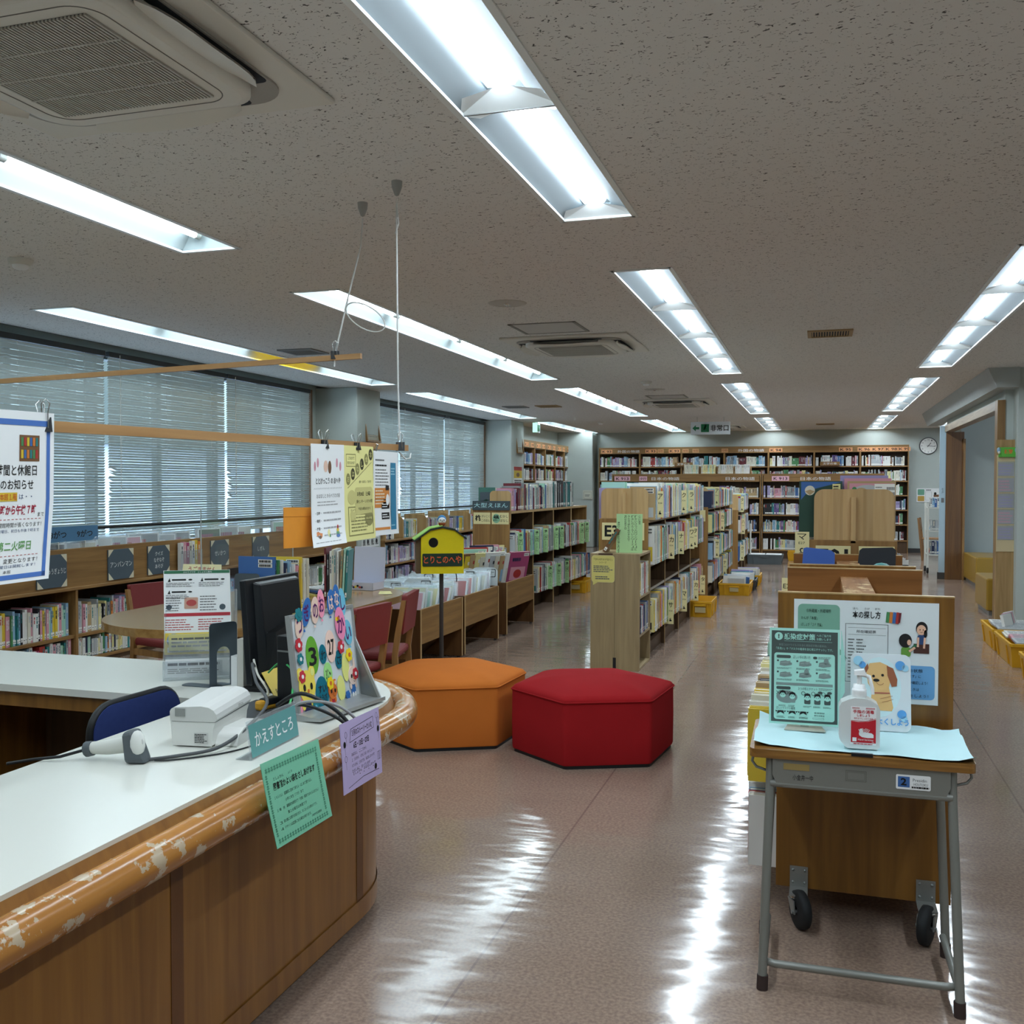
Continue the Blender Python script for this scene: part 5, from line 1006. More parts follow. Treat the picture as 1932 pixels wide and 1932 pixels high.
# post at the end of the third aisle case and the dark room past the doorway
b = MB(); b.cyl((-1.18, 18.1, 0), (-1.18, 18.1, .72), .015, WS, 10); b.lathe([(0, .012), (.07, .01), (.075, 0)], (-1.18, 18.1, 0), WS, 16); tag(b.build('short_post'), 'short white post at the end of the third aisle bookcase', 'post')
t = tall_case(2.75, 4.8, 19.0, (3.4, 4.1), 2.3, 2.1, (1.75, 1.4, 1.05, .7, .35), 'dark bookcase glimpsed through the doorway', signs=((2.8, .3, 'K 4', 'p'),))
b = MB()
for z in (1.75, 1.4, 1.05): book_row('x', '-y', 19.03, 2.78, 4.0, z, (.2, .27), (.15, .2), (.02, .035), MIX_NOVEL, '', '', one=False, mb=b)
tag(b.build('doorway_books'), 'books in the case glimpsed through the doorway', 'books', kind='stuff')
t = empty('ceiling_light', (2.95, 18.2, H)); tag(t, 'small bright lamp on the ceiling inside the dark doorway', 'ceiling light'); b = MB(); b.box(-.15, -.1, -.04, .15, .1, 0, WENAM); b.build('housing', t); b = MB(); b.box(-.13, -.08, -.05, .13, .08, -.04, mat('led_bar')); b.build('lamp', t)
# ================================================================== OTTOMANS
def ottoman(loc, rz, r, h, col, lb, cdk):
    t = empty('hexagonal_ottoman', loc, rz); tag(t, lb, 'ottoman', 'hexagonal fabric ottomans'); m = mat('felt_' + col, col, 0.95, 0.1, var=0.10, scale=5, bump=0.05, sheen=0.0); dk = mat('felt_' + cdk, cdk, 0.95, 0.1, var=0.10, scale=5, sheen=0.0)
    def ringp(k, z, n=8, rr=0.06):
        p = []
        for i in range(6):
            a = math.radians(60 * i); c = V3((r * k * math.cos(a), r * k * math.sin(a), z)); pv = V3((r * k * math.cos(a - math.pi / 3), r * k * math.sin(a - math.pi / 3), z)); nx = V3((r * k * math.cos(a + math.pi / 3), r * k * math.sin(a + math.pi / 3), z))
            for j in range(n + 1):
                f = j / n; e1 = c + (pv - c) * rr * (1 - f) ** 1.5; e2 = c + (nx - c) * rr * f ** 1.5; p.append(c * 0.0 + (e1 * (1 - f) + e2 * f))
        return p
    def loft(b, rings, mm):
        n = len(rings[0]); vs = [p for q in rings for p in q]
        b.add(vs, [(k * n + i, k * n + (i + 1) % n, (k + 1) * n + (i + 1) % n, (k + 1) * n + i) for k in range(len(rings) - 1) for i in range(n)], mm, True)
    b = MB(); loft(b, [ringp(0.985, 0.018), ringp(0.995, 0.03), ringp(1.0, h * .5), ringp(0.995, h - .012)], dk); b.build('side_cover', t)
    b = MB(); R2 = [ringp(1.0, h - .012), ringp(1.004, h)]
    for k in (.97, .9, .8, .65, .5, .3, .12): R2.append(ringp(k, h + 0.05 * (1 - k ** 3) + .012, rr=0.06 + 0.25 * (1 - k)))
    loft(b, R2, m); b.poly(R2[-1], m); b.build('seat_cushion', t)
    b = MB(); b.tube(ringp(1.004, h - .004), .0045, m, 6, closed=True); b.build('piping', t)
    b = MB(); b.prism(ringp(0.97, 0), (0, 0, 0.02), BLK); b.build('base', t)
ottoman((-1.138, 5.078, 0), math.radians(23.5), 0.44, 0.335, '961c20', 'crimson red hexagonal ottoman, in front of the orange one', '961c20')
ottoman((-1.985, 5.15, 0), math.radians(26.5), 0.44, 0.335, 'c46f2e', 'orange hexagonal ottoman touching the red one beside the counter', 'c46f2e')

# ================================================================== COUNTER
TOPW = mat('counter_laminate', 'd6d6cd', 0.22, 0.5); RAIL = wood('rounded_rail', '96602a', 'b57c3c', 1, rough=0.22, wear='b9a68c', spec=0.5); FRONT = wood('counter_front', '7a4f20', '95662d', 2, rough=0.38)
def outline(off, x_end=-4.7, y0=-1.6, n=14):
    cx, cy, r = -1.825, 2.8, 0.45 + off
    return [(-1.375 + off, y0)] + [(cx + r * math.cos(math.pi / 2 * i / n), cy + r * math.sin(math.pi / 2 * i / n)) for i in range(n + 1)] + [(x_end, cy + r)]
t = empty('service_counter', (0, 0, 0)); tag(t, 'large curved wooden service counter with white top and worn rounded rail', 'counter')
b = MB(); inner = [(-4.7, 2.74), (-1.93, 2.74), (-1.88, 2.69), (-1.88, -1.6)]; op = outline(.05)
b.prism([(x, y, .675) for x, y in op + inner], (0, 0, .025), TOPW); b.build('countertop', t, bevel=.003)
b = MB(); b.tube([(x, y, .646) for x, y in outline(.10)], .041, RAIL, 16); b.build('bumper_rail', t)
b = MB(); o2 = outline(.05); o3 = outline(.075); b.add([(x, y, .60) for x, y in outline(0.03)] + [(x, y, .635) for x, y in o3], [(i, i + 1, len(o2) + i + 1, len(o2) + i) for i in range(len(o2) - 1)], FRONT, True); b.add([(x, y, .635) for x, y in o3] + [(x, y, .69) for x, y in o2], [(i, i + 1, len(o2) + i + 1, len(o2) + i) for i in range(len(o2) - 1)], FRONT, True); b.build('rail_backing', t)
b = MB(); o = outline(0); n = len(o); b.add([(x, y, .03) for x, y in o] + [(x, y, .68) for x, y in o], [(i, i + 1, n + i + 1, n + i) for i in range(n - 1)], FRONT, True)
oi = outline(-.02); b.add([(x, y, .03) for x, y in oi] + [(x, y, .68) for x, y in oi], [(n + i, n + i + 1, i + 1, i) for i in range(n - 1)], FRONT, True); b.build('front_panel', t)
DKJ = wood('joint_strip', '5f3a1a', '6f4522', 2)
for y in (0.62, 1.86, 2.78): b = MB(); b.box(-1.3745, y - .022, .09, -1.3735, y + .022, .60, DKJ); b.build('joint_strip', t)
b = MB(); o4 = outline(.004); o5 = outline(.002); b.add([(x, y, .0) for x, y in outline(-.03)] + [(x, y, .03) for x, y in outline(-.03)], [(i, i + 1, n + i + 1, n + i) for i in range(n - 1)], mat('toe_kick', '2c2723', 0.6), True); b.build('toe_kick', t)
b = MB(); b.add([(x, y, .03) for x, y in o4] + [(x, y, .092) for x, y in o4], [(i, i + 1, n + i + 1, n + i) for i in range(n - 1)], FRONT, True); b.build('skirting_strip', t)
b = MB(); b.box(-4.7, 2.76, .62, -1.95, 2.785, .675, CARTV); b.build('apron', t)
b = MB()
for x in (-3.0, -2.15): b.box(x - .02, 2.8, 0, x + .02, 3.23, .675, CARTV)
b.box(-2.98, 3.2, 0, -1.9, 3.24, .675, DARKIN); b.box(-4.7, 3.2, 0, -2.98, 3.24, .675, DARKIN); b.build('partition', t)
b = MB(); b.box(-1.42, -1.6, .0, -1.40, 2.7, .66, DARKIN); b.build('inner_panel', t)
b = MB(); b.box(-2.13, 2.86, .42, -2.127, 2.9, .52, CREAM); tag(b.build('paper_tag'), 'small cream paper tag stuck on the partition under the counter', 'paper')
# paper shapes that follow a bent path
class Bent(Sheet):
    def __init__(s, mb, path, u, w): s.mb, s.path, s.u, s.w, s.k, s.step = mb, [V3(p) for p in path], V3(u), w, 1, LAY; s.L = [0]; [s.L.append(s.L[-1] + (s.path[i + 1] - s.path[i]).length) for i in range(len(path) - 1)]; s.h = s.L[-1]
    def P(s, x, y, k=None):
        i = 0
        while i < len(s.path) - 2 and y > s.L[i + 1]: i += 1
        f = (y - s.L[i]) / (s.L[i + 1] - s.L[i]); d = (s.path[i + 1] - s.path[i]); p = s.path[i] + d * f + s.u * x; nrm = s.u.cross(d).normalized()
        return p + nrm * (s.step * (s.k if k is None else k))
    def ground(s, m, t=0.0012):
        n = len(s.path); w = s.u * s.w
        nr = [s.u.cross(s.path[min(i + 1, n - 1)] - s.path[max(i - 1, 0)]).normalized() * -t for i in range(n)]
        vs = list(s.path) + [p + w for p in s.path]; vb = [p + nr[i] for i, p in enumerate(s.path)] + [p + nr[i] + w for i, p in enumerate(s.path)]
        s.mb.add(vs, [(i, n + i, n + i + 1, i + 1) for i in range(n - 1)], m, True); s.mb.add(vb, [(i + 1, n + i + 1, n + i, i) for i in range(n - 1)], m, True)
b = MB(); s = Bent(b, [(-1.208, 2.012, .545), (-1.210, 1.975, .66), (-1.214, 1.950, .762)], (0.0, .9995, -.03), .272); s.ground(MINT); h = s.h; k = .205 / h
DKG = mat('mint_print', '2f7d62', 0.7)
for i in range(20):
    for y in (.008, h - .03): s.text('本', .012 + i * .0122, y, .010, .016, DKG)
for i in range(13):
    for x in (.008, .243): s.text('本', x, .028 + i * (h - .06) / 13, .010, .014, DKG)
s.text('としょかん', .04, h - .053, .045, .008, BLACK); s.text('ふくろ', .105, h - .053, .02, .007, BLACK); s.text('図書館かよい袋をさしあげます', .035, h - .078, .195, .02, BLACK, bold=.02)
yy = h - .1
for lab, tx, w in (('１ もらえる人', '図書館に初めて来た人・はじめて借りる人', .13), ('', '小学１年生（７才）まで', .085), ('２ 場　所', '図書館本館受付で（分館・駅前ではもらえません）', .155), ('', '第２火曜日は休館です', .09), ('３', '袋の数には限りがあります。なくなったら終わりです。', .16), ('４', 'デザインは変更になる場合があります。', .125)):
    if lab: s.text(lab, .032, yy, .012 if len(lab) < 2 else .035, .008, BLACK)
    s.text(tx, .075 if len(lab) != 1 else .05, yy, w, .009, BLACK); yy -= .0175 if lab or 1 else 0
s.text('小金井市立図書館', .175, .03, .05, .007, BLACK)
tag(b.build('green_notice'), 'mint green notice sheet taped over the counter rail', 'notice')
b = MB(); s = Bent(b, [(-1.209, 2.352, .568), (-1.210, 2.345, .66), (-1.214, 2.337, .762)], (.0, 1.0, -.015), .242); s.ground(mat('lilac_paper', 'c6b6e2', 0.7)); h = s.h
s.line((.05, h - .06), (.06, h - .025), .0015, BLACK); s.line((.06, h - .025), (.2, h - .018), .0015, BLACK); s.line((.2, h - .018), (.2, h - .05), .0015, BLACK); s.line((.05, h - .06), (.2, h - .05), .0015, BLACK); s.text('３月のストーリーたいむ', .065, h - .047, .125, .018, BLACK, bold=.01)
s.text('6日・13日・27日', .07, h - .082, .095, .017, BLACK, bold=.03)
for i, (tx, w) in enumerate((('おはなし　ここうから', .09), ('１：３０から　くわしくは　かいじょうへ', .14), ('０さいから　どなたでも　おはなしのへやで', .14), ('たのしみに　まっています', .11))): s.text(tx, .055, h - .1 - i * .0155, w, .009, BLACK)
s.text('としょかん　おはなしのへや', .06, .04, .14, .008, BLACK); s.line((.03, .012), (.12, .022), .0016, BLACK); s.line((.12, .022), (.22, .018), .0016, BLACK)
for x, y, f in ((.02, h - .06, 1), (.03, h - .035, 0), (.222, h - .02, 0), (.232, h - .035, 0), (.228, h - .06, 1), (.022, h - .1, 0)): (s.ell(x, y, .007, .009, BLACK) if f else s.arc(x, y, .007, 0, 360, .001, BLACK, ry=.009)); s.line((x, y - .009), (x + .002, y - .03), .0008, BLACK)
s.frame(.215, .045, .02, .024, .001, BLACK); s.line((.225, .045), (.225, .069), .002, BLACK); s.ell(.2, .03, .008, .009, BLACK)
for x in (.1, .125, .155, .185): s.ell(x, .035, .0015, .0015, BLACK)
tag(b.build('lilac_notice'), 'lilac notice sheet hanging below the felt-balloon whiteboard', 'notice')
# ---- acrylic desk sign
t = empty('desk_sign', (-1.37, 2.16, .70)); tag(t, 'teal desk sign in a clear acrylic stand on the counter', 'sign'); t.rotation_euler = (0, 0, math.radians(2))
b = MB(); ac = clear('acrylic'); b.hexa([(-.045, 0, 0), (0, 0, 0), (0, .255, 0), (-.045, .255, 0), (-.045, 0, .003), (0, 0, .003), (0, .255, .003), (-.045, .255, .003)], ac)
b.prism([(0, 0, .002), (0, .255, .002), (-.014, .255, .098), (-.014, 0, .098)], (-.003, 0, 0), ac); b.build('acrylic_stand', t)
b = MB(); b.prism([(.001, .004, .006), (.001, .251, .006), (-.0115, .251, .088), (-.0115, .004, .088)], (-.0005, 0, 0), TEAL); s = Sheet(b, (.0012, .004, .006), (0, 1, 0), (-.0125, 0, .082)); s.text('かえすところ', .022, .022, .20, .038, WHITE, bold=.008); b.build('sign_card', t)
# ---- receipt printer
t = empty('receipt_printer', (-1.603, 2.333, .70), math.radians(8.5)); tag(t, 'white box-shaped receipt printer on the counter beside the barcode scanner', 'printer')
PW = mat('printer_white', 'd9d9d4', 0.4); PWG = mat('printer_shade', 'cacac6', 0.45); SEAM = mat('printer_seam', '55585a', 0.6)
def loft2(b, pr, y0, y1, k0, k1, m):
    n = len(pr); A = [(x, y0, z * k0) for x, z in pr]; B = [(x, y1, z * k1) for x, z in pr]
    b.add(A + B, [(i, (i + 1) % n, n + (i + 1) % n, n + i) for i in range(n)], m); b.add(A + B, [tuple(range(n - 1, -1, -1)), tuple(range(n, 2 * n))], m)
lo = [(-.062, .004), (.050, .004), (.054, .05), (.060, .068), (-.067, .068)]; up = [(-.067, .0695), (.061, .0695), (.066, .078), (.064, .09), (.056, .101), (.042, .108), (.02, .111), (-.055, .106), (-.064, .102), (-.068, .095)]
b = MB(); loft2(b, lo, -.107, .107, 1, 1.06, PW); b.build('body', t, bevel=.004, seg=3)
b = MB(); loft2(b, up, -.109, .108, 1, 1.10, PWG); b.build('paper_cover', t, bevel=.004, seg=3)
b = MB(); loft2(b, [(-.064, .0675), (.058, .0675), (.058, .070), (-.064, .070)], -.106, .106, 1, 1.08, SEAM); b.build('cover_gap', t)
b = MB(); b.box(-.052, -.1115, .083, -.024, -.1085, .104, mat('latch_grey', '8d8f8c', 0.5)); b.build('latch', t)
b = MB(); s = Sheet(b, (.0, -.1073, .010), (1, 0, 0), (0, 0, 1)); s.rect(0, 0, .04, .03, PWG); s.lines(.002, .002, .036, .026, 6, BLACK, 2, .5); b.build('rating_plate', t)
b = MB(); s = Sheet(b, (.0668, .02, .084), (0, 1, 0), (-.15, 0, 1)); s.text('EPSON', .0, .0, .03, .007, INK, 3); b.build('maker_mark', t)
b = MB(); b.prism([(.05, y, z) for y, z in ((-.09, 0), (.09, 0), (.09, .036), (-.04, .042), (-.075, .03))], (.062, 0, 0), PW); b.build('interface_box', t, bevel=.006)
# ---- barcode scanner
t = empty('barcode_scanner', (-1.66, 2.06, .70)); tag(t, 'grey and white handheld barcode scanner lying on the counter', 'scanner')
GRYP = mat('scanner_grey', '50565a', 0.5); LGP = mat('scanner_light', 'c4c4bc', 0.45)
b = MB(); b.tube([(-.105, -.012, .03), (-.06, -.006, .034), (.0, .0, .045)], [.0155, .019, .021], LGP, 12); b.build('handle', t)
b = MB(); b.tube([(-.118, -.013, .026), (-.10, -.012, .03)], [.02, .0185], GRYP, 12); b.build('end_cap', t)
b = MB(); b.hexa([(.005, -.03, .001), (.06, -.012, .001), (.05, .03, .001), (-.002, .022, .001), (-.004, -.03, .082), (.022, -.012, .088), (.022, .022, .088), (-.008, .02, .078)], GRYP); b.build('scan_head', t, bevel=.012, seg=3)
b = MB(); b.ball((.032, -.008, .052), (.020, .017, .033), PW); b.ball((.045, -.012, .058), (.008, .004, .009), PWG); b.build('top_shell', t)
b = MB(); b.tube([(-.118, -.013, .026), (-.17, -.05, .012), (-.23, -.07, .006), (-.27, -.12, .0045)], .004, BLK, 8); b.build('cord', t)
def cable(name, pts, r, m, lb):
    P = [V3(p) for p in pts]; o = []
    for i in range(len(P) - 1):
        p0, p1, p2, p3 = P[max(i - 1, 0)], P[i], P[i + 1], P[min(i + 2, len(P) - 1)]
        for j in range(6):
            u = j / 6; o.append(.5 * ((2 * p1) + (-p0 + p2) * u + (2 * p0 - 5 * p1 + 4 * p2 - p3) * u * u + (-p0 + 3 * p1 - 3 * p2 + p3) * u ** 3))
    o.append(P[-1]); b = MB(); b.tube(o, r, m, 8); return tag(b.build(name), lb, 'cable')
CG = mat('cable_grey', '8f9192', 0.5); CGN = mat('cable_green', '3fae62', 0.5)
cable('grey_cable', [(-1.78, 2.83, .80), (-1.72, 2.72, .83), (-1.63, 2.6, .80), (-1.52, 2.48, .77), (-1.49, 2.32, .735), (-1.50, 2.2, .712), (-1.57, 2.12, .706), (-1.62, 2.07, .706)], .0048, mat('cable_dark', '4c4e50', 0.5), 'thick grey cable running from the monitor to the scanner')
cable('black_cable', [(-1.60, 2.08, .704), (-1.56, 2.1, .703), (-1.47, 2.2, .703), (-1.44, 2.33, .704), (-1.45, 2.36, .73), (-1.47, 2.4, .735)], .0022, BLK, 'thin black cable curling across the white counter to the printer')
cable('black_cable', [(-1.50, 2.5, .76), (-1.42, 2.5, .80), (-1.33, 2.52, .76), (-1.27, 2.53, .70), (-1.235, 2.50, .66), (-1.25, 2.44, .65)], .006, BLK, 'thick black cable bundle drooping over the rail between the notices')
cable('black_cable', [(-1.50, 2.47, .75), (-1.40, 2.47, .775), (-1.30, 2.5, .735), (-1.245, 2.5, .68), (-1.225, 2.46, .635), (-1.26, 2.42, .64)], .005, BLK, 'lower black cable drooping over the rail between the notices')
cable('grey_cable', [(-1.46, 2.45, .745), (-1.38, 2.44, .79), (-1.3, 2.48, .78), (-1.25, 2.53, .72), (-1.22, 2.53, .66), (-1.23, 2.47, .63)], .0042, CG, 'light grey cable looping over the rail beside the desk sign')
cable('green_cable', [(-1.68, 2.75, .80), (-1.62, 2.72, .84), (-1.52, 2.62, .84), (-1.49, 2.57, .78), (-1.47, 2.5, .735), (-1.45, 2.46, .72)], .0032, CGN, 'green network cable behind the monitor')
cable('white_cable', [(-1.79, 2.84, .82), (-1.75, 2.8, .78), (-1.70, 2.78, .73), (-1.68, 2.70, .706)], .004, OFFW, 'white cable hanging from the back of the monitor')
# ---- monitor, computer box, tray
t = empty('computer_monitor', (-1.80, 2.99, .70), 0); t.rotation_euler = (0, math.radians(-4), 0); tag(t, 'black computer monitor seen from behind on the counter', 'monitor')
MBK = mat('monitor_black', '1b1e22', 0.35)
b = MB(); b.box(-.012, -.16, .035, .012, .19, .385, MBK); b.build('screen_housing', t, bevel=.004)
b = MB(); b.hexa([(.012, -.12, .06), (.045, -.10, .07), (.045, .14, .07), (.012, .16, .06), (.012, -.12, .375), (.035, -.11, .365), (.035, .15, .365), (.012, .16, .375)], MBK); b.build('back_shell', t, bevel=.004)
b = MB(); b.hexa([(.03, -.11, 0.02), (.075, -.10, 0.02), (.075, .14, 0.02), (.03, .14, 0.02), (.036, -.10, .2), (.075, -.095, .2), (.075, .13, .245), (.036, .13, .245)], BLK); b.build('stand_column', t)
b = MB(); b.box(-.09, -.1, 0, .12, .12, .012, BLK); b.build('stand_base', t)
b = MB(); b.box(-.0135, -.145, .05, -.012, .175, .37, mat('screen_glass', '0b0d10', 0.1)); b.build('screen', t)
t = empty('computer_box', (-1.56, 2.735, .70), math.radians(-10)); tag(t, 'slim black computer box standing behind the felt-balloon whiteboard', 'computer'); b = MB(); b.box(-.03, -.07, 0, .03, .10, .235, BLK); b.build('case', t, bevel=.003); b = MB(); b.box(-.026, -.073, .185, .026, -.07, .19, STEEL); b.build('drive_slot', t)
b = MB(); b.box(-1.72, 2.50, .70, -1.50, 2.74, .712, mat('tray_dark', '43474a', 0.6)); tag(b.build('desk_tray'), 'dark flat tray on the counter under the yellow stapler', 'tray')
t = empty('stapler', (-1.62, 2.63, .712), math.radians(75)); tag(t, 'yellow and black stapler on the dark tray', 'stapler'); b = MB(); b.box(-.03, -.015, 0, .045, .015, .03, mat('tool_yellow', 'd39b2e', 0.4)); b.build('body', t, bevel=.008); b = MB(); b.box(-.01, -.017, .012, .05, .017, .034, BLK); b.build('grip', t, bevel=.006)
b = MB(); b.prism([(-1.70, 2.74, .80), (-1.70, 2.86, .80), (-1.64, 2.86, .705), (-1.64, 2.74, .705)], (.002, 0, 0), PMAT['yellow']); s = Sheet(b, (-1.638, 2.74, .705), (0, 1, 0), (-.06, 0, .095)); s.text('お知らせ', .02, .03, .07, .02, BLACK); tag(b.build('yellow_card'), 'yellow card propped under the back of the monitor', 'card')
# ---- whiteboard with felt balloons
t = empty('whiteboard', (-1.447, 2.735, .70), 0); t.scale = (1.04, .82, 1.06); t.rotation_euler = (math.radians(0), math.radians(-7), math.radians(-9)); tag(t, 'small tabletop whiteboard covered with felt balloons and animals', 'whiteboard')
ALF = mat('aluminium_frame', 'b5b8b8', 0.35, 0.5, 0.6); WBS = mat('whiteboard_face', 'd3dade', 0.3)
W, Hh = .37, .285
b = MB(); b.box(-.008, -W / 2, .012, 0, W / 2, Hh, WBS); b.build('writing_panel', t)
b = MB()
for a in ((-W / 2 - .012, .012, -W / 2, Hh), (W / 2, .012, W / 2 + .012, Hh), (-W / 2 - .012, Hh, W / 2 + .012, Hh + .01)): b.box(-.012, a[0], a[1], .004, a[2], a[3], ALF)
b.build('frame', t)
b = MB(); b.prism([(-.01, -W / 2 - .02, 0), (.085, -W / 2 - .02, -.004), (.085, -W / 2 - .02, .006), (.05, -W / 2 - .02, .008), (.0, -W / 2 - .02, .02), (-.01, -W / 2 - .02, .02)], (0, W + .04, 0), ALF); b.build('pen_tray', t)
b = MB(); 
b.prism([(-.004, W / 2 + .002, .19), (.002, W / 2 + .002, .20), (.078, W / 2 + .002, .004), (.068, W / 2 + .002, .004)], (0, .006, 0), ALF); b.prism([(-.004, W / 2 + .003, .19), (.07, W / 2 + .003, .006), (-.004, W / 2 + .003, .006)], (0, .003, 0), STEEL); b.build('end_bracket', t)
FE = {k: mat('felt_piece_' + k, v, 0.95, 0.1) for k, v in dict(peach='e8c9b8', blue='3d6fb0', pink='f08fb4', sky='74bcd6', green='6aa83c', blush='f0cfc0', teal='1f7083', lime='a6e08a', lemon='e6e58a', bear='f0d860', orange='d9763a', red='c23a44', white='eeeeec', gold='f2d42e', navy='2f2f52', lav='b6a8d6', rabbit='edd5c8', purple='5a2a5e', hot='f29ab2', tealf='2e7d86').items()}
class Felt(Sheet): pass
def balloon(y, z, ry, rz_, col, tx=None, tcol=BLACK, k=3, tilt=0, lb=None, fs=.62):
    b = MB(); n = 20; pts = []
    for i in range(n):
        a = 2 * math.pi * i / n; p, q = ry * math.cos(a), rz_ * math.sin(a) * (1 - .08 * (math.sin(a) < 0)); ct, st2 = math.cos(tilt), math.sin(tilt); pts.append((y + p * ct - q * st2, z + p * st2 + q * ct))
    b.prism([(.0008 * k, a, c) for a, c in pts], (.002, 0, 0), col); s = Sheet(b, (.0008 * k + .002, 0, 0), (0, 1, 0), (0, 0, 1))
    if tx:
        if isinstance(tx, str): tx = [tx]
        m = len(tx)
        for i, l_ in enumerate(tx): w = min(ry * 2 * fs * 1.15, rz_ * 1.1 * len(l_) / m); hh = rz_ * 2 * fs / m * .85; s.text(l_, y - w / 2, z + (m / 2 - i - 1) * hh * 1.15 + hh * .06, w, hh, tcol, bold=.02)
    if rz_ > .022 and m_ball: s.poly([(y - .004 + rz_ * math.sin(tilt), z - rz_ * .98), (y + .004 + rz_ * math.sin(tilt), z - rz_ * .98), (y + .006 + rz_ * math.sin(tilt), z - rz_ * 1.15), (y - .006 + rz_ * math.sin(tilt), z - rz_ * 1.15)], col, 1)
    return b.build('balloon_piece', t, label=lb)
m_ball = True
for y, z, a, c, col, tx, tc, tl in ((-.145, .262, .022, .042, 'peach', 'つ', 'purple', -.3), (-.098, .295, .022, .047, 'blue', 'ぎ', 'purple', -.5), (-.045, .296, .022, .042, 'peach', 'の', 'purple', -.25), (-.005, .312, .021, .044, 'hot', 'お', 'purple', -.1), (.055, .312, .021, .04, 'blue', 'は', 'peach', -.3), (.092, .322, .02, .042, 'blue', 'な', 'peach', -.15), (.128, .306, .02, .044, 'sky', 'し', 'purple', 0), (.098, .243, .031, .052, 'pink', 'か', 'purple', .05), (.146, .212, .025, .04, 'sky', 'い', 'purple', .1)):
    balloon(y, z, a, c, FE[col], tx, FE[tc], 3 if tx != 'か' else 6, tl, '%s felt balloon lettered %s' % ({'hot': 'pink', 'sky': 'light blue'}.get(col, col), tx))
m_ball = False
for y, z, a, c, col, tx, lb in ((-.085, .168, .036, .058, 'green', '3', 'green felt oval numbered 3'), (-.022, .165, .021, .03, 'teal', 'がつ', 'teal felt disc'), (.03, .182, .031, .05, 'blush', '27', 'blush felt oval numbered 27'), (.072, .138, .021, .029, 'teal', 'にち', 'small teal felt disc'), (-.002, .106, .025, .034, 'lime', '3じ～', 'lime felt disc with the time'), (-.048, .055, .038, .05, 'teal', ['すい', 'ようび'], 'large teal felt disc for the weekday')):
    balloon(y, z, a, c, FE[col], tx, BLACK, 1, 0, lb, .55)
for y, z, a, c, col in ((.108, .11, .022, .045, 'lemon'), (.068, .052, .024, .04, 'lemon')): balloon(y, z, a, c, FE[col], None, None, 2, 0, 'pale yellow felt balloon')
def flower(y, z, r, col, cen, k=6):
    b = MB()
    for i in range(6): a = math.radians(60 * i + 10); p = [(y + r * .62 * math.cos(a) + r * .42 * math.cos(2 * math.pi * q / 10), z + r * .62 * math.sin(a) + r * .42 * math.sin(2 * math.pi * q / 10)) for q in range(10)]; b.prism([(.0008 * k, u, v) for u, v in p], (.0018 + .00008 * i, 0, 0), FE[col])
    b.prism([(.0008 * k, y + r * .34 * math.cos(2 * math.pi * q / 10), z + r * .34 * math.sin(2 * math.pi * q / 10)) for q in range(10)], (.0032, 0, 0), FE[cen]); b.build('flower_piece', t)
for y, z, r, c, e in ((-.162, .208, .02, 'red', 'white'), (-.16, .168, .017, 'tealf', 'white'), (-.145, .293, .02, 'tealf', 'tealf'), (.088, .175, .02, 'red', 'white'), (.134, .146, .02, 'gold', 'orange'), (.085, .262, .016, 'gold', 'orange'), (-.16, .118, .018, 'red', 'white'), (.0, .078, .019, 'gold', 'orange'), (.163, .085, .018, 'red', 'white'), (-.1, .024, .017, 'tealf', 'sky'), (.102, .028, .014, 'blue', 'blue')): flower(y, z, r, c, e)
def animal(y, z, q, body, ears, name, lb, dress, cape=None, tall=False):
    b = MB(); e = lambda yy, zz, ry, rz_, m, k: b.prism([(.0008 * k, y + yy * q + ry * q * math.cos(2 * math.pi * i / 16), z + zz * q + rz_ * q * math.sin(2 * math.pi * i / 16)) for i in range(16)], (.0016, 0, 0), FE[m] if isinstance(m, str) else m)
    if cape: b.prism([(.0016, y + a * q, z + c * q) for a, c in ((-.6, -.1), (-1.1, -1.6), (-.4, -1.1), (0, -.2))], (.001, 0, 0), FE[cape])
    if tall:
        for s_ in (-.42, .5): e(s_, 1.1, .2, .6, body, 2)
    else:
        for s_ in (-.68, .68): e(s_, .72, .36, .4, body, 2); e(s_, .74, .2, .22, ears, 5)
    b.prism([(.0016, y + a * q, z + c * q) for a, c in ((-.42, -.7), (-.5, -1.75), (.35, -1.75), (.4, -.7))], (.0016, 0, 0), FE[dress]); 
    for s_ in (-.25, .2): e(s_, -1.9, .16, .3, 'white', 3)
    for s_ in (-.55, .5): e(s_, -1.0, .2, .3, body, 3)
    e(0, 0, .95, .92, body, 4)
    for s_ in (-.38, .42): e(s_, -.05, .12, .2, BLACK, 7)
    e(.04, -.28, .09, .11, 'orange', 7); s = Sheet(b, (.0075, y, z), (0, 1, 0), (0, 0, 1)); s.arc(.03 * q, -.42 * q, .22 * q, 200, 340, .05 * q, BLACK, 1)
    b.build(name, t, label=lb)
animal(-.135, .088, .05, 'bear', 'lemon', 'bear_piece', 'yellow felt bear with a pink cape', 'navy', 'hot'); animal(.012, .055, .028, 'orange', 'peach', 'cub_piece', 'small orange felt cub', 'red'); animal(.148, .082, .031, 'rabbit', 'hot', 'rabbit_piece', 'pale felt rabbit in blue', 'blue', tall=True)
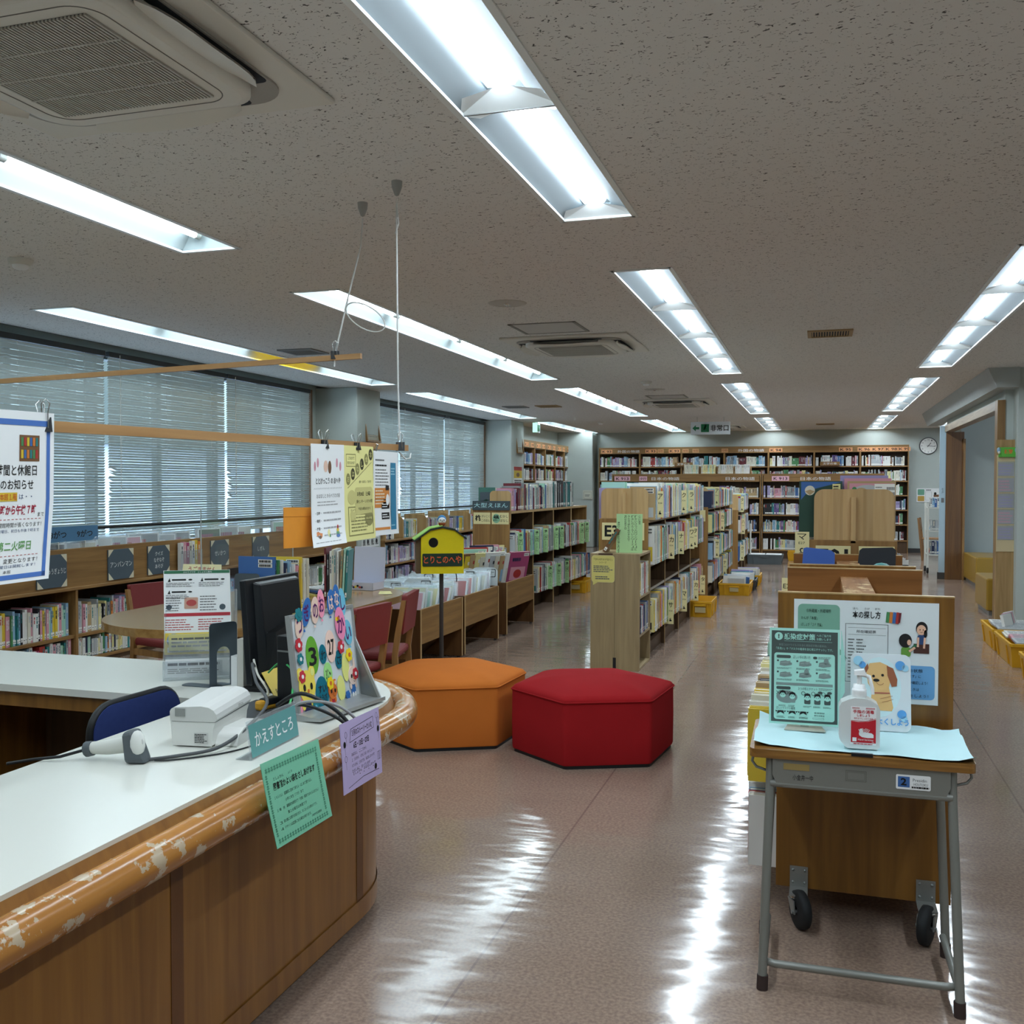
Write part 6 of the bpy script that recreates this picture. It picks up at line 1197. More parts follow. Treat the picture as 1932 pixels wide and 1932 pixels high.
# ---- brochure rack, bookend and papers on the far arm
t = empty('brochure_rack', (-2.15, 3.06, .70), math.radians(30)); tag(t, 'clear acrylic brochure rack holding library leaflets on the far counter', 'rack')
b = MB()
for q in (-.125, .125): b.prism([(q, -.06, 0), (q, .09, 0), (q, .09, .31), (q, .07, .31), (q, -.06, .06)], (.003 if q < 0 else -.003, 0, 0), ac)
b.prism([(-.125, .075, .0), (.125, .075, .0), (.125, .09, .31), (-.125, .09, .31)], (0, .003, 0), ac)
for y, z in ((-.06, .02), (-.02, .09)): b.box(-.125, y, z - .02, .125, y + .003, z + .05, ac); b.box(-.125, y, z - .02, .125, y + .05, z - .017, ac)
b.build('rack_shell', t)
t2 = empty('leaflet', (-2.15, 3.06, .70), math.radians(30)); tag(t2, 'library leaflet with green head and yellow foot in the clear rack', 'leaflet')
b = MB(); b.prism([(-.125, .0, .085), (.11, .0, .085), (.1, .07, .385), (-.135, .07, .385)], (0, .0012, 0), WHITE); s = Sheet(b, (-.125, .0, .085), (1, 0, 0), (0, .07, .30)); w = .232
s.rect(-.008, .296, w, .011, mat('leaf_green', '2f6b4a')); s.text('ひかりプラザ　としょかん案内', .06, .298, .1, .006, WHITE, 2)
for x, y in ((.0, .27), (.115, .27), (.0, .225)): s.poly([(x + .006, y - .004), (x + .016, y - .004), (x + .012, y + .01)], BLACK); s.rrect(x + .02, y, .05, .006, .002, BLACK); s.ell(x + .085, y + .003, .007, .003, BLACK); s.lines(x, y - .024, .1, .018, 3, INK, 2, .35)
s.lines(.0, .155, .06, .055, 6, INK, 1, .35); s.lines(.12, .155, .07, .06, 6, INK, 1, .35); s.rrect(.065, .165, .048, .042, .004, mat('photo_warm', 'c79a86')); s.ell(.09, .187, .018, .012, PMAT['red'], 2); s.ell(.012, .172, .01, .01, SLATE); s.ell(.2, .17, .011, .011, SLATE)
s.rect(-.004, .138, w, .012, mat('leaf_red', 'b5303c')); s.lines(.0, .085, .1, .045, 5, PMAT['red'], 1, .35); s.lines(.115, .085, .1, .045, 5, PMAT['red'], 1, .35)
s.rect(-.001, .0, w, .078, PMAT['yellow']); s.ell(.03, .052, .024, .024, mat('photo_blue', '8fa6bd'), 2); s.poly([(.008, .045), (.052, .045), (.05, .038), (.03, .03), (.012, .036)], mat('photo_dark', '4e5560'), 3); s.lines(.065, .03, .15, .042, 6, mat('ochre_ink', '7d6420'), 2, .3); s.rect(.01, .008, .205, .018, WHITE, 2); s.lines(.015, .01, .19, .014, 3, INK, 3, .35)
b.build('front_sheet', t2)
b = MB(); b.prism([(-.12, -.045, .01), (.12, -.045, .01), (.115, -.04, .075), (-.118, -.04, .075)], (0, .001, 0), WHITE); s = Sheet(b, (-.12, -.045, .01), (1, 0, 0), (0, .005, .065)); s.lines(.01, .04, .2, .012, 1, BLACK, 1, .8); s.lines(.01, .012, .2, .02, 3, INK); tag(b.build('leaflet', loc=(-2.15, 3.06, .70), rz=math.radians(30)), 'small white leaflet in the lowest pocket of the clear rack', 'leaflet')
b = MB(); b.box(-.11, -.01, .10, .1, -.005, .16, mat('cream_leaflet', 'd8cf8a', 0.7)); s = Sheet(b, (-.11, -.01, .10), (1, 0, 0), (0, 0, 1)); s.lines(.01, .01, .19, .04, 3, INK); tag(b.build('leaflet', loc=(-2.15, 3.06, .70), rz=math.radians(30)), 'cream leaflet in the middle pocket of the clear rack', 'leaflet')
bookend('bookend', (-1.98, 2.95, .70), math.radians(62), .105, .222, .06, 'grey steel bookend standing alone on the counter in front of the brochure rack')
b = MB(); b.prism([(x, y, .7005) for x, y in rr_pts(-2.125, 2.90, .15, .05, .02)], (0, 0, .002), mat('bookend_grey')); tag(b.build('bookend_tongue_plate'), 'flat grey steel plate lying beside the counter bookend', 'bookend')
t = empty('file_box', (-1.86, 3.12, .70), math.radians(0)); tag(t, 'teal document box behind the computer monitor', 'file box'); b = MB(); b.box(0, -.06, 0, .13, .12, .24, mat('teal_box', '4f8f8c', 0.6)); b.build('box', t, bevel=.004); b = MB(); b.box(.01, -.05, .24, .12, .1, .246, CREAM); b.build('papers', t)
for x, c, h_, lb in ((-1.90, OFFW, .17, 'white upright folder between the brochure rack and the monitor'), (-1.925, WHITE, .11, 'low white card box beside the brochure rack')): b = MB(); b.box(x - .012, 2.93, .70, x + .012, 3.06, .70 + h_, c); tag(b.build('upright_folder'), lb, 'folder')
# ---- folding chair behind the counter
t = empty('office_chair', (-2.23, 2.545, 0), math.radians(-93)); tag(t, 'navy padded chair with black rim tucked behind the counter', 'chair'); NVY = mat('navy_fabric', '2c3a6e', 0.85, 0.2, var=.1, scale=60); 
b = MB(); b.prism([(x, .2, z) for x, z in rr_pts(-.19, .50, .38, .245, .08, 6)], (0, .03, 0), NVY); bk = b.build('backrest', t, bevel=.01, seg=3)
b = MB(); b.tube([(x, .215, z) for x, z in rr_pts(-.19, .50, .38, .245, .08, 6)], .012, BLK, 8, closed=True); b.build('rim', bk)
b = MB(); b.box(-.21, -.2, .42, .21, .19, .46, NVY); b.build('seat', t, bevel=.015)
for x in (-.2, .2):
    b = MB(); b.tube([(x, .23, .62), (x, .1, .42), (x, -.2, 0.01)], .012, CHROME, 8); b.build('leg', t); b = MB(); b.tube([(x, -.1, .42), (x, .24, 0.01)], .012, CHROME, 8); b.build('leg', t)
# ================================================================== SCHOOL DESK AND WHAT STANDS ON IT
DG = mat('desk_grey', '84857f', 0.4, 0.5, 0.3); DTW = wood('desk_ply_edge', '6f4a20', '9c7038', 0, rough=0.3, scale=3); BRN = mat('foot_rubber', '3b2d2a', 0.7)
t = empty('school_desk', (0.112, 2.84, 0), math.radians(0.8)); tag(t, 'old grey steel-legged school desk with a pale blue paper cover', 'desk')
b = MB(); b.prism([(x, y, .632) for x, y in rr_pts(-.295, 0, .59, .375, .02, 4)], (0, 0, .024), DTW); b.build('desktop', t, bevel=.007, seg=3)
b = MB(); p = [(-.232, .63), (-.232, .585), (-.222, .562), (-.2, .552), (.2, .552), (.222, .562), (.232, .585), (.232, .63)]; b.prism([(x, .008, z) for x, z in p], (0, .34, 0), DG)
s = Sheet(b, (-.232, .0075, .552), (1, 0, 0), (0, 0, 1)); DK2 = mat('tray_scratch', '6b6a62', 0.6)
s.frame(.196, .032, .054, .03, .0015, DK2); s.frame(.2, .036, .046, .022, .001, DK2); s.rect(.03, .05, .07, .018, mat('old_tape', '9a8450', 0.6)); s.text('小金井一中', .055, .022, .055, .016, BLACK)
s.rrect(.326, .022, .088, .04, .004, WHITE); s.rect(.331, .028, .03, .029, PMAT['blue'], 2); s.text('2', .338, .033, .015, .02, BLACK, 3, bold=.03); s.text('Presidin', .369, .045, .035, .008, INK, 2); s.text('HOUTOKU', .371, .034, .036, .007, INK, 2); s.lines(.366, .026, .044, .006, 1, BLACK, 2, .8, 0)
b.build('storage_tray', t, bevel=.003)
for sx in (-1, 1):
    for nm, y0, y1 in (('leg', .03, -.058), ('leg', .30, .29)):
        b = MB(); x0, x1 = sx * .238, sx * (.253 if y1 < 0 else .262); b.tube([(x0, y0, .632), (x0, y0 - .004 if y1 < 0 else y0, .58), (x1, y1, .03)], .0125, DG, 12); lg = b.build(nm, t)
        b = MB(); b.cyl((x1, y1, 0), (x1 - sx * .001, y1 + .002, .04), .0155, BRN, 12); b.build('rubber_foot', lg)
b = MB(); b.cyl((-.238, .018, .558), (.238, .018, .558), .011, DG, 12); b.build('front_crossbar', t)
b = MB(); r_ = []
for x, y in ((-.25, .26), (-.25, -.02), (-.243, -.042), (-.22, -.05), (.22, -.05), (.243, -.042), (.25, -.02), (.25, .26)): r_.append((x, y, .072))
b.tube(r_, .0105, DG, 12); b.build('foot_rail', t)
for sx in (-1, 1): b = MB(); b.tube([(sx * .285, .05, .632), (sx * .29, .05, .608), (sx * .278, .05, .592), (sx * .245, .05, .582)], .004, STEEL, 8); b.build('side_hook', t)
# paper cover: wavy sheet with loose corners
PB2 = mat('pale_blue_paper', 'bfe0e4', 0.75, var=.03, scale=20); b = MB(); nx, ny = 26, 14; vs = []
for j in range(ny + 1):
    for i in range(nx + 1):
        u, v = i / nx, j / ny; x = -.177 + .583 * u + .002 * math.sin(9 * v + 1); y = 2.865 - .02 * u * (1 - v) + (.37 - .0) * v + .004 * math.sin(14 * u) * (1 if v in (0, 1) else 0) + .002
        ed = min(u, 1 - u, v, 1 - v); z = .6575 + .0012 * math.sin(23 * u + 7 * v) + .0012 * math.sin(17 * v - 5 * u) + (.004 * max(0, 1 - ed / .06) * abs(math.sin(11 * u + 5 * v)))
        if v > .8 and u > .8: y -= .05 * (u - .8) * 5 * (v - .8) * 5
        for cu, cv in ((0, 0), (1, 0), (0, 1), (1, 1)):
            d = abs(u - cu) + abs(v - cv) * .6
            if d < .07: z += (.07 - d) * .2
        vs.append((x, y, z + .0012))
b.add(vs, [(j * (nx + 1) + i, j * (nx + 1) + i + 1, (j + 1) * (nx + 1) + i + 1, (j + 1) * (nx + 1) + i) for j in range(ny) for i in range(nx)], PB2, True)
tag(b.build('desk_paper'), 'pale blue paper sheets covering the school desk top', 'paper')
b = MB(); b.box(.09, 2.838, .656, .146, 2.85, .664, BLK); tag(b.build('binder_clip'), 'small black clip at the front edge of the school desk', 'clip')
# hand sanitiser
t = empty('sanitizer_bottle', (0.112, 2.925, .6625), math.radians(2)); tag(t, 'clear hand sanitiser pump bottle with red and white label on the desk', 'bottle')
BT = mat('milky_plastic', 'd9dedd', 0.3, 0.5); BT2 = mat('pump_white', 'eceeee', 0.35)
b = MB(); pr = [(-.030, 0), (.046, 0), (.054, .006), (.054, .112), (.048, .126), (.028, .138), (.014, .142), (-.014, .142), (-.028, .138), (-.048, .128), (-.054, .116), (-.054, .028), (-.05, .018), (-.036, .002)]
b.prism([(x, -.026, z) for x, z in pr], (0, .052, 0), BT); b.build('body', t, bevel=.007, seg=3)
b = MB(); s = Sheet(b, (-.024, -.0262, .012), (1, 0, 0), (0, 0, 1)); s.rect(0, 0, .068, .108, WHITE); RD = mat('label_red', 'c3202d', 0.5)
s.rect(.001, .006, .066, .055, RD, 2); s.poly([(.001, .061), (.067, .061), (.067, .073), (.045, .066), (.02, .064), (.001, .066)], RD, 2); s.line((.001, .0675), (.04, .0665), .0012, RD, 3); s.line((.04, .0665), (.067, .0755), .0012, RD, 3)
s.text('SARAYA', .004, .101, .02, .004, RD, 2, bold=.02); s.rect(.04, .101, .024, .004, mat('label_pink', 'd99aa0'), 2); s.text('手指の消毒', .006, .088, .056, .0105, RD, 2, bold=.02); s.text('しましょう', .017, .079, .034, .0075, RD, 2, bold=.02); s.text('指先までしっかり消毒', .009, .071, .05, .006, RD, 2)
for r in (.006, .0095, .013, .0165): s.arc(.036, .049, r, 200, 340, .0012, WHITE, 3)
s.ell(.028, .038, .005, .008, WHITE, 3); s.poly([(.022, .034), (.04, .036), (.056, .034), (.061, .03), (.061, .021), (.045, .02), (.03, .022), (.023, .027)], WHITE, 3); s.text('Hand Sanitizer', .02, .0125, .041, .005, WHITE, 3); s.text('1L', .057, .0075, .006, .004, WHITE, 3); s.rect(.005, .009, .011, .011, WHITE, 3); s.lines(.008, .001, .05, .003, 1, RD, 2, .8, 0)
b.build('label', t)
b = MB(); b.lathe([(.0, .165), (.019, .165), (.02, .16), (.02, .145), (.018, .141)], (0, 0, 0), BT2, 20); b.lathe([(.0, .178), (.016, .177), (.017, .166), (.019, .165)], (0, 0, 0), BT2, 20); b.build('cap', t)
b = MB(); b.cyl((0, 0, .17), (0, 0, .205), .007, BT2, 12); b.hexa([(-.014, -.012, .204), (.02, -.012, .204), (.02, .012, .204), (-.014, .012, .204), (-.014, -.01, .216), (.012, -.01, .22), (.012, .01, .22), (-.014, .01, .216)], BT2); b.tube([(-.008, 0, .21), (.026, -.004, .2), (.034, -.008, .17), (.036, -.01, .152)], [.006, .006, .005, .004], BT2, 10); b.build('pump_head', t)
# infection-control sign
t = empty('notice_stand', (-.037, 3.095, .662), math.radians(2)); tag(t, 'mint and dark grey infection-control notice standing at the desk back', 'notice stand')
b = MB(); b.prism([(-.06, -.035, 0), (.06, -.035, 0), (.05, .03, 0), (-.05, .03, 0)], (0, 0, .003), mat('stand_foot', 'b9b6a8', 0.4)); b.box(-.012, .006, 0, .012, .012, .2, ac); b.build('foot', t)
b = MB(); MI = mat('mint_card', 'a9e0d2', 0.6); DKC = mat('notice_dark', '46524f', 0.6); LG = mat('notice_grey', '7f918d', 0.7); w, h = .205, .29; q = (0, .025, h)
b.prism([(-.105, -.008, .012), (.1, -.008, .012), (.1, .017, .012 + h), (-.105, .017, .012 + h)], (0, .0015, 0), MI); s = Sheet(b, (-.105, -.008, .012), (1, 0, 0), q)
s.rect(.006, .007, .193, .276, DKC); s.rrect(.014, .014, .177, .202, .008, MI, 2); s.ell(.027, .266, .012, .012, MI, 2); s.text('!', .025, .259, .004, .014, DKC, 3, bold=.05)
s.text('感染症対策', .043, .256, .091, .02, MI, 2, bold=.02); s.text('へのご協力を', .138, .268, .042, .0075, MI, 2); s.text('お願いします', .138, .257, .042, .0075, MI, 2); s.rect(.043, .252, .14, .0007, MI, 2)
s.text('新型コロナウイルスを含む感染症対策の基本は、', .028, .237, .14, .007, LG, 2); s.text('「手洗い」や「マスクの着用を含む咳エチケット」です。', .02, .225, .165, .008, MI, 2)
s.rrect(.021, .2, .042, .009, .004, DKC, 3); s.text('正しい手の洗い方', .07, .2, .05, .009, DKC, 3); s.rrect(.128, .2, .012, .008, .004, DKC, 3); s.lines(.143, .2, .045, .008, 2, LG, 3)
for r in range(2):
    for c in range(3):
        x, y = .022 + c * .057, .166 - r * .034; s.ell(x + .003, y + .026, .003, .003, DKC, 3); s.poly([(x + .008, y + .012), (x + .022, y + .01), (x + .044, y + .014), (x + .044, y + .02), (x + .026, y + .027), (x + .01, y + .024)], LG, 3)
        for e in range(3): s.line((x + .012 + e * .005, y + .02 + e * .001), (x + .034 + e * .003, y + .019 + e * .003), .003, mat('notice_mid', '93a5a0', 0.7), 4)
        if c == 2 and r == 0 or c == 1 and r == 1: s.ell(x + .03, y + .028, .007, .01, LG, 4)
        s.lines(x, y, .045, .006, 2, DKC, 3, .35)
s.rect(.02, .118, .165, .008, LG, 3); s.rrect(.021, .105, .042, .009, .004, DKC, 3); s.text('３つの咳エチケット', .085, .105, .056, .009, DKC, 3); s.lines(.145, .106, .042, .008, 2, LG, 3)
s.ell(.052, .083, .031, .019, LG, 3)
def kid(x, y, hair=0, mask=True, sc_=1.0):
    s.rrect(x - .009 * sc_, y - .012 * sc_, .018 * sc_, .014 * sc_, .003, LG if hair == 2 else DKC, 4); s.ell(x, y + .008 * sc_, .009 * sc_, .0095 * sc_, MI, 5); s.poly([(x - .0095 * sc_, y + .006 * sc_), (x - .008 * sc_, y + .018 * sc_), (x, y + .021 * sc_), (x + .008 * sc_, y + .018 * sc_), (x + .0095 * sc_, y + .006 * sc_), (x + .004 * sc_, y + .013 * sc_), (x - .004 * sc_, y + .013 * sc_)], BLACK, 6)
    for e in (-.003, .003): s.ell(x + e * sc_, y + .008 * sc_, .0011 * sc_, .0013 * sc_, BLACK, 6)
kid(.04, .082, 2); kid(.068, .078, 2)
for x in (.026, .056): s.line((x - .005, .09), (x + .005, .1), .0015, DKC, 6); s.line((x - .005, .1), (x + .005, .09), .0015, DKC, 6)
for x in (.112, .141, .17): kid(x, .076); s.arc(x - .012, .096, .006, 0, 360, .0014, DKC, 6); s.line((x - .008, .092), (x - .004, .088), .002, DKC, 6)
for x in (.145, .172): s.ell(x + .004, .1, .007, .004, DKC, 5)
for x in (.04, .068, .112, .141, .17): s.lines(x - .012, .053, .024, .006, 2, DKC, 3, .35)
s.text('正しいマスクの着用', .021, .045, .055, .008, DKC, 3)
for x in (.034, .068, .1): s.ell(x, .033, .0105, .0085, LG, 4); s.ell(x, .031, .009, .007, MI, 5); s.poly([(x - .01, .031), (x - .008, .041), (x + .008, .041), (x + .01, .031), (x, .036)], BLACK, 6); s.poly([(x - .009, .04), (x - .016, .041), (x - .013, .036)], BLACK, 6); s.poly([(x + .009, .04), (x + .016, .041), (x + .013, .036)], BLACK, 6); s.lines(x - .012, .018, .026, .006, 2, DKC, 3, .35)
s.text('首相官邸', .132, .036, .03, .005, DKC, 3); s.text('厚生労働省', .132, .028, .03, .005, DKC, 3); s.frame(.128, .019, .032, .005, .0005, DKC, 3)
b.build('notice_card', t)
b = MB(); b.prism([(.1, -.006, .09), (.115, .03, .11), (.118, .05, .2), (.104, .018, .30)], (0.001, 0, 0), MI); b.build('curled_sheet', t)
# dog drawing
t = empty('dog_picture', (.182, 3.135, .662), math.radians(1)); tag(t, 'rounded card with a felt dog drawing leaning behind the sanitiser bottle', 'picture')
b = MB(); q = V3((0, .045, .225)); w, h = .172, q.length; b.prism([tuple(V3((-w / 2 + x, 0, 0)) + q.normalized() * z) for x, z in rr_pts(0, 0, w, h, .02, 6)], (0, .004, 0), mat('card_silver', 'd9e0e4', 0.4)); b.build('card', t)
b = MB(); s = Sheet(b, (-w / 2, 0, 0), (1, 0, 0), q); DT = mat('dog_tan', 'e2b577', 0.7); DB = mat('dog_ear', '9a5a3c', 0.7); LB = mat('light_blue_paint', '9fd0e8', 0.6); MBl = mat('mid_blue_paint', '5b9fdc', 0.6)
s.ell(.083, .13, .062, .09, mat('pale_aqua', 'cfe6ea', 0.6)); s.poly([(.058, .08), (.062, .13), (.11, .13), (.122, .07), (.118, .06), (.07, .06)], DT, 2); s.poly([(.045, .18), (.055, .2), (.085, .205), (.108, .195), (.118, .165), (.11, .13), (.09, .115), (.062, .12), (.05, .14)], DT, 3); s.poly([(.104, .195), (.122, .188), (.134, .155), (.132, .135), (.118, .132), (.106, .165)], DB, 4); s.poly([(.05, .2), (.04, .185), (.044, .17), (.052, .185)], DB, 4)
for x in (.066, .092): s.ell(x, .162 + (x - .066) * .15, .004, .004, BLACK, 5)
s.ell(.074, .15, .009, .0045, BLACK, 5); s.arc(.085, .148, .012, 200, 330, .0012, DB, 5); s.line((.068, .112), (.112, .113), .003, mat('collar_red', 'a84a4a'), 6); s.line((.085, .095), (.12, .105), .0012, DB, 6); s.line((.09, .085), (.122, .095), .0012, DB, 6)
for x, y, r, m_ in ((.022, .207, .014, LB), (.034, .195, .01, MBl), (.142, .197, .014, MBl), (.156, .19, .01, LB), (.146, .052, .013, MBl), (.152, .04, .009, LB), (.03, .08, .012, LB)): s.ell(x, y, r, r, m_, 6)
s.text('てあらいよくしよう', .0, .018, .165, .02, MBl, 6, bold=.03); b.build('drawing', t)

# ================================================================== READING TABLE, CHAIRS, THINGS ON THE TABLE
TT = wood('table_top', '8f6c3d', 'b08a54', 1, rough=0.18, spec=0.5); TL = wood('table_leg', '6f4b28', '8d6436', 2)
t = empty('reading_table', (-3.33, 5.45, 0)); tag(t, 'long round-ended wooden reading table between the counter and window bookcase', 'table')
op = []
for i in range(25): a = math.pi * i / 24; op.append((.62 * math.cos(a), .58 + .62 * math.sin(a)))
for i in range(25): a = math.pi + math.pi * i / 24; op.append((.62 * math.cos(a), -.55 + .62 * math.sin(a)))
b = MB(); b.prism([(x, y, .605) for x, y in op], (0, 0, .045), TT); b.build('tabletop', t, bevel=.01, seg=3)
for y in (-.62, .6):
    b = MB(); b.box(-.24, y - .06, .03, -.1, y + .06, .605, TL); b.box(.1, y - .06, .03, .24, y + .06, .605, TL); b.box(-.3, y - .08, 0, .3, y + .08, .03, TL); b.build('leg', t, bevel=.008)
b = MB(); b.box(-.03, -.6, .18, .03, .6, .26, TL); b.build('stretcher', t)
REDF = mat('wine_red_vinyl', '7d2d2c', 0.6, var=.06); LAC = wood('chair_frame', '8a6338', 'a87c48', 2)
def red_chair(loc, rz, lb):
    t = empty('reading_chair', loc, rz); tag(t, lb, 'chair', 'wooden chairs with wine-red pads')
    b = MB(); b.box(-.2, -.2, .33, .2, .19, .38, REDF); b.build('seat', t, bevel=.02, seg=3)
    b = MB(); b.prism([(-.185, .195, .49), (.185, .195, .49), (.19, .225, .73), (-.19, .225, .73)], (0, .035, 0), REDF); b.build('backrest', t, bevel=.014, seg=3)
    for x in (-.2, .2):
        b = MB(); b.prism([(x - .013, y, z) for y, z in ((.20, 0), (.17, .18), (.165, .36), (.185, .5), (.225, .70), (.252, .70), (.22, .5), (.2, .36), (.21, .18), (.24, 0))], (.026, 0, 0), LAC); b.build('leg', t); b = MB(); b.box(x - .015, -.19, 0, x + .015, -.15, .33, LAC); b.build('leg', t)
        b = MB(); b.box(x - .01, -.15, .27, x + .01, .17, .31, LAC); b.build('side_rail', t)
red_chair((-2.68, 5.62, 0), math.radians(-78), 'wine-red chair with curved wooden side, on the table side toward the ottomans')
red_chair((-4.14, 5.62, 0), math.radians(75), 'wine-red chair at the window side of the reading table')
red_chair((-2.62, 5.0, 0), math.radians(-95), 'wine-red chair half hidden behind the felt-balloon whiteboard')
red_chair((-4.1, 6.15, 0), math.radians(98), 'wine-red chair farther along the window side of the table')
TBK = 'books standing on the reading table'
for i, (c, y, tt, h, d) in enumerate((('blue', 5.16, .014, .32, .25), ('green', 5.185, .012, .30, .24), ('white', 5.205, .012, .30, .23), ('navy', 5.225, .016, .28, .22), ('sky_blue', 5.25, .02, .29, .22), ('white', 5.28, .016, .27, .22), ('pink', 5.30, .014, .26, .2), ('yellow', 5.325, .014, .31, .23), ('white', 5.345, .012, .30, .23), ('ivory', 5.365, .012, .3, .22))):
    put_book('table_book', c, tt, h, d, (-3.10 + i * .012, y, .651), math.pi / 2, '%s book, %s from the front of the row standing on the reading table' % (c.replace('_', ' '), ORD[i]), TBK, front=(i in (0, 1, 7)), cat='book')
for i, (c, x, h) in enumerate((('maroon', -3.02, .34), ('black', -3.0, .30), ('white', -2.98, .32), ('ivory', -2.965, .33), ('silver', -2.95, .33), ('white', -2.93, .32), ('tan', -2.915, .33), ('mint', -2.895, .34), ('teal', -2.875, .33))):
    put_book('table_book', c, .013, h, .22, (x - .05, 5.72, .651), math.radians(18), '%s book, %s from the left in the right group on the reading table' % (c, ORD[i]), TBK, lean=math.radians(3 if i > 5 else 0), cat='book')
bookend('bookend', (-3.27, 5.12, .651), math.radians(8), .16, .22, .1, 'tall grey bookend in front of the blue book on the reading table')
b = MB(); b.tube([(-3.22 + .045 * math.cos(a / 10), 5.09, .651 + .09 * math.sin(a / 10)) for a in range(0, 32)], .012, BLK, 8); tag(b.build('tape_stand'), 'small black arch-shaped stand beside the grey bookend on the table', 'stand')
t = empty('easel_card', (-3.55, 5.05, .651), math.radians(8)); tag(t, 'cream hand-lettered card on a wooden easel on the reading table', 'card')
b = MB(); b.prism([(-.14, 0, 0.01), (.13, 0, 0.01), (.09, .1, .265), (-.16, .1, .265)], (0, .003, 0), mat('card_cream', 'efe7b8', 0.7)); s = Sheet(b, (-.14, 0, .01), (1, 0, 0), (0, .1, .255)); s.text('うごきません', .02, .225, .18, .035, PMAT['red'], bold=.02); s.rect(.09, .01, .15, .09, mat('leafgreen', '8fc35a', 0.8)); s.poly([(.16, .1), (.2, .16), (.24, .09)], mat('leafgreen')); b.build('card', t)
b = MB(); b.box(-.15, -.02, 0, .16, .0, .012, LAC); b.prism([(.13, .004, .0), (.16, .004, .0), (.12, .11, .24), (.10, .11, .24)], (0, .008, 0), LAC); b.build('easel', t)
t = empty('magazine_stack_tray', (-3.27, 6.02, .651), math.radians(-35)); tag(t, 'pale wooden tray on the reading table', 'tray'); b = MB(); b.box(-.17, -.12, 0, .17, .12, .018, mat('tray_yellow', 'c9b765', 0.6)); b.build('tray', t)
for i, c in enumerate(('navy', 'blue', 'grey')): b = MB(); b.box(-.14, -.1, 0, .14, .1, .009, PMAT[c]); s = Sheet(b, (-.14, -.1, .009), (1, 0, 0), (0, 1, 0)); s.lines(.02, .02, .2, .15, 4, WHITE, 1, .4); tag(b.build('magazine', loc=(-3.27 + i * .008, 6.02, .67 + i * .01), rz=math.radians(-35 + i * 6)), '%s magazine, %s from the bottom on the reading table tray' % (c, ORD[i]), 'magazine', 'magazines on the table tray')
for i, (x0, y0, x1, y1) in enumerate(((-3.56, 5.08, -3.44, 5.95),)):
    b = MB(); b.prism([(x0, y0, .651), (x1, y1, .651), (x1, y1, 1.26), (x0, y0, 1.26)], (.003, 0, 0), clear('clear_sheet', (.97, .98, .98), .035, .02)); b.box(x0 - .003, y0 - .003, .651, x0 + .003, y0 + .001, 1.26, mat('acrylic_edge', 'aeb8b8', 0.3)); b.box(x1 - .003, y1 - .001, .651, x1 + .003, y1 + .003, 1.26, mat('acrylic_edge')); tag(b.build('table_partition'), 'tall clear acrylic partition standing on the reading table', 'partition')
t = empty('gift_box', (-3.14, 6.42, .651), math.radians(-4)); tag(t, 'white flat box with its lid standing open on the reading table', 'box'); WB2 = mat('box_lavender', 'c9cbdc', 0.5)
b = MB(); 
for a in ((-.125, -.08, .125, -.077), (-.125, .077, .125, .08), (-.125, -.08, -.122, .08), (.122, -.08, .125, .08)): b.box(a[0], a[1], 0, a[2], a[3], .055, WB2)
b.box(-.125, -.08, 0, .125, .08, .003, WB2); s = Sheet(b, (-.125, -.08, 0), (1, 0, 0), (0, 0, 1))
for i in range(7): s.ell(.06 + i * .017, .025 + .006 * math.sin(i * 2), .009, .008, (BLACK, PMAT['red'], PMAT['navy'], PMAT['yellow'])[i % 4], 1 + i)
b.build('tray', t); b = MB(); b.prism([(-.127, .082, .05), (.127, .082, .05), (.127, .10, .30), (-.127, .10, .30)], (0, .006, 0), WB2); b.build('lid', t)
b = MB(); b.prism([(-.06, 0, 0), (.06, 0, 0), (.055, .04, .09), (-.055, .04, .09)], (0, .002, 0), WHITE); b.prism([(-.06, .09, 0), (.06, .09, 0), (.055, .042, .09), (-.055, .042, .09)], (0, .002, 0), WHITE); s = Sheet(b, (-.06, 0, 0), (1, 0, 0), (0, .04, .09))
for i in range(3): s.ell(.03 + i * .03, .06, .01, .012, BLACK); s.ell(.03 + i * .03, .055, .007, .009, mat('print_skin'), 2); s.ell(.03 + i * .03, .03, .011, .014, NV)
tag(b.build('tent_card', loc=(-3.38, 6.3, .651), rz=math.radians(-20)), 'white folded tent card with three small figures on the reading table', 'card')
for i in range(2): b = MB(); b.prism([(-.03, 0, 0), (.03, 0, 0), (.03, .07, .012), (-.03, .07, .012)], (0, 0, .001), PMAT['primrose']); tag(b.build('sticky_note', loc=(-2.86 + i * .04, 6.15, .652 + i * .002), rz=.3 + i * .3), ('yellow sticky note at the table edge', 'second yellow sticky note overlapping the first')[i], 'note', 'yellow sticky notes on the reading table')

